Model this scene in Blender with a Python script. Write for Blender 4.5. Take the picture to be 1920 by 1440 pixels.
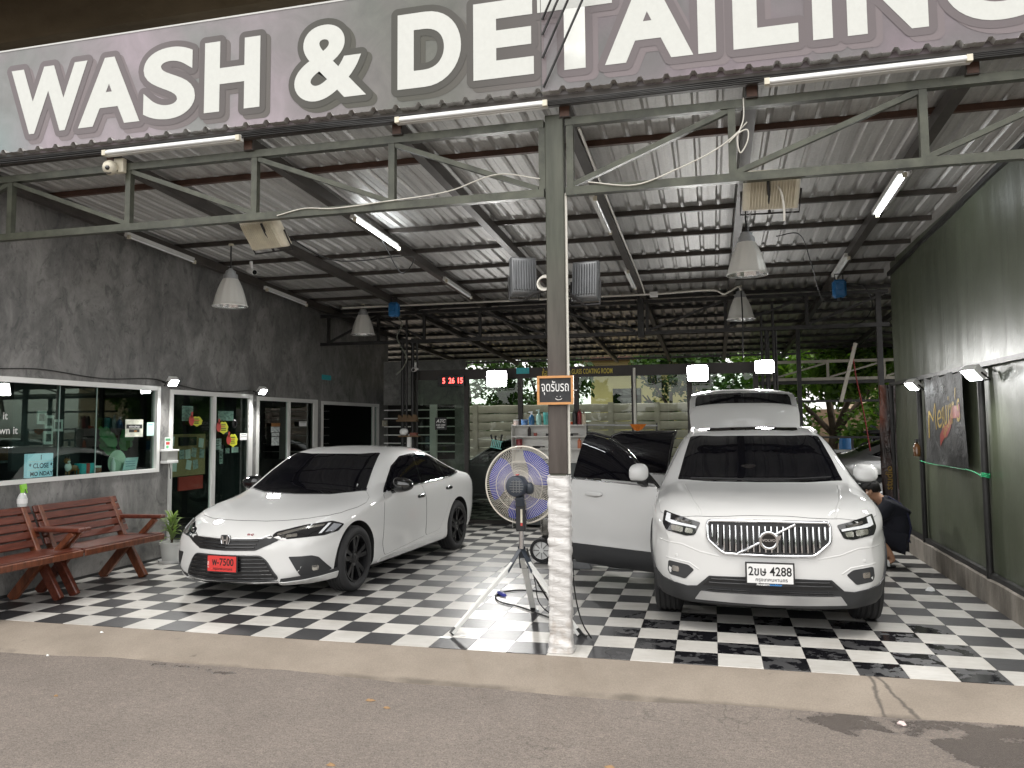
import bpy, bmesh, math, random
import numpy as np
from mathutils import Vector, Matrix
from mathutils.bvhtree import BVHTree
from mathutils.geometry import delaunay_2d_cdt

for _o in list(bpy.data.objects):
    bpy.data.objects.remove(_o)
R = math.radians
S = bpy.context.scene
COL = S.collection
random.seed(7)

# ------------------------------------------------------------------ camera
cam_d = bpy.data.cameras.new("camera")
cam = bpy.data.objects.new("camera", cam_d)
COL.objects.link(cam)
cam_d.sensor_width = 36.0
cam_d.lens = 1475.06 / 1920 * 36.0
cam_d.shift_y = -30.3 / 1920
cam_d.clip_start = 0.05
cam_d.clip_end = 1500
_yaw, _pit, _rol = 0.2475, 0.0717, -0.0084
_f = Vector((-math.sin(_yaw) * math.cos(_pit), math.cos(_yaw) * math.cos(_pit), math.sin(_pit)))
_r = Vector((math.cos(_yaw), math.sin(_yaw), 0))
_u = _r.cross(_f)
_r2 = _r * math.cos(_rol) + _u * math.sin(_rol)
_u2 = -_r * math.sin(_rol) + _u * math.cos(_rol)
cam.matrix_world = Matrix(((_r2.x, _u2.x, -_f.x, 0.0006), (_r2.y, _u2.y, -_f.y, -5.685), (_r2.z, _u2.z, -_f.z, 1.658), (0, 0, 0, 1)))
S.camera = cam

# ------------------------------------------------------------------ world, sun, exposure
SUN_EL, SUN_AZ = R(70), R(190)      # soft sun high behind the photographer
w = bpy.data.worlds.new("World")
S.world = w
w.use_nodes = True
nt = w.node_tree
nt.nodes.clear()
_sky = nt.nodes.new("ShaderNodeTexSky")
_sky.sky_type = 'NISHITA'
_sky.sun_disc = False
_sky.sun_elevation = SUN_EL
_sky.sun_rotation = SUN_AZ
_sky.air_density = 1.0
_sky.dust_density = 1.0
_sky.ozone_density = 1.0
_hs = nt.nodes.new("ShaderNodeHueSaturation")
_hs.inputs['Saturation'].default_value = 0.08      # overcast: nearly neutral sky
_bg = nt.nodes.new("ShaderNodeBackground")
_bg.inputs['Strength'].default_value = 0.15
_ow = nt.nodes.new("ShaderNodeOutputWorld")
nt.links.new(_sky.outputs[0], _hs.inputs['Color'])
_wm = nt.nodes.new("ShaderNodeMix"); _wm.data_type = 'RGBA'; _wm.blend_type = 'MULTIPLY'; _wm.inputs[0].default_value = 1.0
_wm.inputs[7].default_value = (1.02, 1.0, 0.97, 1)     # hazy warm-white overcast
nt.links.new(_hs.outputs[0], _wm.inputs[6])
nt.links.new(_wm.outputs[2], _bg.inputs['Color'])
nt.links.new(_bg.outputs[0], _ow.inputs['Surface'])
sun_d = bpy.data.lights.new("sun", 'SUN')
sun_d.energy = 0.6
sun_d.angle = R(25)
sun_d.color = (1.0, 0.95, 0.87)
sun = bpy.data.objects.new("sun", sun_d)
COL.objects.link(sun)
_sd = Vector((math.sin(SUN_AZ) * math.cos(SUN_EL), math.cos(SUN_AZ) * math.cos(SUN_EL), math.sin(SUN_EL)))
sun.rotation_euler = _sd.to_track_quat('Z', 'Y').to_euler()
S.view_settings.view_transform = 'Standard'
S.view_settings.look = 'None'
S.view_settings.gamma = 1.0
S.view_settings.exposure = 1.5
S.view_settings.use_curve_mapping = False
S.render.engine = 'CYCLES'
S.cycles.use_denoising = True
S.cycles.max_bounces = 8
S.cycles.transparent_max_bounces = 16
S.cycles.sample_clamp_indirect = 6.0

# ------------------------------------------------------------------ helpers: materials
def mat(name, col, rough=0.5, metal=0.0, coat=0.0, var=0.0, vscale=3.0, bump=0.0, bscale=40.0, emit=None, estr=0.0,
        spec=0.5, stretch=(1, 1, 1), col2=None, detail=4.0, rvar=0.0, alpha=1.0):
    m = bpy.data.materials.new(name)
    m.use_nodes = True
    t = m.node_tree
    b = t.nodes["Principled BSDF"]
    b.inputs['Base Color'].default_value = (*col, 1)
    b.inputs['Roughness'].default_value = rough
    b.inputs['Metallic'].default_value = metal
    b.inputs['Specular IOR Level'].default_value = spec
    if coat:
        b.inputs['Coat Weight'].default_value = coat
        b.inputs['Coat Roughness'].default_value = 0.02
    if emit:
        b.inputs['Emission Color'].default_value = (*emit, 1)
        b.inputs['Emission Strength'].default_value = estr
    if alpha < 1:
        b.inputs['Alpha'].default_value = alpha
    if var or bump or col2:
        tc = t.nodes.new("ShaderNodeTexCoord")
        mp = t.nodes.new("ShaderNodeMapping")
        mp.inputs['Scale'].default_value = stretch
        t.links.new(tc.outputs['Object'], mp.inputs[0])
        if var or col2:
            n = t.nodes.new("ShaderNodeTexNoise")
            n.inputs['Scale'].default_value = vscale
            n.inputs['Detail'].default_value = detail
            n.inputs['Roughness'].default_value = 0.62
            t.links.new(mp.outputs[0], n.inputs['Vector'])
            rp = t.nodes.new("ShaderNodeValToRGB")
            rp.color_ramp.elements[0].position = 0.32
            rp.color_ramp.elements[1].position = 0.68
            c2 = col2 if col2 else tuple(min(1, c * (1 + var)) for c in col)
            c1 = col if col2 else tuple(c * (1 - var) for c in col)
            rp.color_ramp.elements[0].color = (*c1, 1)
            rp.color_ramp.elements[1].color = (*c2, 1)
            t.links.new(n.outputs['Fac'], rp.inputs[0])
            t.links.new(rp.outputs[0], b.inputs['Base Color'])
            if rvar:
                mr = t.nodes.new("ShaderNodeMapRange")
                mr.inputs['To Min'].default_value = max(0.02, rough - rvar)
                mr.inputs['To Max'].default_value = min(1, rough + rvar)
                t.links.new(n.outputs['Fac'], mr.inputs['Value'])
                t.links.new(mr.outputs[0], b.inputs['Roughness'])
        if bump:
            n2 = t.nodes.new("ShaderNodeTexNoise")
            n2.inputs['Scale'].default_value = bscale
            n2.inputs['Detail'].default_value = 3
            t.links.new(mp.outputs[0], n2.inputs['Vector'])
            bp = t.nodes.new("ShaderNodeBump")
            bp.inputs['Strength'].default_value = bump
            bp.inputs['Distance'].default_value = 0.01
            t.links.new(n2.outputs['Fac'], bp.inputs['Height'])
            t.links.new(bp.outputs[0], b.inputs['Normal'])
    return m

def glass_mat(name, tint, refl=0.08, rough=0.0):
    """thin architectural glass: tinted see-through plus fresnel reflection"""
    m = bpy.data.materials.new(name)
    m.use_nodes = True
    t = m.node_tree
    t.nodes.clear()
    tr = t.nodes.new("ShaderNodeBsdfTransparent")
    tr.inputs[0].default_value = (*tint, 1)
    gl = t.nodes.new("ShaderNodeBsdfGlossy")
    gl.inputs['Roughness'].default_value = rough
    gl.inputs['Color'].default_value = (0.95, 1.0, 0.97, 1)
    fr = t.nodes.new("ShaderNodeFresnel")
    fr.inputs['IOR'].default_value = 1.5
    ad = t.nodes.new("ShaderNodeMath")
    ad.operation = 'ADD'
    ad.inputs[1].default_value = refl
    ad.use_clamp = True
    mx = t.nodes.new("ShaderNodeMixShader")
    ou = t.nodes.new("ShaderNodeOutputMaterial")
    t.links.new(fr.outputs[0], ad.inputs[0])
    gm = t.nodes.new("ShaderNodeNewGeometry")
    ib = t.nodes.new("ShaderNodeMath"); ib.operation = 'SUBTRACT'; ib.inputs[0].default_value = 1.0
    mu = t.nodes.new("ShaderNodeMath"); mu.operation = 'MULTIPLY'
    t.links.new(gm.outputs['Backfacing'], ib.inputs[1])
    t.links.new(ad.outputs[0], mu.inputs[0]); t.links.new(ib.outputs[0], mu.inputs[1])
    t.links.new(mu.outputs[0], mx.inputs[0])
    t.links.new(tr.outputs[0], mx.inputs[1])
    t.links.new(gl.outputs[0], mx.inputs[2])
    t.links.new(mx.outputs[0], ou.inputs[0])
    return m

# ------------------------------------------------------------------ helpers: meshes
class MB:
    def __init__(s):
        s.v, s.f = [], []
    def add(s, vs, fs):
        o = len(s.v)
        s.v += [tuple(p) for p in vs]
        s.f += [tuple(i + o for i in f) for f in fs]
        return s
    def box(s, a, b):
        (x0, y0, z0), (x1, y1, z1) = a, b
        return s.add([(x0, y0, z0), (x1, y0, z0), (x1, y1, z0), (x0, y1, z0), (x0, y0, z1), (x1, y0, z1), (x1, y1, z1), (x0, y1, z1)],
                     [(3, 2, 1, 0), (4, 5, 6, 7), (0, 1, 5, 4), (1, 2, 6, 5), (2, 3, 7, 6), (3, 0, 4, 7)])
    def cbox(s, c, d, rot=None):
        hx, hy, hz = d[0] / 2, d[1] / 2, d[2] / 2
        ps = [Vector(p) for p in [(-hx, -hy, -hz), (hx, -hy, -hz), (hx, hy, -hz), (-hx, hy, -hz), (-hx, -hy, hz), (hx, -hy, hz), (hx, hy, hz), (-hx, hy, hz)]]
        if rot is not None:
            ps = [rot @ p for p in ps]
        c = Vector(c)
        return s.add([p + c for p in ps], [(3, 2, 1, 0), (4, 5, 6, 7), (0, 1, 5, 4), (1, 2, 6, 5), (2, 3, 7, 6), (3, 0, 4, 7)])
    def bar(s, p0, p1, w, h, up=(0, 0, 1)):
        p0, p1 = Vector(p0), Vector(p1)
        d = (p1 - p0).normalized()
        u = Vector(up)
        a = d.cross(u)
        if a.length < 1e-4:
            a = d.cross(Vector((0, 1, 0)))
        a.normalize()
        u = a.cross(d).normalized()
        vs = []
        for p in (p0, p1):
            for i, j in ((-1, -1), (1, -1), (1, 1), (-1, 1)):
                vs.append(p + a * (w / 2 * i) + u * (h / 2 * j))
        return s.add(vs, [(0, 1, 2, 3), (7, 6, 5, 4), (0, 4, 5, 1), (1, 5, 6, 2), (2, 6, 7, 3), (3, 7, 4, 0)])
    def tube(s, pts, r, n=8, closed=False, caps=True):
        pts = [Vector(p) for p in pts]
        m = len(pts)
        rs = r if isinstance(r, (list, tuple)) else [r] * m
        prev = None
        vs = []
        for i, p in enumerate(pts):
            if closed:
                d = pts[(i + 1) % m] - pts[i - 1]
            else:
                d = pts[min(i + 1, m - 1)] - pts[max(i - 1, 0)]
            d = d.normalized() if d.length > 1e-9 else Vector((0, 0, 1))
            if prev is None:
                a = d.cross(Vector((0, 0, 1)))
                if a.length < 1e-3:
                    a = d.cross(Vector((1, 0, 0)))
            else:
                a = prev - d * prev.dot(d)
                if a.length < 1e-6:
                    a = d.cross(Vector((1, 0, 0)))
            a.normalize()
            prev = a
            b = d.cross(a)
            for k in range(n):
                t = 2 * math.pi * k / n
                vs.append(p + (a * math.cos(t) + b * math.sin(t)) * rs[i])
        fs = []
        for i in range(m if closed else m - 1):
            j = (i + 1) % m
            for k in range(n):
                l = (k + 1) % n
                fs.append((i * n + k, i * n + l, j * n + l, j * n + k))
        if caps and not closed:
            fs.append(tuple(range(n - 1, -1, -1)))
            fs.append(tuple((m - 1) * n + k for k in range(n)))
        return s.add(vs, fs)
    def lathe(s, prof, n=24, mtx=None, a0=0.0, a1=2 * math.pi):
        """profile of (radius, height) about local z"""
        full = abs(a1 - a0 - 2 * math.pi) < 1e-6
        k = n if full else n + 1
        vs, fs = [], []
        for r, z in prof:
            for i in range(k):
                t = a0 + (a1 - a0) * i / n
                p = Vector((r * math.cos(t), r * math.sin(t), z))
                vs.append(mtx @ p if mtx is not None else p)
        for j in range(len(prof) - 1):
            for i in range(n):
                l = (i + 1) % k
                fs.append((j * k + i, j * k + l, (j + 1) * k + l, (j + 1) * k + i))
        return s.add(vs, fs)
    def prism(s, poly, d, mtx=None):
        """2D polygon (counter-clockwise, in local xy) extruded along local z by d"""
        n = len(poly)
        vs = [Vector((x, y, 0)) for x, y in poly] + [Vector((x, y, d)) for x, y in poly]
        if mtx is not None:
            vs = [mtx @ p for p in vs]
        return s.add(vs, [tuple(range(n - 1, -1, -1)), tuple(range(n, 2 * n))] + [(i, (i + 1) % n, n + (i + 1) % n, n + i) for i in range(n)])
    def build(s, name, m=None, parent=None, smooth=None, bevel=0.0):
        me = bpy.data.meshes.new(name)
        me.from_pydata(s.v, [], s.f)
        me.validate()
        if smooth is not None or bevel:
            bm = bmesh.new()
            bm.from_mesh(me)
            bmesh.ops.recalc_face_normals(bm, faces=bm.faces)
            if bevel:
                bmesh.ops.bevel(bm, geom=list(bm.edges), offset=bevel, segments=1, affect='EDGES', clamp_overlap=True)
            bm.to_mesh(me)
            bm.free()
        if m:
            me.materials.append(m)
        if smooth is not None:
            for p in me.polygons:
                p.use_smooth = True
            me.set_sharp_from_angle(angle=R(smooth))
        o = bpy.data.objects.new(name, me)
        COL.objects.link(o)
        if parent:
            o.parent = parent
        return o

def round_poly(pts, r, n=4):
    if r <= 0: return pts
    out = []
    m = len(pts)
    for i in range(m):
        p, a, b_ = pts[i], pts[i - 1], pts[(i + 1) % m]
        la, lb = (a - p).length, (b_ - p).length
        rr = min(r, la * .45, lb * .45)
        p0, p1 = p + (a - p).normalized() * rr, p + (b_ - p).normalized() * rr
        for k in range(n + 1):
            t = k / n
            out.append(p0 * (1 - t) ** 2 + p * 2 * t * (1 - t) + p1 * t * t)
    return out

def link_mesh(name, me, parent=None, loc=None):
    o = bpy.data.objects.new(name, me)
    COL.objects.link(o)
    if parent:
        o.parent = parent
    if loc is not None:
        o.location = loc
    return o

def tag(o, label=None, cat=None, group=None, kind=None):
    if label:
        o['label'] = label
    if cat:
        o['category'] = cat
    if group:
        o['group'] = group
    if kind:
        o['kind'] = kind
    return o

def thing(name, label, cat, loc=(0, 0, 0), rz=0.0, group=None):
    o = bpy.data.objects.new(name, None)
    o.empty_display_size = 0.1
    COL.objects.link(o)
    o.location = loc
    o.rotation_euler = (0, 0, rz)
    return tag(o, label, cat, group)

def copy_tree(o, parent=None):
    c = o.copy()
    COL.objects.link(c)
    if parent is not None:
        c.parent = parent
    for ch in [x for x in o.children]:
        copy_tree(ch, c)
    return c

def text_mesh(body, size, bold=0.0, align='CENTER', ext=0.0, sx=1.0, shear=0.0, bevel=0.0):
    cu = bpy.data.curves.new("txt", 'FONT')
    cu.body = body
    cu.size = size
    cu.align_x = align
    cu.align_y = 'BOTTOM_BASELINE' if hasattr(cu, 'align_y') else cu.align_y
    cu.offset = bold
    cu.extrude = ext
    if bevel:
        cu.bevel_depth = bevel
        cu.bevel_resolution = 4
    cu.shear = shear
    cu.resolution_u = 4 if size < .5 else 10
    ob = bpy.data.objects.new("txt", cu)
    COL.objects.link(ob)
    dg = bpy.context.evaluated_depsgraph_get()
    me = bpy.data.meshes.new_from_object(ob.evaluated_get(dg))
    bpy.data.objects.remove(ob)
    bpy.data.curves.remove(cu)
    if sx != 1.0:
        for v in me.vertices:
            v.co.x *= sx
    return me

def text(name, body, size, m, mtx, parent=None, bold=0.0, sx=1.0, align='CENTER', shear=0.0):
    me = text_mesh(body, size, bold, align, 0.0, sx, shear)
    me.materials.append(m)
    o = link_mesh(name, me, parent)
    o.matrix_local = mtx
    return o

def text_fit(name, body, width, height, m, mtx, parent=None, bold=0.0):
    """lettering scaled to an exact width and height, centred on its matrix"""
    me = text_mesh(body, 1.0, bold)
    xs_ = [v.co.x for v in me.vertices]; ys_ = [v.co.y for v in me.vertices]
    kx, ky = width / (max(xs_) - min(xs_)), height / (max(ys_) - min(ys_))
    cx = (max(xs_) + min(xs_)) / 2; y0 = min(ys_)
    for v in me.vertices:
        v.co = ((v.co.x - cx) * kx, (v.co.y - y0) * ky, 0)
    me.materials.append(m)
    o = link_mesh(name, me, parent)
    o.matrix_local = mtx
    return o

# matrices that stand flat lettering up: facing -y (towards the street), +x, -x
FACE_STREET = Matrix(((1, 0, 0, 0), (0, 0, -1, 0), (0, 1, 0, 0), (0, 0, 0, 1)))
FACE_RIGHT = Matrix(((0, 0, 1, 0), (1, 0, 0, 0), (0, 1, 0, 0), (0, 0, 0, 1)))      # seen from +x: text runs to +y
FACE_LEFT = Matrix(((0, 0, -1, 0), (-1, 0, 0, 0), (0, 1, 0, 0), (0, 0, 0, 1)))     # seen from -x: text runs to -y
def T(x, y, z):
    return Matrix.Translation((x, y, z))

# ------------------------------------------------------------------ materials
m_white_metal = mat("white_painted_metal", (0.72, 0.72, 0.70), 0.4, var=0.06, vscale=6)
m_black = mat("black_plastic", (0.015, 0.015, 0.016), 0.45)
m_black_gloss = mat("black_gloss", (0.006, 0.006, 0.007), 0.06, coat=1.0)
m_rubber = mat("tyre_rubber", (0.018, 0.018, 0.019), 0.75, bump=0.2, bscale=60)
m_chrome = mat("chrome", (0.75, 0.76, 0.78), 0.08, 1.0)
m_steel_dark = mat("dark_steel", (0.025, 0.024, 0.024), 0.45, 0.3, var=0.25, vscale=8)
m_rafter = mat("brown_painted_steel", (0.060, 0.052, 0.046), 0.5, 0.2, var=0.25, vscale=4)
m_rust = mat("rust_primer_steel", (0.085, 0.045, 0.032), 0.6, 0.1, var=0.3, vscale=5)
m_truss = mat("olive_grey_painted_steel", (0.060, 0.063, 0.046), 0.40, 0.25, var=0.35, vscale=7, bump=0.15, bscale=30)
m_cable_b = mat("black_cable", (0.012, 0.012, 0.012), 0.5)
m_cable_w = mat("white_cable", (0.62, 0.60, 0.54), 0.5)
# =================================================================== GROUND, KERB, FLOOR
def node_mat(name):
    m = bpy.data.materials.new(name)
    m.use_nodes = True
    t = m.node_tree
    return m, t, t.nodes["Principled BSDF"]

def noise(t, vec, scale, detail=4, rough=0.6, dist=0.0):
    n = t.nodes.new("ShaderNodeTexNoise")
    n.inputs['Scale'].default_value = scale
    n.inputs['Detail'].default_value = detail
    n.inputs['Roughness'].default_value = rough
    n.inputs['Distortion'].default_value = dist
    t.links.new(vec, n.inputs['Vector'])
    return n.outputs['Fac']

def ramp(t, fac, stops):
    r = t.nodes.new("ShaderNodeValToRGB")
    e = r.color_ramp.elements
    while len(e) < len(stops):
        e.new(0.5)
    for k, (p, c) in enumerate(stops):
        e[k].position = p
        e[k].color = (*c, 1) if len(c) == 3 else c
    t.links.new(fac, r.inputs[0])
    return r.outputs[0]

def mixc(t, fac, a, b, mode='MIX'):
    n = t.nodes.new("ShaderNodeMix")
    n.data_type = 'RGBA'
    n.blend_type = mode
    for sock, v in ((n.inputs[0], fac), (n.inputs[6], a), (n.inputs[7], b)):
        if hasattr(v, 'is_linked'):
            t.links.new(v, sock)
        elif isinstance(v, (int, float)):
            sock.default_value = v
        else:
            sock.default_value = (*v, 1)
    return n.outputs[2]

def mth(t, op, a, b=0.0, clamp=False):
    n = t.nodes.new("ShaderNodeMath")
    n.operation = op
    n.use_clamp = clamp
    for sock, v in ((n.inputs[0], a), (n.inputs[1], b)):
        if hasattr(v, 'is_linked'):
            t.links.new(v, sock)
        else:
            sock.default_value = v
    return n.outputs[0]

def wpos(t):
    return t.nodes.new("ShaderNodeNewGeometry").outputs['Position']

def sepxyz(t, v):
    n = t.nodes.new("ShaderNodeSeparateXYZ")
    t.links.new(v, n.inputs[0])
    return n.outputs

def band(t, x, lo, hi, soft):
    """1 inside lo..hi with soft borders"""
    def mr(a, b):
        n = t.nodes.new("ShaderNodeMapRange")
        n.clamp = True
        n.inputs['From Min'].default_value = a
        n.inputs['From Max'].default_value = b
        t.links.new(x, n.inputs['Value'])
        return n.outputs[0]
    return mth(t, 'MULTIPLY', mr(lo - soft, lo + soft), mr(hi + soft, hi - soft))

def bump(t, b, h, strength, dist=0.01):
    n = t.nodes.new("ShaderNodeBump")
    n.inputs['Strength'].default_value = strength
    n.inputs['Distance'].default_value = dist
    t.links.new(h, n.inputs['Height'])
    t.links.new(n.outputs[0], b.inputs['Normal'])

# road: worn dusty asphalt with wet patches by the kerb
m_road, t, b = node_mat("worn_asphalt")
P = wpos(t)
xs = sepxyz(t, P)
tone = noise(t, P, 0.35, 4, 0.6)
base = ramp(t, mth(t, 'ADD', mth(t, 'MULTIPLY', noise(t, P, 0.9, 7, 0.7), 0.6), mth(t, 'MULTIPLY', tone, 0.4)), [(0.34, (0.172, 0.147, 0.129)), (0.7, (0.250, 0.214, 0.188))])
grain = noise(t, P, 130, 3, 0.8)
mg = t.nodes.new("ShaderNodeMapping"); mg.inputs['Scale'].default_value = (1.0, 2.2, 1); t.links.new(P, mg.inputs[0])
g2 = noise(t, mg.outputs[0], 26, 5, 0.75)
base = mixc(t, 0.7, base, ramp(t, grain, [(0.36, (0.30, 0.30, 0.30)), (0.5, (0.95, 0.94, 0.93)), (0.68, (1.6, 1.57, 1.52))]), 'MULTIPLY')
base = mixc(t, 0.6, base, ramp(t, g2, [(0.35, (0.72, 0.72, 0.72)), (0.65, (1.22, 1.21, 1.2))]), 'MULTIPLY')
ck = t.nodes.new("ShaderNodeTexVoronoi"); ck.feature = 'DISTANCE_TO_EDGE'; ck.inputs['Scale'].default_value = 0.55
wv = t.nodes.new("ShaderNodeVectorMath"); wv.operation = 'ADD'
nv = t.nodes.new("ShaderNodeTexNoise"); nv.inputs['Scale'].default_value = 2.5; nv.inputs['Detail'].default_value = 5
t.links.new(P, nv.inputs['Vector']); t.links.new(P, wv.inputs[0]); t.links.new(nv.outputs['Color'], wv.inputs[1]); t.links.new(wv.outputs[0], ck.inputs['Vector'])
crk = ramp(t, ck.outputs['Distance'], [(0.0, (1, 1, 1)), (0.006, (0, 0, 0))])
base = mixc(t, mth(t, 'MULTIPLY', mth(t, 'MULTIPLY', crk, ramp(t, noise(t, P, 0.7, 2), [(0.5, (0, 0, 0)), (0.6, (1, 1, 1))])), 0.5), base, (0.05, 0.045, 0.04))
ston = ramp(t, noise(t, P, 70, 1), [(0.70, (0, 0, 0)), (0.76, (1, 1, 1))])
base = mixc(t, mth(t, 'MULTIPLY', ston, 0.22), base, (0.33, 0.31, 0.29))
wetn = noise(t, P, 1.7, 6, 0.65)
wet_r = mth(t, 'MULTIPLY', band(t, xs[0], 0.15, 4.0, 0.35), band(t, xs[1], -0.95, -0.3, 0.35))
wet_l = mth(t, 'MULTIPLY', band(t, xs[0], -4.6, -2.9, 0.5), band(t, xs[1], -0.72, -0.45, 0.1))
wet_r = mth(t, 'MAXIMUM', wet_r, mth(t, 'MULTIPLY', band(t, xs[0], 0.95, 4.5, 0.3), band(t, xs[1], -1.35, -0.5, 0.3)))
wet = mth(t, 'ADD', wet_r, mth(t, 'MULTIPLY', wet_l, 0.9))
wet = mth(t, 'ADD', mth(t, 'MULTIPLY', wet, 0.50), mth(t, 'MULTIPLY', mth(t, 'ADD', mth(t, 'MULTIPLY', wetn, 0.6), mth(t, 'MULTIPLY', noise(t, P, 7, 6, 0.7), 0.4)), 1.0))
wet = ramp(t, wet, [(0.90, (0, 0, 0)), (0.93, (1, 1, 1))])
spots = ramp(t, noise(t, P, 2.6, 3), [(0.755, (0, 0, 0)), (0.785, (1, 1, 1))])
wet = mth(t, 'MAXIMUM', wet, mth(t, 'MULTIPLY', spots, 0.8))
base = mixc(t, wet, base, mixc(t, 1.0, base, (0.42, 0.42, 0.44), 'MULTIPLY'))
rust_s = ramp(t, noise(t, P, 1.1, 2), [(0.71, (0, 0, 0)), (0.78, (1, 1, 1))])
base = mixc(t, mth(t, 'MULTIPLY', rust_s, 0.18), base, (0.35, 0.17, 0.09))
t.links.new(base, b.inputs['Base Color'])
t.links.new(mth(t, 'SUBTRACT', 0.86, mth(t, 'MULTIPLY', wet, 0.70)), b.inputs['Roughness'])
bump(t, b, mth(t, 'ADD', grain, mth(t, 'MULTIPLY', g2, 0.8)), 0.9, 0.010)

def sheet(name, pts_rows, m, kind='structure', smooth=None):
    """surface through rows of points"""
    vs, fs = [], []
    n = len(pts_rows[0])
    for r in pts_rows:
        vs += r
    for i in range(len(pts_rows) - 1):
        for j in range(n - 1):
            fs.append((i * n + j, i * n + j + 1, (i + 1) * n + j + 1, (i + 1) * n + j))
    mb = MB()
    mb.add(vs, fs)
    o = mb.build(name, m, smooth=smooth)
    if kind:
        o['kind'] = kind
    return o

ZR = -0.09
road = sheet("road", [[(-220, -200, ZR), (220, -200, ZR)], [(-220, -0.40, ZR), (220, -0.40, ZR)]], m_road)
m_ground = mat("bare_earth", (0.16, 0.14, 0.11), 0.9, var=0.3, vscale=0.6)
ground = sheet("ground", [[(-220, 16.1, -0.03), (220, 16.1, -0.03)], [(-220, 300, -0.03), (220, 300, -0.03)]], m_ground)

m_kerb, t, b = node_mat("dusty_concrete_kerb")
P = wpos(t)
xs = sepxyz(t, P)
c = ramp(t, noise(t, P, 1.6, 6), [(0.3, (0.195, 0.163, 0.131)), (0.7, (0.270, 0.230, 0.188))])
c = mixc(t, 0.5, c, ramp(t, noise(t, P, 120, 2), [(0.3, (0.7, 0.7, 0.7)), (0.7, (1.2, 1.2, 1.2))]), 'MULTIPLY')
dk = ramp(t, noise(t, P, 4.2, 3), [(0.72, (0, 0, 0)), (0.77, (1, 1, 1))])
c = mixc(t, mth(t, 'MULTIPLY', dk, 0.55), c, (0.07, 0.06, 0.05))
wob = mth(t, 'ADD', xs[0], mth(t, 'MULTIPLY', noise(t, P, 5, 4), 0.12))
tr = mth(t, 'MAXIMUM', band(t, wob, 1.00, 1.025, 0.008), band(t, mth(t, 'SUBTRACT', wob, mth(t, 'MULTIPLY', xs[1], -0.25)), 1.05, 1.075, 0.008))
c = mixc(t, mth(t, 'MULTIPLY', tr, 0.75), c, (0.055, 0.048, 0.042))
low = mth(t, 'MULTIPLY', band(t, mth(t, 'ADD', xs[1], mth(t, 'MULTIPLY', noise(t, P, 3, 5), 0.08)), -0.53, -0.45, 0.02), ramp(t, noise(t, P, 1.2, 4), [(0.42, (0, 0, 0)), (0.55, (1, 1, 1))]))
c = mixc(t, mth(t, 'MULTIPLY', low, 0.7), c, (0.075, 0.063, 0.052))
t.links.new(c, b.inputs['Base Color'])
b.inputs['Roughness'].default_value = 0.82
bump(t, b, noise(t, P, 60, 4), 0.35, 0.01)
rows = [[], [], [], [], []]
for i in range(121):
    x = -30 + i * 0.5
    j = 0.045 * math.sin(x * 1.3) + 0.03 * math.sin(x * 4.1 + 1)
    rows[0].append((x, -0.56 + j, ZR - 0.02))
    rows[1].append((x, -0.505 + j * 0.8, ZR + 0.006))
    rows[2].append((x, -0.40 + j * 0.3, ZR + 0.030))
    rows[3].append((x, -0.10, -0.014))
    rows[4].append((x, 0.004, -0.004))
kerb = sheet("kerb", rows, m_kerb, smooth=40)

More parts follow.
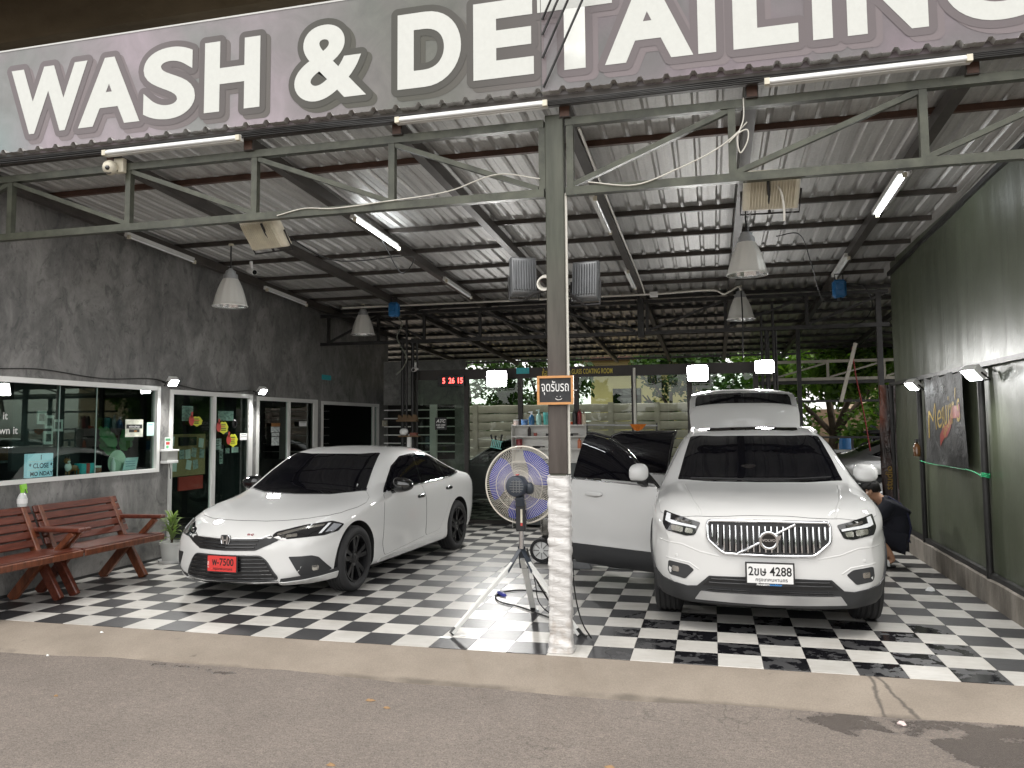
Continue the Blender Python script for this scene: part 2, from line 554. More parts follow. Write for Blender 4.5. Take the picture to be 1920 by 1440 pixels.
# checkerboard floor: every tile in view is a piece of its own
m_bed = mat("floor_screed", (0.10, 0.10, 0.095), 0.9)
def tile_material(name, dark):
    m, t, b = node_mat(name)
    P = wpos(t)
    xs = sepxyz(t, P)
    sc = t.nodes.new("ShaderNodeVectorMath")
    sc.operation = 'SCALE'
    sc.inputs['Scale'].default_value = 1 / 0.3
    t.links.new(P, sc.inputs[0])
    fl = t.nodes.new("ShaderNodeVectorMath")
    fl.operation = 'FLOOR'
    t.links.new(sc.outputs[0], fl.inputs[0])
    off = t.nodes.new("ShaderNodeVectorMath")
    off.operation = 'MULTIPLY'
    off.inputs[1].default_value = (7.3, 3.7, 0)
    t.links.new(fl.outputs[0], off.inputs[0])
    sh = t.nodes.new("ShaderNodeVectorMath")
    sh.operation = 'ADD'
    t.links.new(P, sh.inputs[0])
    t.links.new(off.outputs[0], sh.inputs[1])
    wn = t.nodes.new("ShaderNodeTexWhiteNoise")
    wn.noise_dimensions = '2D'
    t.links.new(fl.outputs[0], wn.inputs['Vector'])
    st = t.nodes.new("ShaderNodeMapping")
    st.inputs['Scale'].default_value = (3.0, 11.0, 1)
    t.links.new(sh.outputs[0], st.inputs[0])
    vein = noise(t, st.outputs[0], 1.3, 6, 0.7, 1.2)
    fine = noise(t, st.outputs[0], 9, 3)
    dirt = noise(t, P, 2.2, 5, 0.65)
    # damp, dirty area in front of the right-hand car
    area = mth(t, 'MULTIPLY', band(t, xs[0], -0.75, 1.75, 0.25), band(t, xs[1], -0.2, 1.45, 0.25))
    if dark:
        c = ramp(t, vein, [(0.30, (0.022, 0.022, 0.024)), (0.72, (0.042, 0.042, 0.045))])
        wetm = ramp(t, noise(t, sh.outputs[0], 5.5, 4, 0.6), [(0.47, (0, 0, 0)), (0.50, (1, 1, 1))])
        wetm = mth(t, 'MULTIPLY', wetm, ramp(t, mth(t, 'MULTIPLY', area, mth(t, 'ADD', dirt, 0.45)), [(0.35, (0, 0, 0)), (0.5, (1, 1, 1))]))
        c = mixc(t, mth(t, 'MULTIPLY', area, mth(t, 'MULTIPLY', fine, 0.35)), c, (0.10, 0.10, 0.10))
        c = mixc(t, wetm, c, (0.008, 0.008, 0.010))
        rough = mth(t, 'SUBTRACT', mth(t, 'ADD', 0.36, mth(t, 'MULTIPLY', fine, 0.16)), mth(t, 'MULTIPLY', wetm, 0.34))
    else:
        c = ramp(t, vein, [(0.25, (0.44, 0.428, 0.40)), (0.6, (0.545, 0.53, 0.50))])
        stain = ramp(t, noise(t, st.outputs[0], 2.4, 5, 0.7, 0.8), [(0.55, (0, 0, 0)), (0.75, (1, 1, 1))])
        c = mixc(t, mth(t, 'MULTIPLY', mth(t, 'MULTIPLY', stain, area), 0.55), c, (0.38, 0.345, 0.29))
        c = mixc(t, mth(t, 'MULTIPLY', ramp(t, dirt, [(0.48, (0, 0, 0)), (0.72, (1, 1, 1))]), 0.5), c, (0.36, 0.34, 0.30))
        scuff = ramp(t, noise(t, st.outputs[0], 16, 4, 0.7), [(0.64, (0, 0, 0)), (0.72, (1, 1, 1))])
        c = mixc(t, mth(t, 'MULTIPLY', scuff, 0.35), c, (0.24, 0.22, 0.19))
        rough = mth(t, 'ADD', 0.22, mth(t, 'MULTIPLY', fine, 0.22))
    v = t.nodes.new("ShaderNodeMapRange")
    v.inputs['To Min'].default_value = 0.88
    v.inputs['To Max'].default_value = 1.06
    t.links.new(wn.outputs['Value'], v.inputs['Value'])
    cc = t.nodes.new("ShaderNodeCombineXYZ")
    for k in range(3):
        t.links.new(v.outputs[0], cc.inputs[k])
    c = mixc(t, 1.0, c, cc.outputs[0], 'MULTIPLY')
    t.links.new(c, b.inputs['Base Color'])
    t.links.new(rough, b.inputs['Roughness'])
    b.inputs['Specular IOR Level'].default_value = 0.45
    bump(t, b, fine, 0.06, 0.004)
    return m
m_tile_b, m_tile_w = tile_material("black_marbled_tile", True), tile_material("white_marbled_tile", False)

X0, X1, Y1 = -6.9, 2.376, 7.15
floor = MB().box((X0, 0.0, -0.2), (14.0, 16.1, -0.03)).build("floor", m_bed)
floor['kind'] = 'structure'
m_conc_back = mat("back_yard_concrete", (0.20, 0.19, 0.17), 0.8, var=0.2, vscale=1.2)

def tile_mb(mb, x, y, wx=0.3, wy=0.3):
    g, h, bv = 0.0009, -0.012, 0.0012
    a, b_, c, d = x + g, y + g, x + wx - g, y + wy - g
    mb.add([(a, b_, h), (c, b_, h), (c, d, h), (a, d, h), (a, b_, -bv), (c, b_, -bv), (c, d, -bv), (a, d, -bv),
            (a + bv, b_ + bv, 0), (c - bv, b_ + bv, 0), (c - bv, d - bv, 0), (a + bv, d - bv, 0)],
           [(0, 1, 5, 4), (1, 2, 6, 5), (2, 3, 7, 6), (3, 0, 4, 7), (4, 5, 9, 8), (5, 6, 10, 9), (6, 7, 11, 10), (7, 4, 8, 11), (8, 9, 10, 11)])
_t = MB(); tile_mb(_t, 0, 0)
me_tb = _t.build("tile", m_tile_b); me_tw = _t.build("tile", m_tile_w)
mesh_tb, mesh_tw = me_tb.data, me_tw.data
bpy.data.objects.remove(me_tb); bpy.data.objects.remove(me_tw)
cells = []
for i in range(-23, 30):
    for j in range(0, 53):
        x, y = i * 0.3, j * 0.3
        inside = (x < 2.3) or (y > 6.3)
        if not inside or (x > 2.3 and y < 6.3):
            continue
        if x + 0.15 < -6.75 and y < 10:
            continue
        white = (i + j) % 2 == 0
        # rough visible size: nearest tiles inside the frame and not below the cars
        dx, dy = x + 0.15, y + 0.15 + 5.685
        dep = -dx * 0.245 + dy * 0.967
        lat = dx * 0.969 + dy * 0.245
        vis = abs(lat / dep) < 0.65 and y < 7
        hid = (-0.5 < x + 0.15 < 1.35 and y > 1.9) or (-5.1 < x + 0.15 < -3.7 and y > 1.2) or (x > 2.4)
        cells.append(((0 if (vis and not hid) else 100) + dep, x, y, white))
cells.sort()
for k, (_, x, y, white) in enumerate(cells[:300]):
    o = link_mesh("tile", mesh_tw if white else mesh_tb, floor, (x, y, 0))
for white, m in ((True, m_tile_w), (False, m_tile_b)):
    mb = MB()
    for _, x, y, wh in cells[300:]:
        if wh == white:
            tile_mb(mb, x, y)
    mb.build("tile_field", m, floor)['kind'] = 'stuff'

# =================================================================== LEFT WALL with windows and doors
m_wall, t, b = node_mat("dark_grey_polished_plaster")
P = wpos(t)
wm = t.nodes.new("ShaderNodeMapping"); wm.inputs['Scale'].default_value = (1, 1.25, 0.8); t.links.new(P, wm.inputs[0])
n1 = noise(t, wm.outputs[0], 1.6, 9, 0.74, 0.5)
n2 = noise(t, wm.outputs[0], 5.0, 6, 0.7, 0.9)
n3 = noise(t, wm.outputs[0], 11.0, 4, 0.65, 1.4)
c = ramp(t, n1, [(0.32, (0.082, 0.081, 0.080)), (0.50, (0.180, 0.177, 0.171)), (0.68, (0.320, 0.312, 0.300))])
c = mixc(t, mth(t, 'MULTIPLY', ramp(t, n2, [(0.53, (0, 0, 0)), (0.64, (1, 1, 1))]), 0.6), c, (0.062, 0.062, 0.063))
c = mixc(t, mth(t, 'MULTIPLY', ramp(t, n3, [(0.62, (0, 0, 0)), (0.70, (1, 1, 1))]), 0.6), c, (0.045, 0.045, 0.046))
c = mixc(t, mth(t, 'MULTIPLY', ramp(t, noise(t, wm.outputs[0], 24, 3), [(0.45, (0, 0, 0)), (0.75, (1, 1, 1))]), 0.25), c, (0.26, 0.255, 0.25))
t.links.new(c, b.inputs['Base Color'])
t.links.new(mth(t, 'ADD', 0.42, mth(t, 'MULTIPLY', n1, 0.3)), b.inputs['Roughness'])
bump(t, b, n1, 0.12, 0.02)
XW = -6.77
openings = [(-1.2, 2.88, 1.10, 2.175), (3.07, 4.955, 0.0, 2.145), (5.075, 6.99, 0.0, 2.12), (7.14, 9.65, 1.10, 2.105)]
def wall_with_holes(mb, x0, x1, y0, y1, z0, z1, holes):
    ys = sorted({y0, y1} | {h[0] for h in holes} | {h[1] for h in holes})
    for a, b_ in zip(ys[:-1], ys[1:]):
        hh = [h for h in holes if h[0] <= a + 1e-6 and h[1] >= b_ - 1e-6]
        if not hh:
            mb.box((x0, a, z0), (x1, b_, z1))
        else:
            h = hh[0]
            if h[2] > z0 + 1e-6:
                mb.box((x0, a, z0), (x1, b_, h[2]))
            mb.box((x0, a, h[3]), (x1, b_, z1))
mb = MB()
wall_with_holes(mb, XW - 0.12, XW, -1.5, 10.15, -0.05, 4.35, openings)
left_wall = mb.build("plaster_wall", m_wall)
tag(left_wall, "dark grey mottled plaster wall along the left with windows and doors", "wall")
m_skirt = mat("black_skirting", (0.02, 0.02, 0.02), 0.6)
MB().box((XW, -1.5, -0.002), (XW + 0.008, 3.05, 0.03)).build("skirting", m_skirt, left_wall)

m_frame = mat("white_aluminium", (0.70, 0.70, 0.68), 0.35, 0.1)
m_glass_d = glass_mat("dark_green_glass", (0.76, 0.86, 0.82), 0.03)
m_glass_l = glass_mat("clear_green_glass", (0.80, 0.87, 0.81), 0.0)
def frame_set(root, y0, y1, z0, z1, fw, mulls, fd=0.06, sashes=()):
    x0, x1 = XW - 0.045, XW + 0.018
    f = MB()
    f.box((x0, y0, z0), (x1, y0 + fw, z1)); f.box((x0, y1 - fw, z0), (x1, y1, z1))
    f.box((x0 + .002, y0 + fw, z1 - fw), (x1 - .002, y1 - fw, z1))
    f.box((x0 + .002, y0 + fw, z0), (x1 - .002, y1 - fw, z0 + fw * 0.8))
    f.build("frame", m_frame, root)
    for (ym, mw, xo) in mulls:
        MB().box((x0 + xo, ym - mw / 2, z0 + fw * 0.8), (x1 - 0.012 + xo, ym + mw / 2, z1 - fw)).build("mullion", m_frame, root)
    ys = [y0 + fw] + [m_[0] for m_ in mulls] + [y1 - fw]
    for k in range(len(ys) - 1):
        MB().box((x0 + 0.015, ys[k], z0 + fw * 0.8), (x0 + 0.021, ys[k + 1], z1 - fw)).build("pane", m_glass_d, root)
w1 = thing("shop_window", "wide white framed shop window above the wooden benches", "window", (0, 0, 0))
frame_set(w1, -1.2, 2.88, 1.10, 2.175, 0.055, [])
for yy in (0.3, 1.33, 1.86):
    MB().box((XW - 0.034, yy - 0.004, 1.145), (XW - 0.022, yy + 0.004, 2.12)).build("glass_joint", mat("glass_edge", (0.25, 0.33, 0.31), 0.2), w1)
d1 = thing("sliding_door", "white framed sliding glass door plastered with yellow notices", "door", (0, 0, 0))
frame_set(d1, 3.07, 4.955, 0.0, 2.145, 0.06, [(4.02, 0.075, 0.0)])
d2 = thing("sliding_door", "white framed sliding glass door to a black dark room behind the sedan", "door", (0, 0, 0))
frame_set(d2, 5.075, 6.99, 0.0, 2.12, 0.06, [(6.05, 0.06, 0.0)])
MB().box((XW + 0.019, 6.80, 0.0), (XW + 0.05, 6.92, 2.06)).build("sash", m_frame, d2)
MB().box((XW + 0.019, 4.80, 0.0), (XW + 0.045, 4.89, 2.08)).build("sash", m_frame, d1)
w3 = thing("shop_window", "white framed blacked out window at the far end of the dark wall", "window", (0, 0, 0))
frame_set(w3, 7.14, 9.65, 1.10, 2.105, 0.06, [(9.42, 0.05, 0.0)])

# room behind the wall
m_in = mat("dark_interior_paint", (0.035, 0.04, 0.042), 0.8, var=0.2, vscale=2)
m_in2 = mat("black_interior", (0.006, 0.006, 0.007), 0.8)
room = thing("office_room", "dim office seen through the shop window and glass door", "room", (0, 0, 0))
mb = MB()
mb.box((-9.62, -1.6, -0.05), (-9.5, 5.02, 2.8)).box((-9.5, -1.6, 2.7), (XW - .121, 5.02, 2.8)).box((-9.5, -1.7, -0.05), (XW - .121, -1.6, 2.8))
mb.box((-9.5, 4.99, -0.05), (XW - .121, 5.05, 2.69)).box((-9.5, -1.6, -0.10), (XW - .121, 4.98, -0.04))
mb.build("room_shell", m_in, room)
MB().box((XW - 0.50, -1.5, 0.0), (XW - 0.122, 2.88, 1.085)).build("window_counter", m_in, room)
MB().box((-9.49, 0.4, 0.0), (-8.9, 4.0, 0.76)).build("back_desk", mat("desk_grey", (0.10, 0.10, 0.10), 0.6), room)
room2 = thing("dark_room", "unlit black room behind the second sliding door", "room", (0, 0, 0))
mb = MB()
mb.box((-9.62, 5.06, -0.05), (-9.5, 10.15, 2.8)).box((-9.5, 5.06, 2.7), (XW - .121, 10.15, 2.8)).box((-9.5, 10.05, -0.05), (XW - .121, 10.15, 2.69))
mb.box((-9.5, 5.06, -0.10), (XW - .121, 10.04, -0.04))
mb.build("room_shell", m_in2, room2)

# =================================================================== RIGHT WALL: green tarpaulin on a pole frame over a low concrete curb
m_curbc, t, b = node_mat("stained_rendered_curb")
P = wpos(t)
mp = t.nodes.new("ShaderNodeMapping"); mp.inputs['Scale'].default_value = (1, 5, 1.2); t.links.new(P, mp.inputs[0])
c = ramp(t, noise(t, mp.outputs[0], 1.5, 6), [(0.3, (0.16, 0.14, 0.115)), (0.7, (0.30, 0.27, 0.235))])
c = mixc(t, mth(t, 'MULTIPLY', ramp(t, noise(t, mp.outputs[0], 4, 4), [(0.6, (0, 0, 0)), (0.75, (1, 1, 1))]), 0.6), c, (0.07, 0.07, 0.055))
t.links.new(c, b.inputs['Base Color']); b.inputs['Roughness'].default_value = 0.85
bump(t, b, noise(t, P, 30, 4), 0.4, 0.01)
vs, fs = [], []
ny = 30
for k in range(ny + 1):
    y = -0.25 + 6.5 * k / ny
    h = 0.236 + random.uniform(-.006, .006)
    vs += [(2.377, y, -0.05), (2.377 + random.uniform(-.004, .004), y, h - .012), (2.392, y, h), (2.62, y, h + .003)]
    if k:
        o = (k - 1) * 4
        fs += [(o + i, o + 4 + i, o + 5 + i, o + 1 + i) for i in range(3)]
fs += [(0, 1, 2, 3), (ny * 4 + 3, ny * 4 + 2, ny * 4 + 1, ny * 4)]
mb = MB(); mb.add(vs, fs); mb.add([(2.377, -0.25, -0.05)], [])
curb = mb.build("curb_wall", m_curbc, smooth=35)
tag(curb, "low stained concrete curb below the green tarpaulin wall", "curb")

m_tarp, t, b = node_mat("green_tarpaulin")
P = wpos(t)
mp = t.nodes.new("ShaderNodeMapping"); mp.inputs['Scale'].default_value = (1, 3.2, 0.35); t.links.new(P, mp.inputs[0])
fold = noise(t, mp.outputs[0], 1.6, 4, 0.55, 0.4)
c = ramp(t, noise(t, P, 0.8, 4), [(0.3, (0.074, 0.087, 0.055)), (0.7, (0.100, 0.113, 0.076))])
t.links.new(c, b.inputs['Base Color'])
t.links.new(mth(t, 'ADD', 0.32, mth(t, 'MULTIPLY', noise(t, P, 3, 3), 0.14)), b.inputs['Roughness'])
mixh = mth(t, 'ADD', fold, mth(t, 'MULTIPLY', noise(t, P, 2.2, 5, 0.6), 0.5))
bump(t, b, mixh, 0.20, 0.05)
def tarp(name, y0, y1, z0, z1, seed, amp=0.02, parent=None):
    rnd = random.Random(seed)
    ph = [rnd.uniform(0, 6.28) for _ in range(8)]
    ny, nz = max(6, int((y1 - y0) / 0.05)), 26
    vs, fs = [], []
    for j in range(nz + 1):
        z = z0 + (z1 - z0) * j / nz
        e = max(0.0, math.sin(math.pi * j / nz)) ** 0.5
        for i in range(ny + 1):
            y = y0 + (y1 - y0) * i / ny
            d = math.sin(y * 3.1 + ph[0] + z * .6) * .5 + math.sin(y * 9.7 + ph[1] - z * 1.1) * .22 + math.sin(y * 19 + ph[2] + z * .4) * .10 + math.sin(z * 2.6 + ph[3] + y) * .35
            vs.append((2.455 + amp * d * (0.25 + 0.75 * e), y, z))
    n = ny + 1
    for j in range(nz):
        for i in range(ny):
            fs.append((j * n + i, j * n + i + 1, (j + 1) * n + i + 1, (j + 1) * n + i))
    # thickness: a back layer 4 mm behind
    m = len(vs)
    vs += [(x + .004, y, z) for x, y, z in vs]
    fs += [tuple(reversed([q + m for q in f])) for f in fs]
    mb = MB(); mb.add(vs, fs)
    return mb.build(name, m_tarp, parent, smooth=60)
tw = thing("tarpaulin_wall", "green tarpaulin side wall on black poles at the right of the bay", "wall", (0, 0, 0))
ztop = lambda y: 3.94 - 0.047 * y
tarp("upper_tarpaulin", -0.3, 6.08, 2.152, 3.86, 3, 0.018, tw)
tarp("lower_tarpaulin", -0.3, 2.376, 0.25, 2.15, 4, 0.022, tw)
tarp("lower_tarpaulin", 2.374, 4.602, 0.25, 2.15, 5, 0.022, tw)
tarp("lower_tarpaulin", 4.598, 6.06, 0.25, 2.15, 6, 0.022, tw)
for yy in (0.15, 2.375, 4.60, 6.08):
    MB().tube([(2.405, yy, 0.235), (2.405, yy, 2.17)], 0.03, 12).build("pole", m_steel_dark, tw, smooth=40)
MB().bar((2.41, -0.3, 2.165), (2.41, 6.12, 2.165), 0.045, 0.045).build("rail", m_steel_dark, tw)
MB().bar((2.42, -0.3, 0.262), (2.42, 6.12, 0.262), 0.05, 0.045).build("base_rail", m_steel_dark, tw)
MB().bar((2.44, -0.3, 3.885), (2.44, 6.12, 3.70), 0.04, 0.05).build("top_rail", m_steel_dark, tw)

# =================================================================== ROOF
m_sheet, t, b = node_mat("galvanised_roof_sheet")
P = wpos(t)
mp = t.nodes.new("ShaderNodeMapping"); mp.inputs['Scale'].default_value = (9, 0.7, 1); t.links.new(P, mp.inputs[0])
st = noise(t, mp.outputs[0], 1.7, 5, 0.6)
sp = noise(t, P, 45, 2)
c = ramp(t, st, [(0.25, (0.42, 0.415, 0.405)), (0.75, (0.66, 0.652, 0.635))])
c = mixc(t, 0.25, c, ramp(t, sp, [(0.3, (0.6, 0.6, 0.6)), (0.7, (1.15, 1.15, 1.15))]), 'MULTIPLY')
t.links.new(c, b.inputs['Base Color'])
b.inputs['Metallic'].default_value = 0.45
t.links.new(mth(t, 'ADD', 0.42, mth(t, 'MULTIPLY', st, 0.22)), b.inputs['Roughness'])
bump(t, b, st, 0.12, 0.01)
zr = lambda y: 4.135 - 0.047 * y
roof = thing("carport_roof", "corrugated metal carport roof on steel rafters over the car wash bays", "roof", (0, 0, 0))
PIT, NR = 0.19, 4
def sheet_mesh(ya, yb, lift, n):
    prof = []
    for k in range(NR):
        o = k * PIT
        prof += [(o, 0), (o + .040, 0), (o + .041, .003), (o + .062, .003), (o + .063, 0), (o + .118, 0), (o + .136, .030), (o + .160, .030), (o + .178, 0)]
    prof.append((NR * PIT + .012, 0))
    vs, fs = [], []
    for j in range(n + 1):
        y = ya + (yb - ya) * j / n
        for x, h in prof:
            vs.append((x, y, zr(y) + h + lift))
    m = len(prof)
    for j in range(n):
        for i in range(m - 1):
            fs.append((j * m + i, j * m + i + 1, (j + 1) * m + i + 1, (j + 1) * m + i))
    mb = MB(); mb.add(vs, fs)
    o = mb.build("roof_sheet", m_sheet, smooth=15)
    me = o.data
    bpy.data.objects.remove(o)
    return me
sm_f, sm_b = sheet_mesh(-0.075, 7.3, 0.0, 8), sheet_mesh(7.1, 15.2, -0.003, 8)
for k in range(-1, 14):
    x = -7.62 + k * 0.76
    if x < 3.0:
        o = link_mesh("roof_sheet", sm_f, roof, (x, 0, random.uniform(-.002, .002)))
for k in range(-3, 20):
    link_mesh("roof_sheet", sm_b, roof, (-7.62 + k * 0.76, 0, random.uniform(-.002, .002)))
m_sheet_b = m_sheet.copy(); m_sheet_b.name = "galvanised_rear_sheet"
_pb = m_sheet_b.node_tree.nodes["Principled BSDF"]; _pb.inputs['Metallic'].default_value = 0.95
for _l in list(_pb.inputs['Roughness'].links): m_sheet_b.node_tree.links.remove(_l)
_pb.inputs['Roughness'].default_value = 0.30
sm_b.materials[0] = m_sheet_b
RX = [-6.56, -5.09, -3.72, -2.38, -1.02, 0.34, 1.76]
for k, x in enumerate(RX):
    m = m_rust if k in (3, 5) else m_rafter
    MB().bar((x, 0.045, zr(0.045) - .105), (x, 7.12, zr(7.12) - .105), 0.085, 0.105).build("rafter", m_rafter, roof)
    MB().box((x - .036, 0.038, zr(0.04) - .152), (x + .036, 0.0449, zr(0.04) - .060)).build("rafter_end", m_rust, roof)
for x in RX + [3.2, 4.6, 6.0]:
    MB().bar((x, 7.13, zr(7.13) - .115), (x, 15.1, zr(15.1) - .115), 0.075, 0.10).build("rafter", m_steel_dark, roof)
PY = [0.92, 1.95, 2.93, 3.86, 4.83, 5.72, 6.42]
PY = [0.92, 2.93, 3.86, 4.83, 5.72, 6.42]
for y in PY:
    m = m_rust if y < 2 else m_rafter
    MB().bar((-6.76, y, zr(y) - .028), (2.44, y, zr(y) - .028), 0.045, 0.052).build("purlin", m, roof)
for k in range(9):
    y = 7.45 + k * 0.98
    MB().bar((-9.5, y, zr(y) - .033), (8, y, zr(y) - .033), 0.06, 0.055).build("purlin", m_steel_dark, roof)
MB().box((-8.5, -0.012, 4.055), (4.5, 0.036, 4.128)).build("eave_purlin", m_rafter, roof)

def truss(name, label, y, zb, zt, spans, m, w=0.062, xs=None):
    r = thing(name, label, "truss", (0, 0, 0))
    for (xa, xb, verts, diags) in spans:
        MB().bar((xa, y, zt), (xb, y, zt), w, w).build("top_chord", m, r)
        MB().bar((xa, y, zb), (xb, y, zb), w, w).build("bottom_chord", m, r)
        for x in verts:
            MB().bar((x, y, zb + w / 2), (x, y, zt - w / 2), w * .85, w * .85, (0, 1, 0)).build("strut", m, r)
        for (x0, z0, x1, z1) in diags:
            MB().bar((x0, y + .002, z0), (x1, y + .002, z1), w * .62, w * .7, (0, 1, 0)).build("brace", m, r)
    return r
zb, zt = 3.412, 3.952
vL = [-6.21, -4.93, -3.68, -2.44]
dL = [(-6.19, zt - .04, -4.95, zb + .04), (-4.91, zt - .04, -3.70, zb + .04), (-3.66, zt - .04, -2.46, zb + .04), (-2.42, zt - .04, -1.24, zb + .04), (-6.23, zt - .04, -7.4, zb + .04)]
vR = [0.195, 1.455]
dR = [(-1.0, zb + .04, 0.17, zt - .04), (0.22, zb + .04, 1.43, zt - .04), (1.48, zb + .04, 2.6, zt - .04)]
truss("roof_truss", "olive grey steel truss across the front of both bays under the sign", 0.1, zb, zt,
      [(-7.5, -1.235, vL, dL), (-1.235, -1.1915, [-1.205], []), (-1.024, 3.6, vR + [-0.99], dR)], m_truss)
truss("roof_truss", "dark steel truss across the rear in front of the glass room", 6.98, 3.10, 3.60,
      [(-6.7, -1.12, [-6.55, -5.6, -4.75, -3.75, -2.6], [(-5.58, 3.56, -4.77, 3.14), (-4.73, 3.56, -3.77, 3.14), (-3.73, 3.56, -2.62, 3.14), (-2.58, 3.56, -1.15, 3.14), (-6.53, 3.14, -5.62, 3.56)]),
       (-1.0, 2.6, [-0.96, 0.25, 1.45], [(-0.94, 3.14, 0.23, 3.56), (0.27, 3.14, 1.43, 3.56), (1.47, 3.14, 2.55, 3.56)])], m_steel_dark, 0.055)
ts = thing("truss_stub", "short dark steel stub post hanging in the middle of the rear truss", "post", (-1.06, 6.98, 0))
MB().box((-.05, -.05, 3.03), (.05, .05, 3.66)).build("stub", m_steel_dark, ts)

# front post
fp = thing("steel_post", "square olive steel post between the bays with white padding round its foot", "post", (-1.108, 0.115, 0))
m_post, t, b = node_mat("weathered_post_paint")
P = wpos(t)
mp = t.nodes.new("ShaderNodeMapping"); mp.inputs['Scale'].default_value = (14, 14, 1.5); t.links.new(P, mp.inputs[0])
zz = sepxyz(t, P)[2]
c = mixc(t, band(t, mth(t, 'ADD', zz, mth(t, 'MULTIPLY', noise(t, P, 2, 4), .8)), 0, 2.9, .5), ramp(t, noise(t, mp.outputs[0], 1.5, 5), [(.3, (.042, .046, .032)), (.7, (.075, .078, .058))]), ramp(t, noise(t, mp.outputs[0], 1.5, 5), [(.3, (.050, .040, .034)), (.7, (.085, .071, .062))]))
t.links.new(c, b.inputs['Base Color']); b.inputs['Roughness'].default_value = 0.42; b.inputs['Metallic'].default_value = 0.2
MB().bar((0, 0, 1.29), (0, 0, 4.01), 0.142, 0.11, (0, 1, 0)).build("post", m_post, fp, bevel=0.006)
MB().bar((0, 0, 0.0), (0, 0, 1.29), 0.12, 0.10, (0, 1, 0)).build("post_foot", m_truss, fp)
m_wrap, t, b = node_mat("white_plastic_wrap")
P = wpos(t)
mp = t.nodes.new("ShaderNodeMapping"); mp.inputs['Scale'].default_value = (3, 3, 9); t.links.new(P, mp.inputs[0])
n1 = noise(t, mp.outputs[0], 2.6, 4, 0.6, 1.0)
zz = sepxyz(t, P)[2]
dirt = mth(t, 'MULTIPLY', ramp(t, noise(t, P, 14, 4), [(0.50, (0, 0, 0)), (0.7, (1, 1, 1))]), band(t, zz, -0.2, 0.30, 0.22))
c = ramp(t, n1, [(0.3, (0.47, 0.455, 0.44)), (0.7, (0.64, 0.63, 0.615))])
c = mixc(t, mth(t, 'MULTIPLY', dirt, 0.6), c, (0.33, 0.26, 0.2))
t.links.new(c, b.inputs['Base Color']); b.inputs['Roughness'].default_value = 0.38
bump(t, b, n1, 0.32, 0.03)
vs, fs = [], []
nz, na = 150, 28
for j in range(nz + 1):
    z = 0.002 + 1.275 * j / nz
    for i in range(na):
        a = 2 * math.pi * i / na
        ca, sa = math.cos(a), math.sin(a)
        sq = (abs(ca) ** 8 + abs(sa) ** 8) ** (-1 / 8)
        wr = 0.0022 * math.sin(z * 38 + 2.2 * math.sin(z * 7) + a * 1.0) + 0.0022 * math.sin(z * 71 + a * 2) + random.uniform(-.0006, .0006) - .0035 * max(0, 1 - abs((z % .072) - .036) / .006)
        fl = 0.014 * max(0, 1 - z / 0.09)
        bulge = 0.002 * math.sin(z * 5.0)
        vs.append((ca * sq * (0.082 + wr + fl), sa * sq * (0.066 + wr + fl), z) if True else None)
for j in range(nz):
    for i in range(na):
        l = (i + 1) % na
        fs.append((j * na + i, j * na + l, (j + 1) * na + l, (j + 1) * na + i))
fs.append(tuple(nz * na + i for i in range(na)))
mb = MB(); mb.add(vs, fs)
mb.build("foam_padding", m_wrap, fp, smooth=60)
m_seam = mat("tape_seam", (0.45, 0.42, 0.38), 0.6)
mb = MB()
for k in range(17):
    z = 0.09 + k * 0.07
    mb.tube([(-.035 + .012 * math.sin(k * 2.1), -.0715, z), (-.038 + .012 * math.sin(k * 2.1), -.0725, z + .035)], 0.0012, 4)
mb.build("stitching", m_seam, fp)['kind'] = 'stuff'
MB().tube([(.078, -.02, 1.29), (.078, -.02, 3.4)], 0.012, 8).build("conduit", m_cable_w, fp, smooth=60)

# overpass overhead
m_over, t, b = node_mat("stained_overpass_concrete")
P = wpos(t)
mp = t.nodes.new("ShaderNodeMapping"); mp.inputs['Scale'].default_value = (0.5, 2, 1); t.links.new(P, mp.inputs[0])
c = ramp(t, noise(t, mp.outputs[0], 1.2, 6), [(0.3, (0.085, 0.065, 0.038)), (0.7, (0.17, 0.135, 0.085))])
t.links.new(c, b.inputs['Base Color']); b.inputs['Roughness'].default_value = 0.9
bump(t, b, noise(t, P, 9, 4), 0.4, 0.03)
ov = thing("overpass", "dark brown concrete overpass deck above the shop sign", "overpass", (0, 0, 0))
MB().box((-60, 1.2, 8.0), (60, 11.5, 9.2)).build("deck", m_over, ov)
for yy in (2.0, 3.9, 5.8, 7.7, 9.6):
    MB().prism([(yy - .55, 8.0), (yy - .35, 7.45), (yy + .35, 7.45), (yy + .55, 8.0)], 120, Matrix(((0, 0, 1, -60), (1, 0, 0, 0), (0, 1, 0, 0), (0, 0, 0, 1)))).build("girder", m_over, ov)
# =================================================================== SHOP SIGN
m_sign, t, b = node_mat("printed_sign_vinyl")
P = wpos(t)
xs = sepxyz(t, P)
n1 = noise(t, P, 0.9, 3, 0.5, 0.5)
n2 = noise(t, P, 3.5, 6, 0.65, 0.8)
c = ramp(t, n1, [(0.36, (0.195, 0.198, 0.192)), (0.50, (0.245, 0.215, 0.228)), (0.62, (0.300, 0.250, 0.278))])
c = mixc(t, 0.55, c, ramp(t, n2, [(0.3, (0.72, 0.74, 0.72)), (0.7, (1.22, 1.22, 1.24))]), 'MULTIPLY')
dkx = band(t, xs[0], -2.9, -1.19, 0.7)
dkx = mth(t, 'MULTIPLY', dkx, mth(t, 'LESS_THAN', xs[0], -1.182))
c = mixc(t, mth(t, 'MULTIPLY', dkx, 0.85), c, mixc(t, 1.0, (0.085, 0.090, 0.070), ramp(t, n2, [(0.3, (0.7, 0.75, 0.72)), (0.7, (1.2, 1.25, 1.2))]), 'MULTIPLY'))
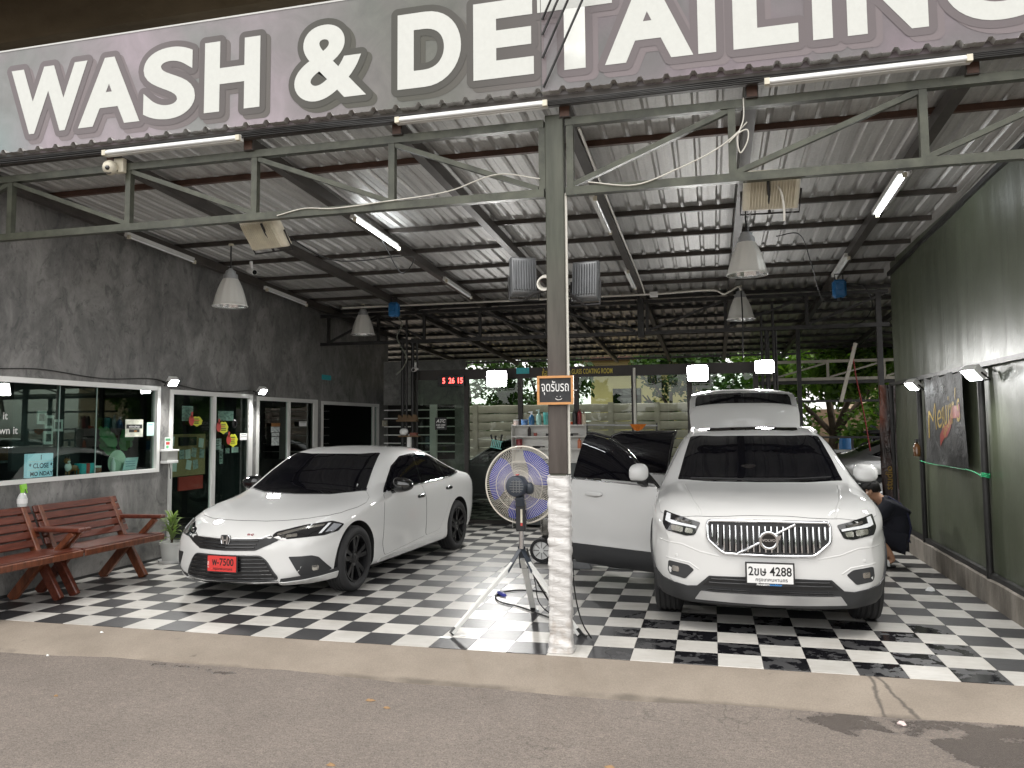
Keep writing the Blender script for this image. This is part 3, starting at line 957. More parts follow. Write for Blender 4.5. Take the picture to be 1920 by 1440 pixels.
teal = mth(t, 'MULTIPLY', band(t, xs[0], -9, -6.1, 0.35), band(t, xs[2], 4.0, 4.45, 0.2))
rgt = band(t, xs[0], -1.1, 9, .25)
c = mixc(t, mth(t, 'MULTIPLY', rgt, 1.0), c, mixc(t, 1.0, c, (.66, .625, .64), 'MULTIPLY'))
c = mixc(t, 1.0, c, (.88, .88, .88), 'MULTIPLY')
c = mixc(t, mth(t, 'MULTIPLY', teal, 0.3), c, (0.24, 0.42, 0.42))
t.links.new(c, b.inputs['Base Color']); b.inputs['Roughness'].default_value = 0.42
mp = t.nodes.new("ShaderNodeMapping"); mp.inputs['Scale'].default_value = (60, 1, 0.4); t.links.new(P, mp.inputs[0])
bump(t, b, noise(t, mp.outputs[0], 1, 1), 0.06, 0.01)
m_sign_w = mat("sign_white_print", (0.53, 0.54, 0.51), 0.4, var=0.03, vscale=30)
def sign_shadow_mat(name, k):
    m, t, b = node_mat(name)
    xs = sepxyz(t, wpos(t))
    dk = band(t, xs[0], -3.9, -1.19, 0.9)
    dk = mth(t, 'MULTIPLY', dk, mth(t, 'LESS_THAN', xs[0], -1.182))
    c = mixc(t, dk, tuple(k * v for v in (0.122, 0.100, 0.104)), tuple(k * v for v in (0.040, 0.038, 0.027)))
    t.links.new(c, b.inputs['Base Color']); b.inputs['Roughness'].default_value = 0.42
    return m
m_sign_o, m_sign_s = sign_shadow_mat("sign_outline_print", 0.9), sign_shadow_mat("sign_shadow_print", 1.25)
sign = thing("shop_sign", "long mauve and grey sign board reading WASH & DETAILING in big white letters", "sign", (0, 0, 0))
YS = -0.012
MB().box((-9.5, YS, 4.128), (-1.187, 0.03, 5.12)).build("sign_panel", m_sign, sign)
MB().box((-1.181, YS, 4.128), (6.0, 0.03, 5.12)).build("sign_panel", m_sign, sign)
MB().box((-9.5, YS - .004, 5.1205), (6.0, 0.034, 5.135)).build("edge_trim", mat("sign_edge", (0.5, 0.5, 0.48), 0.5), sign)
MB().box((-1.1868, YS - .006, 4.128), (-1.1812, 0.0, 5.12)).build("seam", mat("sign_seam", (0.08, 0.08, 0.075), 0.6), sign)
LET = [('W', -6.14, -5.31), ('A', -5.39, -4.75), ('S', -4.72, -4.20), ('H', -4.11, -3.58), ('&', -3.26, -2.62), ('D', -2.35, -1.82), ('E', -1.72, -1.24),
       ('T', -1.21, -0.64), ('A', -0.70, -0.06), ('I', -0.025, 0.10), ('L', 0.22, 0.66), ('I', 0.755, 0.885), ('N', 0.98, 1.49), ('G', 1.58, 2.17)]
ZB, ZT = 4.312, 4.925
def font_letter(name, ch, x0, x1, z0, z1, y, extra, m, dx=0.0, dz=0.0):
    """bold letter fitted to x0..x1, z0..z1; extra (metres) widens the strokes all round"""
    B0 = {'S': .030, '&': .030, 'G': .030, 'I': .05}.get(ch, .044)
    me = text_mesh(ch, 1.0, B0)
    co = [v.co for v in me.vertices]
    ax, bx = min(c.x for c in co), max(c.x for c in co)
    ay, by = min(c.y for c in co), max(c.y for c in co)
    sx, sy = (x1 - x0) / (bx - ax), (z1 - z0) / (by - ay)
    bpy.data.meshes.remove(me)
    me = text_mesh(ch, 1.0, B0)
    for v in me.vertices:
        v.co = (x0 + (v.co.x - ax) * sx + dx, y, z0 + (v.co.y - ay) * sy + dz)
    me.materials.append(m)
    return link_mesh(name, me, sign)
def dilated(name, ch, x0, x1, z0, z1, y, grow, m, dx=0.0, dz=0.0, cache={}):
    """flat print: the letter widened by grow all round, with rounded corners (contour of a distance field)"""
    key = (ch, x0)
    if key not in cache:
        me = text_mesh(ch, 1.0, {'S': .030, '&': .030, 'G': .030, 'I': .05}.get(ch, .044))
        co = np.array([v.co[:2] for v in me.vertices]); tri = []
        for p in me.polygons:
            v = list(p.vertices)
            tri += [(v[0], v[i], v[i + 1]) for i in range(1, len(v) - 1)]
        bpy.data.meshes.remove(me)
        lo, hi = co.min(0), co.max(0)
        co = (co - lo) / (hi - lo) * [x1 - x0, z1 - z0] + [x0, z0]
        tri = np.array(tri)
        ed = {}
        for a, b_, c_ in tri:
            for e in ((a, b_), (b_, c_), (c_, a)):
                k_ = tuple(sorted((tuple(co[e[0]].round(5)), tuple(co[e[1]].round(5)))))
                ed[k_] = ed.get(k_, 0) + 1
        seg = np.array([k_ for k_, n_ in ed.items() if n_ == 1])
        st_ = 0.0075
        gx = np.arange(x0 - grow - 2 * st_, x1 + grow + 3 * st_, st_); gz = np.arange(z0 - grow - 2 * st_, z1 + grow + 3 * st_, st_)
        X_, Z_ = np.meshgrid(gx, gz); Q = np.stack([X_.ravel(), Z_.ravel()], 1)
        D = np.full(len(Q), 1e9)
        for a, b_ in seg:
            d = b_ - a
            t_ = np.clip(((Q - a) @ d) / max(1e-12, d @ d), 0, 1)
            D = np.minimum(D, np.hypot(*(Q - a - t_[:, None] * d).T))
        ins = np.zeros(len(Q), bool)
        for a, b_, c_ in co[tri]:
            s1 = (b_[0] - a[0]) * (Q[:, 1] - a[1]) - (b_[1] - a[1]) * (Q[:, 0] - a[0])
            s2 = (c_[0] - b_[0]) * (Q[:, 1] - b_[1]) - (c_[1] - b_[1]) * (Q[:, 0] - b_[0])
            s3 = (a[0] - c_[0]) * (Q[:, 1] - c_[1]) - (a[1] - c_[1]) * (Q[:, 0] - c_[0])
            ins |= ((s1 >= 0) & (s2 >= 0) & (s3 >= 0)) | ((s1 <= 0) & (s2 <= 0) & (s3 <= 0))
        cache[key] = (gx, gz, np.where(ins, -D, D).reshape(X_.shape))
    gx, gz, F = cache[key]
    F = F - grow
    vid, vs, fs = {}, [], []
    def gv(j, i):
        k_ = (j, i)
        if k_ not in vid: vid[k_] = len(vs); vs.append((gx[i] + dx, y, gz[j] + dz))
        return vid[k_]
    def ev(j, i, j2, i2):
        k_ = tuple(sorted(((j, i), (j2, i2))))
        if k_ not in vid:
            (ja, ia), (jb, ib) = k_
            t_ = F[ja, ia] / (F[ja, ia] - F[jb, ib])
            vid[k_] = len(vs); vs.append((gx[ia] + (gx[ib] - gx[ia]) * t_ + dx, y, gz[ja] + (gz[jb] - gz[ja]) * t_ + dz))
        return vid[k_]
    for j in range(F.shape[0] - 1):
        i = 0
        while i < F.shape[1] - 1:
            q = [(j, i), (j, i + 1), (j + 1, i + 1), (j + 1, i)]
            s_ = [F[a] < 0 for a in q]
            if all(s_):
                i2 = i + 1                        # merge runs of full cells into one strip
                while i2 < F.shape[1] - 1 and F[j, i2 + 1] < 0 and F[j + 1, i2 + 1] < 0: i2 += 1
                fs.append((gv(j, i), gv(j, i2), gv(j + 1, i2), gv(j + 1, i))); i = i2; continue
            if any(s_):
                poly = []
                for k_ in range(4):
                    a, b_ = q[k_], q[(k_ + 1) % 4]
                    if s_[k_]: poly.append(gv(*a))
                    if s_[k_] != s_[(k_ + 1) % 4]: poly.append(ev(*a, *b_))
                if len(poly) > 2: fs.append(tuple(poly))
            i += 1
    mb = MB(); mb.add(vs, fs)
    return mb.build(name, m, sign)
for k, (ch, x0, x1) in enumerate(LET):
    o = 0.05
    z0, z1 = (ZB - .012, ZT + .012) if ch in 'S&G' else (ZB, ZT)
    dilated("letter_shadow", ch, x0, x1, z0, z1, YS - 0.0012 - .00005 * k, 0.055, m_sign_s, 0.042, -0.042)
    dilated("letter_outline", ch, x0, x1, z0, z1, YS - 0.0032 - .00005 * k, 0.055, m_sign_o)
    font_letter("letter", ch, x0, x1, z0, z1, YS - 0.0058, 0.0, m_sign_w)
# =================================================================== LAMPS AND ELECTRICS
m_alu = mat("cast_aluminium", (0.42, 0.43, 0.44), 0.45, 0.6, var=0.1, vscale=8)
m_alu_g = mat("grey_floodlight_housing", (0.16, 0.165, 0.17), 0.45, 0.5, var=0.12, vscale=9)
m_cream = mat("aged_cream_plastic", (0.60, 0.56, 0.45), 0.45, var=0.1, vscale=12)
m_flood = mat("lit_flood_glass", (1, 1, 1), 0.3, emit=(1.0, 0.99, 0.97), estr=26.0)
m_flood_s = mat("lit_small_flood_glass", (1, 1, 1), 0.3, emit=(0.95, 0.99, 1.0), estr=20.0)
m_tube_on = mat("lit_fluorescent_tube", (1, 1, 1), 0.3, emit=(0.94, 0.98, 1.0), estr=9.0)
m_tube_off = mat("unlit_fluorescent_tube", (0.78, 0.80, 0.80), 0.25)
FLOODW, SMALLW = 135.0, 55.0
def spot(name, loc, target, power, size=0.12, angle=150, blend=0.6, parent=None, col=(1.0, 0.985, 0.95)):
    d = bpy.data.lights.new(name, 'SPOT')
    d.energy = power
    d.spot_size = R(angle)
    d.spot_blend = blend
    d.shadow_soft_size = size
    d.color = col
    o = bpy.data.objects.new(name, d)
    COL.objects.link(o)
    o.location = loc
    o.rotation_euler = (Vector(target) - Vector(loc)).to_track_quat('-Z', 'Y').to_euler()
    return o
def aim(d):
    """rotation whose local -y axis looks along d"""
    return (-Vector(d)).to_track_quat('Y', 'Z').to_matrix().to_4x4()

def floodlight(label, loc, look, w, h, lit, power, group, body=m_alu_g, fins=12, small=False, bracket=None):
    if small: body = m_white_metal
    r = thing("floodlight", label, "floodlight", (0, 0, 0), 0, group)
    M_ = T(*loc) @ aim(look)
    mb = MB()
    k = .88
    mb.add([M_ @ Vector(p) for p in [(-w/2, -.03, -h/2), (w/2, -.03, -h/2), (w/2, -.03, h/2), (-w/2, -.03, h/2), (-w/2, .02, -h/2), (w/2, .02, -h/2), (w/2, .02, h/2), (-w/2, .02, h/2),
            (-w/2*k, .05, -h/2*k), (w/2*k, .05, -h/2*k), (w/2*k, .05, h/2*k), (-w/2*k, .05, h/2*k)]],
           [(0, 3, 2, 1), (0, 1, 5, 4), (1, 2, 6, 5), (2, 3, 7, 6), (3, 0, 4, 7), (4, 5, 9, 8), (5, 6, 10, 9), (6, 7, 11, 10), (7, 4, 8, 11), (8, 9, 10, 11)])
    mb.build("housing", body, r, smooth=30, bevel=0.006 if not small else 0.003)
    if fins:
        for i in range(fins):
            x = -w/2*k*.9 + w*k*.9 * i / (fins - 1)
            f = MB()
            f.add([M_ @ Vector(p) for p in [(x-.003, .0502, -h/2*.8), (x+.003, .0502, -h/2*.8), (x+.003, .0502, h/2*.8), (x-.003, .0502, h/2*.8), (x-.002, .072, -h/2*.76), (x+.002, .072, -h/2*.76), (x+.002, .072, h/2*.76), (x-.002, .072, h/2*.76)]],
                  [(0, 1, 5, 4), (1, 2, 6, 5), (2, 3, 7, 6), (3, 0, 4, 7), (4, 5, 6, 7)])
            f.build("cooling_fin", body, r)
    q = .96 if lit else .84
    lp = round_poly([Vector((-w/2*q, -.0325, -h/2*q)), Vector((w/2*q, -.0325, -h/2*q)), Vector((w/2*q, -.0325, h/2*q)), Vector((-w/2*q, -.0325, h/2*q))], h * .16)
    MB().add([M_ @ p for p in lp], [tuple(range(len(lp)))]).build(
        "lens", (m_flood if not small else m_flood_s) if lit else m_tube_off, r)
    mb = MB()
    zz = -h/2 - .035
    mb.tube([M_ @ Vector(p) for p in [(-w/2 - .012, 0, 0), (-w/2 - .012, .01, zz), (w/2 + .012, .01, zz), (w/2 + .012, 0, 0)]], 0.008, 6)
    mb.build("bracket", m_steel_dark, r)
    if bracket:
        MB().tube([M_ @ Vector((0, .01, zz))] + [Vector(p) for p in bracket], 0.011, 6).build("arm", m_steel_dark, r)
    if lit and power:
        s = spot("flood_beam", M_ @ Vector((0, -.05, 0)), M_ @ Vector((0, -1, -.35)), power, angle=125 if not small else 150, blend=.9)
        s.parent = r
    return r
G1 = "lit floodlights facing the street from the rear of the bays"
floodlight("white lit floodlight shining in front of the glass room, left of the post", (-3.42, 6.80, 2.415), (0.35, -1, -0.25), .34, .27, True, FLOODW, G1, bracket=[(-3.42, 6.95, 2.35), (-3.42, 7.12, 2.40)])
floodlight("white lit floodlight shining above the raised tailgate of the car", (-0.19, 6.80, 2.43), (-0.05, -1, -0.25), .32, .255, True, FLOODW, G1, bracket=[(-0.19, 6.95, 2.37), (-0.19, 7.12, 2.42)])
floodlight("lit floodlight clamped to the dark post cluster right of the tailgate", (0.80, 6.72, 2.50), (-0.3, -1, -0.25), .29, .20, True, FLOODW * .7, G1, bracket=[(0.84, 6.9, 2.42), (0.87, 7.0, 2.45)])
G2 = "small lit lamps on the side walls"
floodlight("small lit lamp above the left jamb of the notice covered door", (-6.60, 2.90, 2.235), (0.75, -0.25, -0.75), .12, .10, True, SMALLW, G2, fins=0, small=True, bracket=[(-6.68, 2.92, 2.2), (-6.77, 2.92, 2.24)])
floodlight("small lit lamp between the two sliding doors on the dark wall", (-6.60, 4.95, 2.20), (0.75, -0.25, -0.75), .12, .10, True, SMALLW, G2, fins=0, small=True, bracket=[(-6.68, 4.97, 2.16), (-6.77, 4.97, 2.2)])
floodlight("small lit lamp on the tarpaulin pole left of the black banner", (2.30, 4.40, 2.08), (-0.75, -0.25, -0.8), .17, .12, True, SMALLW * .42, G2, fins=0, small=True, bracket=[(2.36, 4.5, 2.1), (2.41, 4.6, 2.14)])
floodlight("small lit lamp on the tarpaulin pole right of the black banner", (2.30, 2.20, 2.085), (-0.75, -0.25, -0.8), .19, .13, True, SMALLW * .42, G2, fins=0, small=True, bracket=[(2.36, 2.3, 2.1), (2.41, 2.375, 2.14)])
G3 = "large floodlights seen from behind under the front truss"
floodlight("old cream floodlight hanging tilted under the truss of the left bay", (-3.72, 0.32, 3.34), (0.15, .75, 0.66), .40, .30, False, 0, G3, m_cream, 16, bracket=[(-3.66, 0.16, 3.37)])
floodlight("old cream floodlight hanging tilted under the truss of the right bay", (0.47, 0.32, 3.37), (-0.05, .75, 0.66), .40, .30, False, 0, G3, m_cream, 16, bracket=[(0.44, 0.16, 3.39)])
G4 = "grey floodlights clamped either side of the steel post"
floodlight("grey finned floodlight clamped to the left of the steel post", (-1.405, 0.26, 2.81), (-0.45, 1, -0.12), .21, .31, False, 0, G4, m_alu_g, 9, bracket=[(-1.30, 0.18, 2.66), (-1.18, 0.13, 2.68)])
floodlight("grey finned floodlight clamped to the right of the steel post", (-0.91, 0.26, 2.75), (0.12, 1, -0.12), .21, .31, False, 0, G4, m_alu_g, 9, bracket=[(-.97, 0.18, 2.60), (-1.04, 0.13, 2.66)])

def tube_light(label, p0, p1, side, lit, group):
    r = thing("tube_light", label, "tube light", (0, 0, 0), 0, group)
    p0, p1 = Vector(p0), Vector(p1)
    MB().bar(p0, p1, 0.045, 0.05).build("batten", m_white_metal, r)
    d = (p1 - p0).normalized()
    off = Vector(side)
    MB().tube([p0 + off + d * .03, p1 + off - d * .03], 0.014, 10).build("tube", m_tube_on if lit else m_tube_off, r, smooth=60)
    for q in (p0 + off + d * .015, p1 + off - d * .015):
        MB().cbox(q, (.035, .03, .045)).build("lamp_holder", m_cream, r)
    return r
rz_ = lambda y: zr(y) - .165
G5 = "fluorescent tube lights fixed along the rafters"
for x, ya, yb, lit, lab in [(-3.66, 1.89, 3.15, True, "lit fluorescent tube light on the rafter above the white sedan"),
                            (-3.66, 4.88, 6.1, False, "white unlit tube light further back on the rafter above the sedan"),
                            (-6.50, 1.9, 3.12, False, "unlit tube light high on the dark plaster wall, the nearer one"),
                            (-6.50, 4.82, 6.05, False, "unlit tube light high on the dark plaster wall, the farther one"),
                            (-1.08, 1.84, 3.06, False, "unlit tube light on the rafter just right of the steel post"),
                            (-1.08, 4.93, 6.03, False, "unlit tube light further back on the rafter right of the post"),
                            (1.70, 1.86, 3.09, True, "lit fluorescent tube light on the rafter near the tarpaulin wall"),
                            (1.70, 4.85, 5.98, False, "unlit tube light on the rafter above the blue hose reel at right")]:
    tube_light(lab, (x, ya, rz_(ya) + .01), (x, yb, rz_(yb) + .01), (0.03 if x > -6 else .03, 0, -0.035), lit, G5)
G6 = "old tube lights under the eave below the sign"
for xa, xb, za, zb_, lab in [(-5.06, -3.72, 4.04, 4.045, "grimy unlit tube light under the eave below the letters SH"), (-2.34, -1.13, 4.045, 4.05, "grimy unlit tube light under the eave just left of the steel post"),
                        (0.42, 1.72, 4.03, 4.04, "grimy unlit tube light under the eave at the right below the letter N")]:
    tube_light(lab, (xa, -0.045, za), (xb, -0.045, zb_), (0, -0.036, -0.005), False, G6)

# pendant bell lamps
m_bell, t, b = node_mat("ribbed_bell_shade")
b.inputs['Base Color'].default_value = (0.80, 0.79, 0.75, 1); b.inputs['Metallic'].default_value = 0.25; b.inputs['Roughness'].default_value = 0.38
b.inputs['Transmission Weight'].default_value = 0.0
m_bell_in = mat("mirror_reflector", (0.85, 0.86, 0.86), 0.22, 0.9)
def pendant(label, x, y, zbot, ztop, zceil, n=48):
    r = thing("pendant_lamp", label, "pendant lamp", (x, y, zbot), 0, "bell shaped pendant lamps under the roof")
    H = ztop - zbot
    prof = [(.205, 0), (.207, .012), (.196, .02), (.188, .035), (.165, .13), (.140, .215), (.112, .285), (.088, .335)]
    vs, fs = [], []
    for rr, z in prof:
        for i in range(n):
            a = 2 * math.pi * i / n
            k = 1 + (0.030 if (i % 4 < 2) else -0.022) * (1 if z > .03 else 0)
            vs.append((rr * k * math.cos(a), rr * k * math.sin(a), z))
    for j in range(len(prof) - 1):
        for i in range(n):
            l = (i + 1) % n
            fs.append((j * n + i, j * n + l, (j + 1) * n + l, (j + 1) * n + i))
    mb = MB(); mb.add(vs, fs); mb.build("shade", m_bell, r, smooth=50)
    vs2 = [(a * .975, b_ * .975, c + .001) for a, b_, c in vs]
    mb = MB(); mb.add(vs2, [tuple(reversed(f)) for f in fs]); mb.build("reflector", m_bell_in, r, smooth=20)
    MB().lathe([(.0, .338), (.088, .336), (.086, .35), (.080, .39), (.062, .395), (.058, .43), (.045, .44), (.04, H - .03), (.02, H), (0, H)], 20).build("lamp_housing", m_alu, r, smooth=40)
    MB().lathe([(0, .08), (.03, .085), (.055, .12), (.058, .16), (.03, .23), (.03, .30), (0, .30)], 14).build("bulb", mat("frosted_bulb", (0.8, 0.8, 0.78), 0.25), r, smooth=60)
    MB().tube([(0, 0, H), (0, 0, zceil - zbot)], 0.009, 8).build("suspension_rod", m_steel_dark if zceil - ztop < .4 else m_alu, r)
    MB().lathe([(0, zceil - zbot + .002), (.03, zceil - zbot), (.035, zceil - zbot - .02), (0, zceil - zbot - .025)], 12).build("ceiling_cup", m_cream, r)
pendant("ribbed metal pendant lamp hanging in front of the dark wall at left", -5.57, 2.57, 3.095, 3.56, 3.86)
pendant("ribbed metal pendant lamp hanging above the bonnet of the right-hand car", 0.39, 2.57, 3.15, 3.58, 3.86)
pendant("smaller looking ribbed pendant lamp hanging back left by the blue hose reel", -5.69, 6.55, 3.19, 3.63, 3.72)
pendant("smaller looking ribbed pendant lamp hanging at the rear above the tailgate", 0.465, 6.55, 3.195, 3.60, 3.72)
# chain of the front right pendant
ch = MB()
for k in range(9):
    z = 3.60 + k * .032
    ch.tube([(.41 + .008 * math.cos(a) * (k % 2), 2.57 + .008 * math.cos(a) * ((k + 1) % 2), z + .022 * math.sin(a)) for a in [i * math.pi / 4 for i in range(8)]], .003, 4, closed=True)
tag(ch.build("lamp_chain", m_alu), "short steel chain beside the rod of the front right pendant", "chain")
# =================================================================== CAR TOOLKIT
def pchip(xk, yk, x):
    xk, yk, x = np.asarray(xk, float), np.asarray(yk, float), np.asarray(x, float)
    h = np.diff(xk); d = np.diff(yk) / h
    m = np.zeros_like(yk)
    for i in range(1, len(xk) - 1):
        if d[i - 1] * d[i] > 0:
            w1, w2 = 2 * h[i] + h[i - 1], h[i] + 2 * h[i - 1]
            m[i] = (w1 + w2) / (w1 / d[i - 1] + w2 / d[i])
    m[0], m[-1] = d[0], d[-1]
    k = np.clip(np.searchsorted(xk, x) - 1, 0, len(h) - 1)
    t = (x - xk[k]) / h[k]
    return (yk[k] * (1 + 2 * t) * (1 - t) ** 2 + h[k] * m[k] * t * (1 - t) ** 2 + yk[k + 1] * t * t * (3 - 2 * t) + h[k] * m[k + 1] * t * t * (t - 1))

def catmull(P, ns):
    """centripetal curve through P with ns[i] samples on span i"""
    P = [np.array(p, float) for p in P]
    Q = [2 * P[0] - P[1]] + P + [2 * P[-1] - P[-2]]
    out = []
    for i in range(len(P) - 1):
        p0, p1, p2, p3 = Q[i:i + 4]
        t0 = 0.0
        t1 = t0 + max(1e-4, np.linalg.norm(p1 - p0)) ** .5
        t2 = t1 + max(1e-4, np.linalg.norm(p2 - p1)) ** .5
        t3 = t2 + max(1e-4, np.linalg.norm(p3 - p2)) ** .5
        for k in range(ns[i]):
            t = t1 + (t2 - t1) * k / ns[i]
            a1 = (t1 - t) / (t1 - t0) * p0 + (t - t0) / (t1 - t0) * p1
            a2 = (t2 - t) / (t2 - t1) * p1 + (t - t1) / (t2 - t1) * p2
            a3 = (t3 - t) / (t3 - t2) * p2 + (t - t2) / (t3 - t2) * p3
            b1 = (t2 - t) / (t2 - t0) * a1 + (t - t0) / (t2 - t0) * a2
            b2 = (t3 - t) / (t3 - t1) * a2 + (t - t1) / (t3 - t1) * a3
            out.append((t2 - t) / (t2 - t1) * b1 + (t - t1) / (t2 - t1) * b2)
    out.append(P[-1])
    return out

def car_body(tab, front, rear, lean, shoulder, scoop, _u, stations):
    """closed lofted body; front/rear = (plan depth, fade length). Returns (mesh data with arches cut, BVH of the uncut skin)"""
    tab = np.array(tab, float)
    L = tab[-1, 0]
    W = tab[:, 4].max()
    NS = [2, 3, 4, 4, 5, 4, 9, 5, 5]
    rings = []
    for s in stations:
        v = [s] + [float(pchip(tab[:, 0], tab[:, k], [s])[0]) for k in range(1, 11)]
        _, zb, xs, zs, xm, zm, xb, zbl, xr, zr_, zc = v
        half = catmull([(0, zb), (.85 * xs, zb), (xs, zs), (xm - scoop, zs + .52 * (zm - zs)), (xm, zm), (xm - .010, max(zm + .03, zbl - shoulder)), (xb, zbl), (xr, zr_), (.52 * xr, zr_ + .80 * (zc - zr_)), (0, zc)], NS)
        ring = []
        def yy(x, z):
            a = max(0.0, 1 - s / front[1]); a = a * a * (3 - 2 * a)
            b_ = max(0.0, 1 - (L - s) / rear[1]); b_ = b_ * b_ * (3 - 2 * b_)
            q = (abs(x) / W) ** 2.1
            y = s + front[0] * a * q - rear[0] * b_ * q
            a2 = max(0.0, 1 - s / .5)
            return y + lean(z) * a2 * a2
        for x, z in half:
            ring.append((x, yy(x, z), z))
        for x, z in half[-2:0:-1]:
            ring.append((-x, yy(x, z), z))
        rings.append(ring)
    n = len(rings[0])
    vs = [p for r in rings for p in r]
    fs = []
    for j in range(len(rings) - 1):
        for i in range(n):
            l = (i + 1) % n
            fs.append((j * n + i, (j + 1) * n + i, (j + 1) * n + l, j * n + l))
    def cap(ring, s, flip, base):
        zs_ = [p[2] for p in ring]
        zm_ = (min(zs_) + max(zs_)) / 2
        prev = [base + i for i in range(n)]
        steps = [.93, .82, .68, .52, .36, .2, .08]
        for t_ in steps:
            cur = []
            for (x, y, z) in ring:
                xx, zz = x * t_, zm_ + (z - zm_) * t_
                if s == 0:
                    q = (abs(xx) / W) ** 2.1
                    y2 = front[0] * q + lean(zz) - .012 * (1 - t_)
                else:
                    q = (abs(xx) / W) ** 2.1
                    y2 = L - rear[0] * q + .012 * (1 - t_)
                cur.append(len(vs)); vs.append((xx, y2, zz))
            for i in range(n):
                l = (i + 1) % n
                f = (prev[i], prev[l], cur[l], cur[i])
                fs.append(f if not flip else f[::-1])
            prev = cur
        fs.append(tuple(prev) if not flip else tuple(prev[::-1]))
    cap(rings[0], 0, False, 0)
    cap(rings[-1], L, True, (len(rings) - 1) * n)
    me = bpy.data.meshes.new("body")
    me.from_pydata(vs, [], fs)
    bm = bmesh.new(); bm.from_mesh(me)
    bmesh.ops.recalc_face_normals(bm, faces=bm.faces)
    bm.to_mesh(me)
    bvh = BVHTree.FromBMesh(bm)
    bm.free()
    return me, bvh

def cut_arches(me, axles, r_arch, z_ax, paint, black, x_in=0.56, z_low=0.0):
    o = bpy.data.objects.new("body", me); COL.objects.link(o)
    me.materials.append(paint); me.materials.append(black)
    cut = MB()
    for s in axles:
        for sg in (-1, 1):
            M_ = Matrix(((0, 0, sg, 0), (1, 0, 0, s), (0, 1, 0, z_ax), (0, 0, 0, 1)))
            prof = [(0, x_in), (r_arch, x_in), (r_arch, 1.3), (0, 1.3)]
            cut.lathe(prof[:], 48, M_)
    cme = bpy.data.meshes.new("cutter"); cme.from_pydata(cut.v, [], cut.f)
    bm = bmesh.new(); bm.from_mesh(cme)
    bmesh.ops.remove_doubles(bm, verts=bm.verts, dist=1e-5)
    bmesh.ops.recalc_face_normals(bm, faces=bm.faces)
    bm.to_mesh(cme); bm.free()
    cme.materials.append(paint); cme.materials.append(black)
    for p in cme.polygons: p.material_index = 1
    co = bpy.data.objects.new("cutter", cme); COL.objects.link(co)
    md = o.modifiers.new("b", 'BOOLEAN'); md.operation = 'DIFFERENCE'; md.object = co; md.solver = 'EXACT'
    dg = bpy.context.evaluated_depsgraph_get()
    res = bpy.data.meshes.new_from_object(o.evaluated_get(dg))
    bpy.data.objects.remove(o); bpy.data.objects.remove(co)
    for p in res.polygons:
        p.use_smooth = True
        if p.center.z < z_low: p.material_index = 1
    res.set_sharp_from_angle(angle=R(38))
    return res

DIRS = {'front': Vector((0, 1, 0)), 'rear': Vector((0, -1, 0)), 'right': Vector((-1, 0, 0)), 'left': Vector((1, 0, 0)), 'top': Vector((0, 0, -1))}
def basis(d):
    d = d.normalized()
    up = Vector((0, 0, 1)) if abs(d.z) < .9 else Vector((0, 1, 0))
    a = d.cross(up).normalized()
    return d, a, a.cross(d).normalized()
def to3(d, pts):
    """2D outline given as (x,z) for front/rear, (y,z) for sides, (x,y) for top -> rough 3D points"""
    k = {'front': lambda p: (p[0], 0, p[1]), 'rear': lambda p: (p[0], 0, p[1]), 'right': lambda p: (0, p[0], p[1]), 'left': lambda p: (0, p[0], p[1]), 'top': lambda p: (p[0], p[1], 0)}[d]
    return [Vector(k(p)) for p in pts]
def snap(bvh, p, d, off):
    h = bvh.ray_cast(p - d * 6, d)
    if h[0] is None:
        h = bvh.find_nearest(p)
        q, nrm = h[0], h[1]
    else:
        q, nrm = h[0], h[1]
    if nrm.dot(d) > 0: nrm = -nrm
    return q + nrm * off, nrm
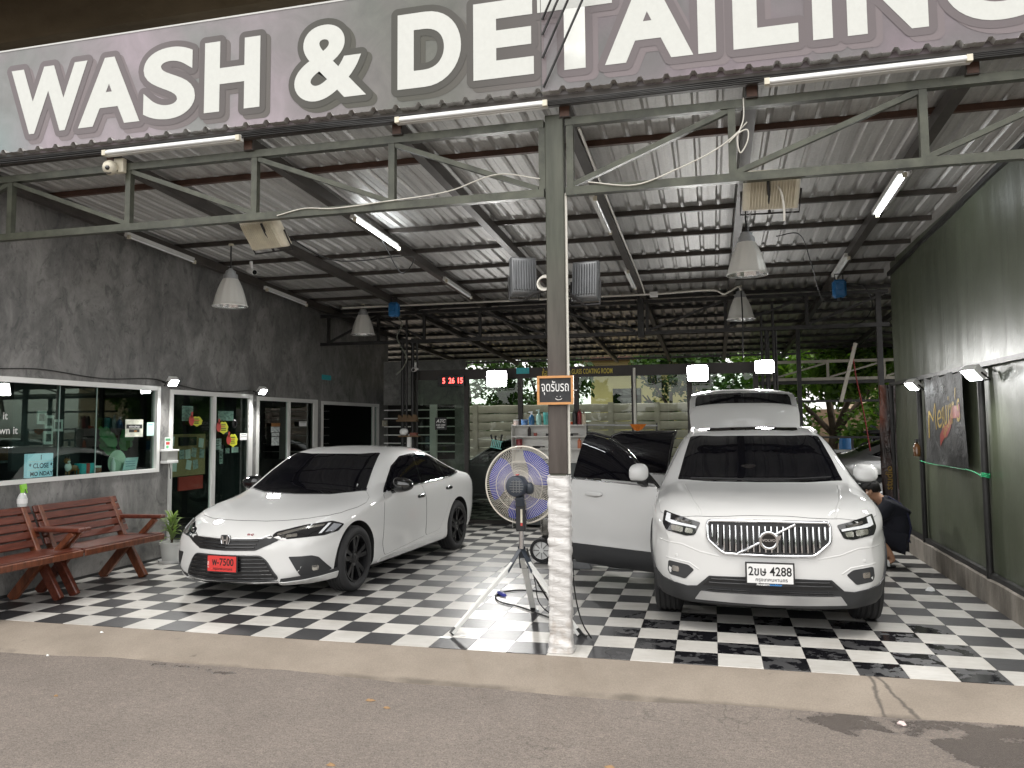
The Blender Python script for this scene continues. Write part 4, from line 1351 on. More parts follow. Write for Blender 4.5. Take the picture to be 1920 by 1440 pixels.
def panel(name, bvh, pts, d, off, m, parent, dens=0.04, rnd=0.0, thick=0.006, mirror=False, flat=None, crown=0.0):
    """skin-following piece: outline pts seen along d, laid off metres proud of the body skin"""
    if isinstance(d, str):
        pts = to3(d, pts); d = DIRS[d]
    else:
        pts = [Vector(p) for p in pts]; d = Vector(d)
    if mirror:
        pts = [Vector((-p.x, p.y, p.z)) for p in pts]; d = Vector((-d.x, d.y, d.z))
    d, a, u = basis(d)
    pts = round_poly(pts, rnd)
    p2 = [Vector((p.dot(a), p.dot(u))) for p in pts]
    area = sum(p2[i].x * p2[(i + 1) % len(p2)].y - p2[(i + 1) % len(p2)].x * p2[i].y for i in range(len(p2)))
    if area < 0: p2 = p2[::-1]
    B = []
    for i in range(len(p2)):
        q, r = p2[i], p2[(i + 1) % len(p2)]
        k = max(1, int((r - q).length / dens))
        B += [q.lerp(r, t / k) for t in range(k)]
    nb = len(B)
    xs_, ys_ = [q.x for q in B], [q.y for q in B]
    inner = []
    x = min(xs_) + dens / 2
    row = 0
    while x < max(xs_):
        y = min(ys_) + dens / 2 * (1 + row % 2)
        while y < max(ys_):
            q = Vector((x, y)); c = False
            md = 1e9
            for i in range(nb):
                s0, s1 = B[i], B[(i + 1) % nb]
                if (s0.y > y) != (s1.y > y) and x < (s1.x - s0.x) * (y - s0.y) / (s1.y - s0.y) + s0.x: c = not c
                md = min(md, (s0 - q).length)
            if c and md > dens * .55: inner.append(q)
            y += dens
        x += dens * .87; row += 1
    res = delaunay_2d_cdt(B + inner, [(i, (i + 1) % nb) for i in range(nb)], [], 1, 1e-5)
    v2, fs = res[0], [tuple(f) for f in res[2]]
    vs, nr = [], []
    for q in v2:
        p, nn = snap(bvh, a * q.x + u * q.y, d, off)
        if flat is not None: p = p - d * ((p - Vector(flat)).dot(d))
        vs.append(p); nr.append(nn)
    # rim
    orig = {}
    for i in range(len(v2)):
        for o_ in res[3][i]:
            if o_ < nb: orig[o_] = i
    loop = [orig[i] for i in range(nb) if i in orig]
    k0 = len(vs)
    for i in loop: vs.append(vs[i] - nr[i] * (thick + max(0, off)) if flat is None else vs[i] + d * thick)
    L_ = len(loop)
    for i in range(L_):
        j = (i + 1) % L_
        fs.append((loop[j], loop[i], k0 + i, k0 + j))
    mb = MB(); mb.add(vs, fs)
    me = bpy.data.meshes.new(name); me.from_pydata(mb.v, [], mb.f)
    # orient outwards
    bm = bmesh.new(); bm.from_mesh(me)
    bmesh.ops.recalc_face_normals(bm, faces=bm.faces)
    tot = sum(f.normal.dot(d) * f.calc_area() for f in bm.faces)
    if tot > 0: bmesh.ops.reverse_faces(bm, faces=bm.faces)
    bm.to_mesh(me); bm.free()
    me.materials.append(m)
    for p in me.polygons: p.use_smooth = True
    me.set_sharp_from_angle(angle=R(40))
    return link_mesh(name, me, parent)
def skin_tube(name, bvh, pts, d, off, r, m, parent, closed=False, mirror=False, dens=0.03, rnd=0.0, n=6, squash=None):
    if isinstance(d, str):
        pts = to3(d, pts); d = DIRS[d]
    else:
        pts = [Vector(p) for p in pts]; d = Vector(d)
    if mirror:
        pts = [Vector((-p.x, p.y, p.z)) for p in pts]; d = Vector((-d.x, d.y, d.z))
    d = d.normalized()
    if rnd:
        if closed: pts = round_poly(pts, rnd)
        else: pts = [pts[0]] + round_poly(pts, rnd)[5:-5] + [pts[-1]]
    out = []
    m_ = len(pts)
    for i in range(m_ if closed else m_ - 1):
        p, q = pts[i], pts[(i + 1) % m_]
        k = max(1, int((q - p).length / dens))
        out += [p.lerp(q, t / k) for t in range(k)]
    if not closed: out.append(pts[-1])
    P3 = [snap(bvh, p, d, off)[0] for p in out]
    return MB().tube(P3, r, n, closed=closed).build(name, m, parent, smooth=60)

def wheel(parent, x, s, r, w, rim_r, m_rim, spokes=5, style='double', steer=0.0, m_cap=None, name="wheel"):
    """wheel centred at (x, s, r); outer face towards sign(x)"""
    sg = 1 if x > 0 else -1
    e = bpy.data.objects.new(name, None); COL.objects.link(e); e.parent = parent
    e.empty_display_size = .1
    e.location = (x, s, r); e.rotation_euler = (0, 0, steer)
    M_ = Matrix(((0, 0, sg, 0), (sg, 0, 0, 0), (0, 1, 0, 0), (0, 0, 0, 1)))
    h = w / 2
    prof = [(rim_r - .005, -h + .02), (rim_r + .02, -h + .004), (r - .05, -h), (r - .018, -h + .012), (r - .004, -h + .03)]
    for g in (-.55, -.18, .18, .55):
        c = g * h
        prof += [(r, c - .012), (r - .008, c - .006), (r - .008, c + .006), (r, c + .012)]
    prof += [(r - .004, h - .03), (r - .018, h - .012), (r - .05, h), (rim_r + .02, h - .004), (rim_r - .005, h - .02)]
    MB().lathe(prof, 56, M_).build("tyre", m_rubber, e, smooth=40)
    MB().lathe([(rim_r, h - .02), (rim_r - .008, h - .010), (rim_r - .022, h - .014), (rim_r - .03, h - .06), (rim_r - .035, -h + .04), (rim_r, -h + .02)], 48, M_).build("rim", m_rim, e, smooth=40)
    MB().lathe([(.0, -.02), (rim_r - .033, -.02)], 32, M_).build("brake_disc", m_black, e)
    for k in range(spokes):
        a = 2 * math.pi * k / spokes + .3
        mb = MB()
        offs = (-.16, .16) if style == 'double' else (0,)
        for o_ in offs:
            ri, ro = .05, rim_r - .012
            ai, ao = a + o_ * .9, a + o_ * (1.25 if style == 'double' else 1)
            wi, wo = .017 if style == 'double' else .034, .024 if style == 'double' else .03
            def pt(rr, an, ww, z):
                c, s_ = math.cos(an), math.sin(an)
                return Vector((rr * c - ww * s_, rr * s_ + ww * c, z))
            z0, z1 = h - .035, h - .018
            q = [pt(ri, ai, -wi, z0), pt(ri, ai, wi, z0), pt(ro, ao, wo, z1), pt(ro, ao, -wo, z1)]
            q2 = [Vector((p.x, p.y, p.z - .04)) for p in q]
            mid = [(q[0] + q[3]) / 2 + Vector((0, 0, .006)), (q[1] + q[2]) / 2 + Vector((0, 0, .006))]
            mb.add([M_ @ p for p in q + q2], [(0, 3, 2, 1), (4, 5, 6, 7), (0, 1, 5, 4), (1, 2, 6, 5), (2, 3, 7, 6), (3, 0, 4, 7)])
        mb.build("spoke", m_rim, e, smooth=30)
    MB().lathe([(0, h - .022), (.03, h - .024), (.036, h - .03), (.075, h - .034), (.085, h - .06)], 20, M_).build("hub", m_rim if m_cap is None else m_cap, e, smooth=40)
    return e

def blob(name, m, parent, c, rad, pw=2.5, mtx=None, nu=20, nv=12, deform=None):
    """superellipsoid"""
    vs, fs = [], []
    f = lambda v: math.copysign(abs(v) ** (2 / pw), v)
    for j in range(nv + 1):
        ph = -math.pi / 2 + math.pi * j / nv
        for i in range(nu):
            th = 2 * math.pi * i / nu
            p = Vector((f(math.cos(ph)) * f(math.cos(th)) * rad[0], f(math.cos(ph)) * f(math.sin(th)) * rad[1], f(math.sin(ph)) * rad[2]))
            if deform: p = deform(p)
            if mtx is not None: p = mtx @ p
            vs.append(p + Vector(c))
    for j in range(nv):
        for i in range(nu):
            l = (i + 1) % nu
            fs.append((j * nu + i, j * nu + l, (j + 1) * nu + l, (j + 1) * nu + i))
    mb = MB(); mb.add(vs, fs)
    return mb.build(name, m, parent, smooth=70)

m_paint = mat("white_pearl_paint", (0.64, 0.64, 0.63), 0.6, 0.0, coat=1.0, spec=.15)
m_paint_s = mat("silver_car_paint", (0.34, 0.34, 0.335), 0.3, 0.7, coat=1.0)
m_paint_k = mat("dark_green_car_paint", (0.012, 0.02, 0.018), 0.25, 0.3, coat=1.0)
m_tint = mat("tinted_car_glass", (0.004, 0.004, 0.006), 0.02, 0.0, spec=0.5)
m_liner = mat("wheel_arch_liner", (0.008, 0.008, 0.008), 0.9)
m_cladding = mat("grey_black_cladding", (0.030, 0.031, 0.033), 0.5)
m_seamk = mat("panel_gap", (0.05, 0.05, 0.05), 0.8)
m_lampg = mat("headlamp_dark", (0.02, 0.02, 0.022), 0.08, 0.2, coat=1.0)
m_lampr = mat("headlamp_reflector", (0.62, 0.60, 0.56), 0.12, 0.9)
m_led = mat("daylight_strip", (0.80, 0.82, 0.84), 0.15, 0.1)
m_redl = mat("red_tail_lamp", (0.30, 0.008, 0.01), 0.1, coat=1.0)
m_silver = mat("silver_trim", (0.50, 0.50, 0.50), 0.35, 0.6)
m_black_rim = mat("black_alloy", (0.009, 0.009, 0.010), 0.32, 0.2, coat=.15)
m_alloy = mat("silver_alloy", (0.55, 0.55, 0.55), 0.25, 0.85)
ST = sorted(set([0, .015, .035, .06, .09, .13, .17, .22, .28, .35, .42, .5] + [round(.58 + .09 * k, 3) for k in range(46)]))

SEDAN = [  # s, zb, xs, zs, xm, zm, xb, zbelt, xr, zr, zc
    (0.00, .21, .60, .25, .70, .42, .68, .56, .52, .615, .628),
    (0.06, .19, .70, .23, .775, .43, .755, .59, .60, .655, .675),
    (0.20, .18, .79, .22, .848, .44, .83, .635, .68, .705, .735),
    (0.45, .17, .84, .21, .887, .46, .865, .695, .73, .775, .805),
    (0.89, .16, .86, .21, .900, .50, .875, .775, .75, .850, .885),
    (1.28, .16, .865, .21, .900, .52, .874, .855, .745, .920, .965),
    (1.70, .16, .865, .21, .900, .54, .868, .905, .695, 1.145, 1.205),
    (2.05, .16, .865, .21, .900, .55, .862, .922, .640, 1.305, 1.365),
    (2.45, .16, .865, .21, .900, .56, .858, .935, .615, 1.355, 1.415),
    (3.00, .16, .865, .21, .900, .57, .858, .955, .605, 1.335, 1.398),
    (3.40, .17, .865, .22, .900, .58, .856, .975, .610, 1.245, 1.318),
    (3.80, .18, .86, .23, .900, .60, .850, .985, .640, 1.110, 1.180),
    (4.10, .19, .83, .25, .885, .60, .830, .980, .665, 1.020, 1.065),
    (4.35, .21, .80, .28, .855, .60, .790, .960, .660, .995, 1.035),
    (4.56, .24, .74, .33, .800, .60, .730, .930, .600, .980, 1.015),
    (4.64, .28, .66, .38, .730, .60, .660, .860, .540, .905, .930)]
SUV = [
    (0.00, .24, .64, .30, .765, .52, .775, .80, .64, .895, .910),
    (0.06, .22, .74, .28, .825, .54, .825, .835, .70, .935, .955),
    (0.22, .21, .83, .27, .890, .56, .882, .885, .745, .985, 1.005),
    (0.50, .20, .87, .27, .925, .60, .900, .940, .760, 1.035, 1.050),
    (0.87, .20, .885, .28, .932, .64, .905, .990, .765, 1.072, 1.088),
    (1.08, .20, .885, .28, .932, .66, .905, 1.02, .755, 1.100, 1.118),
    (1.50, .20, .885, .28, .932, .66, .900, 1.055, .705, 1.320, 1.355),
    (1.95, .20, .885, .28, .932, .66, .897, 1.075, .640, 1.520, 1.565),
    (2.40, .20, .885, .28, .932, .66, .895, 1.090, .625, 1.565, 1.612),
    (3.20, .20, .885, .28, .932, .67, .895, 1.110, .620, 1.562, 1.608),
    (3.85, .21, .885, .29, .932, .68, .890, 1.140, .612, 1.535, 1.580),
    (4.02, .22, .87, .30, .925, .68, .880, 1.150, .605, 1.500, 1.540),
    (4.22, .25, .82, .34, .890, .68, .840, 1.120, .600, 1.260, 1.300),
    (4.40, .30, .74, .40, .800, .66, .760, .950, .560, 1.020, 1.045)]
sedan_lean = lambda z: 0.16 * max(0, z - .50) ** 1.0 * .9 + 0.25 * max(0, .30 - z)
suv_lean = lambda z: 0.10 * max(0, z - .72) + 0.25 * max(0, .42 - z)
def stations_for(tab):
    L = tab[-1][0]
    s = [q for q in ST if q < L - .03] + [L - .05, L - .02, L]
    return sorted(set(round(q, 3) for q in s))
_me_sedan, BV_SEDAN = car_body(SEDAN, (.34, .9), (.22, .7), sedan_lean, .085, .012, None, stations_for(SEDAN))
_me_suv, BV_SUV = car_body(SUV, (.22, .7), (.12, .5), suv_lean, .105, .022, None, stations_for(SUV))
AX_SEDAN, AX_SUV = (.89, 3.625), (.87, 3.572)
ME_SEDAN_W = cut_arches(_me_sedan.copy(), AX_SEDAN, .372, .330, m_paint, m_liner, z_low=.195)
ME_SUV_W = cut_arches(_me_suv.copy(), AX_SUV, .415, .365, m_paint, m_liner, z_low=.285)
# =================================================================== WHITE SEDAN
sedan = thing("sedan", "white sedan with black wheels and a red number plate", "car", (-4.45, 0.90, 0), -R(3.8))
link_mesh("body", ME_SEDAN_W, sedan)
BV = BV_SEDAN
def mir2(fn, *a, **k):
    fn(*a, **k); fn(*a, mirror=True, **k)
def seam_panel(name, bv, pts, d, m, parent, off=.0035, rnd=.03, gap=.005, mirror=False, dens=.05):
    """painted panel standing just proud of a dark gap"""
    P3 = to3(d, pts) if isinstance(d, str) else [Vector(p) for p in pts]
    dv = DIRS[d] if isinstance(d, str) else Vector(d)
    o = panel(name, bv, P3, dv, off, m, parent, dens, rnd, .004, mirror)
    loop = round_poly(P3, rnd)
    skin_tube("panel_gap", bv, loop, dv, .0008, .0030, m_seamk, o, closed=True, mirror=mirror, dens=.05, n=4)
    return o
W_S = [(-.72, 1.42, .93), (-.40, 1.21, .93), (0, 1.155, .93), (.40, 1.21, .93), (.72, 1.42, .93), (.555, 2.07, 1.31), (.3, 1.97, 1.32), (0, 1.94, 1.33), (-.3, 1.97, 1.32), (-.555, 2.07, 1.31)]
panel("windscreen", BV, W_S, (0, .75, -.66), .0035, m_tint, sedan, .06, .03)
panel("windscreen_surround", BV, [(-.735, 1.40, .92), (-.40, 1.185, .92), (0, 1.13, .92), (.40, 1.185, .92), (.735, 1.40, .92), (.72, 1.45, .94), (.4, 1.235, .93), (0, 1.18, .93), (-.4, 1.235, .93), (-.72, 1.45, .94)], (0, .6, -.8), .002, m_black, sedan, .05)
panel("rear_window", BV, [(-.44, 3.38), (.44, 3.38), (.47, 3.92), (-.47, 3.92)], 'top', .003, m_tint, sedan, .06, .06)
hood = [(0, .25), (.25, .275), (.42, .335), (.60, .44), (.74, .585), (.80, .72), (.842, .98), (.848, 1.16), (.815, 1.285), (.74, 1.36), (.40, 1.145), (0, 1.095), (-.40, 1.145), (-.74, 1.36), (-.815, 1.285), (-.848, 1.16), (-.842, .98), (-.80, .72), (-.74, .585), (-.60, .44), (-.42, .335), (-.25, .275)]
seam_panel("bonnet", BV, hood, 'top', m_paint, sedan, rnd=.02)
DLO = [(1.535, .925), (1.60, .975), (1.96, 1.195), (2.28, 1.292), (2.65, 1.312), (3.02, 1.295), (3.30, 1.232), (3.56, 1.135), (3.775, 1.045), (3.70, 1.012), (3.45, .985), (2.45, .955), (2.0, .94)]
FW = [(1.61, .955), (1.97, 1.178), (2.29, 1.274), (2.615, 1.293), (2.50, .970), (2.0, .953)]
RW = [(2.555, .972), (2.67, 1.293), (3.0, 1.278), (3.265, 1.222), (3.25, .993)]
QW = [(3.295, .998), (3.31, 1.205), (3.52, 1.125), (3.715, 1.045), (3.66, 1.02)]
for side in ('right', 'left'):
    panel("window_surround", BV, DLO, side, .002, m_black_gloss, sedan, .05, .015)
    panel("door_glass", BV, FW, side, .0045, m_tint, sedan, .05, .03)
    panel("door_glass", BV, RW, side, .0045, m_tint, sedan, .05, .03)
    panel("quarter_glass", BV, QW, side, .0045, m_tint, sedan, .05, .03)
    skin_tube("chrome_strip", BV, [(1.62, .935), (2.0, .936), (2.45, .951), (3.45, .981), (3.74, 1.014), (3.82, 1.055)], side, .004, .007, m_chrome, sedan)
    sg = 1 if side == 'right' else -1
    for pts in ([(1.52, .915), (2.0, .925), (2.49, .945), (2.55, .80), (2.56, .33), (1.50, .262), (1.445, .40), (1.47, .70)], [(2.51, .945), (3.30, .965), (3.36, .80), (3.26, .62), (3.05, .40), (2.98, .345), (2.58, .33), (2.57, .80)]):
        seam_panel("door", BV, pts, side, m_paint, sedan, rnd=.04)
    for s_, z_ in ((2.42, .815), (3.28, .845)):
        blob("door_handle", m_black_gloss, sedan, (sg * .905, s_, z_), (.022, .095, .022), 3)
        blob("handle_recess", m_paint, sedan, (sg * .882, s_ - .01, z_ - .005), (.012, .06, .045), 2.4)
    # mirror: black, on the door in front of the glass
    blob("mirror", m_black_gloss, sedan, (sg * .985, 1.755, .995), (.125, .085, .082), 2.6, deform=lambda p, sg=sg: Vector((p.x, p.y * (1.15 if p.y < 0 else .55), p.z * (1 - .25 * (p.x * sg / .125)))))
    MB().bar((sg * .855, 1.73, .915), (sg * .97, 1.745, .945), .07, .035).build("mirror_arm", m_black_gloss, sedan, smooth=40, bevel=.01)
    blob("tail_lamp", m_redl, sedan, (sg * .60, 4.30, .905), (.17, .16, .045), 3)
    # sill skirt
    panel("side_skirt", BV, [(1.37, .205), (3.13, .215), (3.16, .265), (3.06, .305), (1.40, .245)], side, .009, m_paint, sedan, .035, .015)
# headlamps
HL = [(.425, .12, .636), (.45, .16, .668), (.62, .37, .712), (.79, .585, .732), (.855, .70, .692), (.845, .60, .636), (.785, .44, .612), (.475, .125, .596)]
dh = (-.5, .85, -.1)
for mr_ in (False, True):
    hl = panel("headlight", BV, HL, dh, .004, m_lampg, sedan, .04, .02, mirror=mr_)
    panel("reflector_strip", BV, [(.46, .16, .652), (.62, .365, .694), (.75, .52, .708), (.742, .50, .690), (.62, .345, .674), (.47, .145, .634)], dh, .007, m_lampr, hl, .03, .01, mirror=mr_)
    panel("daylight_strip", BV, [(.765, .55, .712), (.785, .57, .714), (.752, .45, .630), (.73, .43, .628)], dh, .007, m_led, hl, .03, mirror=mr_)
    panel("turn_lens", BV, [(.80, .59, .706), (.84, .67, .690), (.825, .58, .648), (.775, .47, .634)], dh, .007, mat("grey_lens", (.25, .26, .28), .1, coat=1), hl, .03, mirror=mr_)
    for t_ in (.2, .42, .62):
        x_ = .475 + .27 * t_
        panel("projector", BV, [(x_, .1, .612 + .03 * t_), (x_ + .06, .1, .617 + .03 * t_), (x_ + .06, .1, .642 + .035 * t_), (x_, .1, .635 + .035 * t_)], dh, .007, m_lampr if t_ > .3 else m_chrome, hl, .03, .015, mirror=mr_)
GR = [(-.43, .636), (-.36, .610), (0, .602), (.36, .610), (.43, .636), (.505, .598), (.43, .560), (.31, .507), (0, .500), (-.31, .507), (-.43, .560), (-.505, .598)]
gril = panel("grille", BV, GR, 'front', .004, m_black, sedan, .04, .01)
for zz in (.588, .556, .528):
    wdt = .33 - (.59 - zz) * .5
    skin_tube("grille_bar", BV, [(-wdt, zz + .006), (0, zz), (wdt, zz + .006)], 'front', .009, .0065, m_black_gloss, gril)
skin_tube("grille_trim", BV, [(-.42, .640), (-.355, .614), (0, .606), (.355, .614), (.42, .640)], 'front', .006, .004, m_chrome, gril)
LG = [(-.355, .455), (.355, .455), (.41, .405), (.505, .245), (.25, .222), (-.25, .222), (-.505, .245), (-.41, .405)]
lg = panel("lower_grille", BV, LG, 'front', .004, m_black, sedan, .05, .02)
for k in range(6):
    zz = .425 - k * .034
    wdt = .385 + (.425 - zz) * .52
    skin_tube("grille_bar", BV, [(-wdt, zz), (0, zz - .006), (wdt, zz)], 'front', .009, .005, m_black_gloss, lg)
skin_tube("bumper_frame", BV, [(p[0], p[1]) for p in LG], 'front', .003, .010, m_cladding, lg, closed=True, rnd=.03)
panel("lip", BV, [(-.50, .222), (.50, .222), (.47, .19), (-.47, .19)], 'front', .006, m_black, sedan, .05)
df = (-.45, .89, 0)
for mr_ in (False, True):
    fg = panel("fog_surround", BV, [(.575, .17, .447), (.73, .33, .446), (.775, .37, .425), (.835, .51, .292), (.80, .48, .272), (.655, .25, .262)], df, .004, m_cladding, sedan, .04, .015, mirror=mr_)
    panel("fog_lamp", BV, [(.725, .33, .352), (.765, .38, .352), (.77, .38, .305), (.73, .33, .305)], df, .010, m_lampr, fg, .02, .012, mirror=mr_)
    panel("lip_blade", BV, [(.505, .16, .246), (.655, .25, .262), (.80, .45, .272), (.86, .60, .295), (.86, .62, .262), (.68, .27, .228), (.50, .15, .216)], df, .006, m_cladding, sedan, .04, mirror=mr_)
    panel("splitter", BV, [(.49, .15, .214), (.68, .27, .226), (.87, .62, .262), (.86, .62, .205), (.70, .30, .180), (.52, .17, .186)], df, .016, m_paint, sedan, .04, .01, mirror=mr_)
# badges and plate
def emblem_ring(parent, c, w, h, m, t=.006):
    pts = round_poly([Vector((-w * .92, 0, h)), Vector((w * .92, 0, h)), Vector((w, 0, h * .2)), Vector((w * .75, 0, -h)), Vector((-w * .75, 0, -h)), Vector((-w, 0, h * .2))], .03)
    return MB().tube([p + Vector(c) for p in pts], t, 6, closed=True).build("emblem", m, parent, smooth=60)
y0 = snap(BV, Vector((0, 0, .595)), Vector((0, 1, 0)), .014)[0].y
em = emblem_ring(sedan, (0, y0, .597), .048, .045, m_chrome)
mb = MB()
for sg in (-1, 1):
    mb.bar((sg * .027, y0, .634), (sg * .019, y0, .562), .016, .012, (0, 1, 0))
mb.bar((-.022, y0, .597), (.022, y0, .597), .012, .012, (0, 1, 0))
mb.build("emblem_bars", m_chrome, em)
MB().box((-.05, y0 + .004, .553), (.05, y0 + .01, .641)).build("emblem_back", m_black, em)
m_badge = mat("badge_chrome_red", (.25, .1, .1), .3, .5)
q, nn = snap(BV, Vector((.225, 0, .640)), Vector((0, 1, 0)), .004)
text("badge_letters", "RS", .042, m_badge, T(q.x, q.y, q.z - .015) @ Matrix.Rotation(R(7), 4, 'Z') @ Matrix.Rotation(R(-12), 4, 'X') @ FACE_STREET, sedan, .002, 1.5, shear=.3)
m_plate_r = mat("red_plate", (.62, .045, .04), .4)
m_plate_w = mat("white_plate", (.74, .74, .73), .35)
m_ink = mat("black_ink", (.012, .012, .012), .5)
def plate(parent, z, y, w, h, mface, l1, l2, s1, s2, tilt=0):
    r = MB().box((-w / 2 - .012, y, z - h / 2 - .012), (w / 2 + .012, y + .012, z + h / 2 + .012)).build("number_plate", m_black, parent, bevel=.003)
    MB().box((-w / 2, y - .003, z - h / 2), (w / 2, y - .0005, z + h / 2)).build("plate_face", mface, r)
    text("plate_number", l1, s1, m_ink, T(0 if mface is m_plate_w else .012, y - .0042, z - h * .10) @ FACE_STREET, r, .0016, .86)
    text("plate_province", l2, s2, m_ink, T(.01, y - .0042, z - h * .40) @ FACE_STREET, r, .0004, 1.0)
    return r
yp = snap(BV, Vector((0, 0, .42)), Vector((0, 1, 0)), .022)[0].y
pl = plate(sedan, .386, yp - .012, .315, .142, m_plate_r, "พ-7500", "กรุงเทพมหานคร", .092, .033)
text("plate_side_text", "ก 704", .026, mat("plate_pink", (.8, .55, .5), .5), T(-.140, yp - .0162, .345) @ FACE_STREET @ Matrix.Rotation(R(90), 4, 'Z'), pl, .0005, align='LEFT')
wmir = blob("mirror_base_sticker", m_plate_w, sedan, (.60, 1.42, 1.0), (.004, .02, .03), 2)
wmir.location = (0, 0, 0)
for s in AX_SEDAN:
    for sg in (-1, 1):
        wheel(sedan, sg * .79, s, .325, .225, .238, m_black_rim, m_cap=mat("wheel_cap", (.06, .06, .06), .2, .8))

# =================================================================== WHITE SUV
suv = thing("suv", "white suv with its doors and tailgate open and a chrome barred grille", "car", (0.40, 0.75, 0), 0)
link_mesh("body", ME_SUV_W, suv)
BV = BV_SUV
panel("windscreen", BV, [(-.722, 1.15, 1.13), (-.40, 1.085, 1.12), (0, 1.065, 1.115), (.40, 1.085, 1.12), (.722, 1.15, 1.13), (.612, 1.86, 1.508), (.3, 1.825, 1.52), (0, 1.815, 1.525), (-.3, 1.825, 1.52), (-.612, 1.86, 1.508)], (0, .5, -.86), .004, m_tint, suv, .06, .025)
MB().tube([snap(BV, Vector((-.1, 1.09, 1.2)), Vector((0, 0, -1)), .018)[0], snap(BV, Vector((.25, 1.10, 1.2)), Vector((0, 0, -1)), .02)[0], snap(BV, Vector((.62, 1.16, 1.2)), Vector((0, 0, -1)), .02)[0]], .009, 6).build("wiper", m_black, suv)
MB().tube([snap(BV, Vector((-.6, 1.13, 1.2)), Vector((0, 0, -1)), .018)[0], snap(BV, Vector((-.1, 1.085, 1.2)), Vector((0, 0, -1)), .02)[0]], .009, 6).build("wiper", m_black, suv)
hood = [(-.62, .115), (-.46, .075), (-.3, .055), (0, .045), (.3, .055), (.46, .075), (.62, .115), (.76, .20), (.835, .33), (.868, .60), (.875, .95), (.84, 1.06), (.74, 1.10), (.4, 1.035), (0, 1.015), (-.4, 1.035), (-.74, 1.10), (-.84, 1.06), (-.875, .95), (-.868, .60), (-.835, .33), (-.76, .20)]
seam_panel("bonnet", BV, hood, 'top', m_paint, suv, rnd=.02)
for sg in (-1, 1):      # raised bonnet creases
    pts = [(sg * .50, .09), (sg * .575, .35), (sg * .625, .70), (sg * .655, .98)]
    skin_tube("bonnet_crease", BV, pts, 'top', -.0095, .017, m_paint, suv, n=12)
GRV = [(-.452, .860), (-.436, .886), (0, .892), (.436, .886), (.452, .860), (.452, .742), (.335, .640), (0, .634), (-.335, .640), (-.452, .742)]
g = panel("grille", BV, GRV, 'front', .006, m_black, suv, .05, .02)
skin_tube("grille_surround", BV, GRV, 'front', .012, .0125, m_chrome, g, closed=True, rnd=.03, n=8)
for k in range(20):
    x = -.415 + .83 * k / 19
    lo = .660 if abs(x) < .325 else .660 + (abs(x) - .325) * .85
    if abs(x) > .40: lo += .02
    skin_tube("grille_bar", BV, [(x, .855), (x, lo)], 'front', .012, .0075, m_chrome, g, n=6)
    skin_tube("bar_shadow", BV, [(x - .012, .85), (x - .012, lo + .005)], 'front', .008, .006, m_black_gloss, g, n=4)
skin_tube("diagonal_bar", BV, [(-.225, .648), (.195, .872)], 'front', .030, .010, m_chrome, g)
ye = snap(BV, Vector((0, 0, .755)), Vector((0, 1, 0)), .04)[0].y
Mx = Matrix(((1, 0, 0, 0), (0, 0, -1, ye), (0, 1, 0, .755), (0, 0, 0, 1)))
em = MB().lathe([(.050, 0), (.052, .014), (.062, .018), (.071, .014), (.073, 0)], 36, Mx).build("emblem", m_chrome, suv, smooth=50)
MB().lathe([(0, .004), (.051, .004)], 30, Mx).build("emblem_disc", m_black_gloss, em)
mb = MB()
mb.add([Mx @ Vector(p) for p in [(.046, .030, .006), (.092, .046, .010), (.080, .004, .010), (.046, .03, .022), (.092, .046, .018), (.080, .004, .018)]], [(0, 2, 1), (3, 4, 5), (0, 1, 4, 3), (1, 2, 5, 4), (2, 0, 3, 5)])
mb.build("emblem_arrow", m_chrome, em)
text("emblem_letters", "VOLVO", .026, m_chrome, T(0, ye - .006, .747) @ FACE_STREET, em, .0012, 1.15)
HLV = [(.505, .075, .868), (.65, .124, .902), (.80, .29, .936), (.812, .21, .84), (.778, .16, .79), (.62, .095, .756), (.553, .076, .766)]
dh = (-.35, .93, -.05)
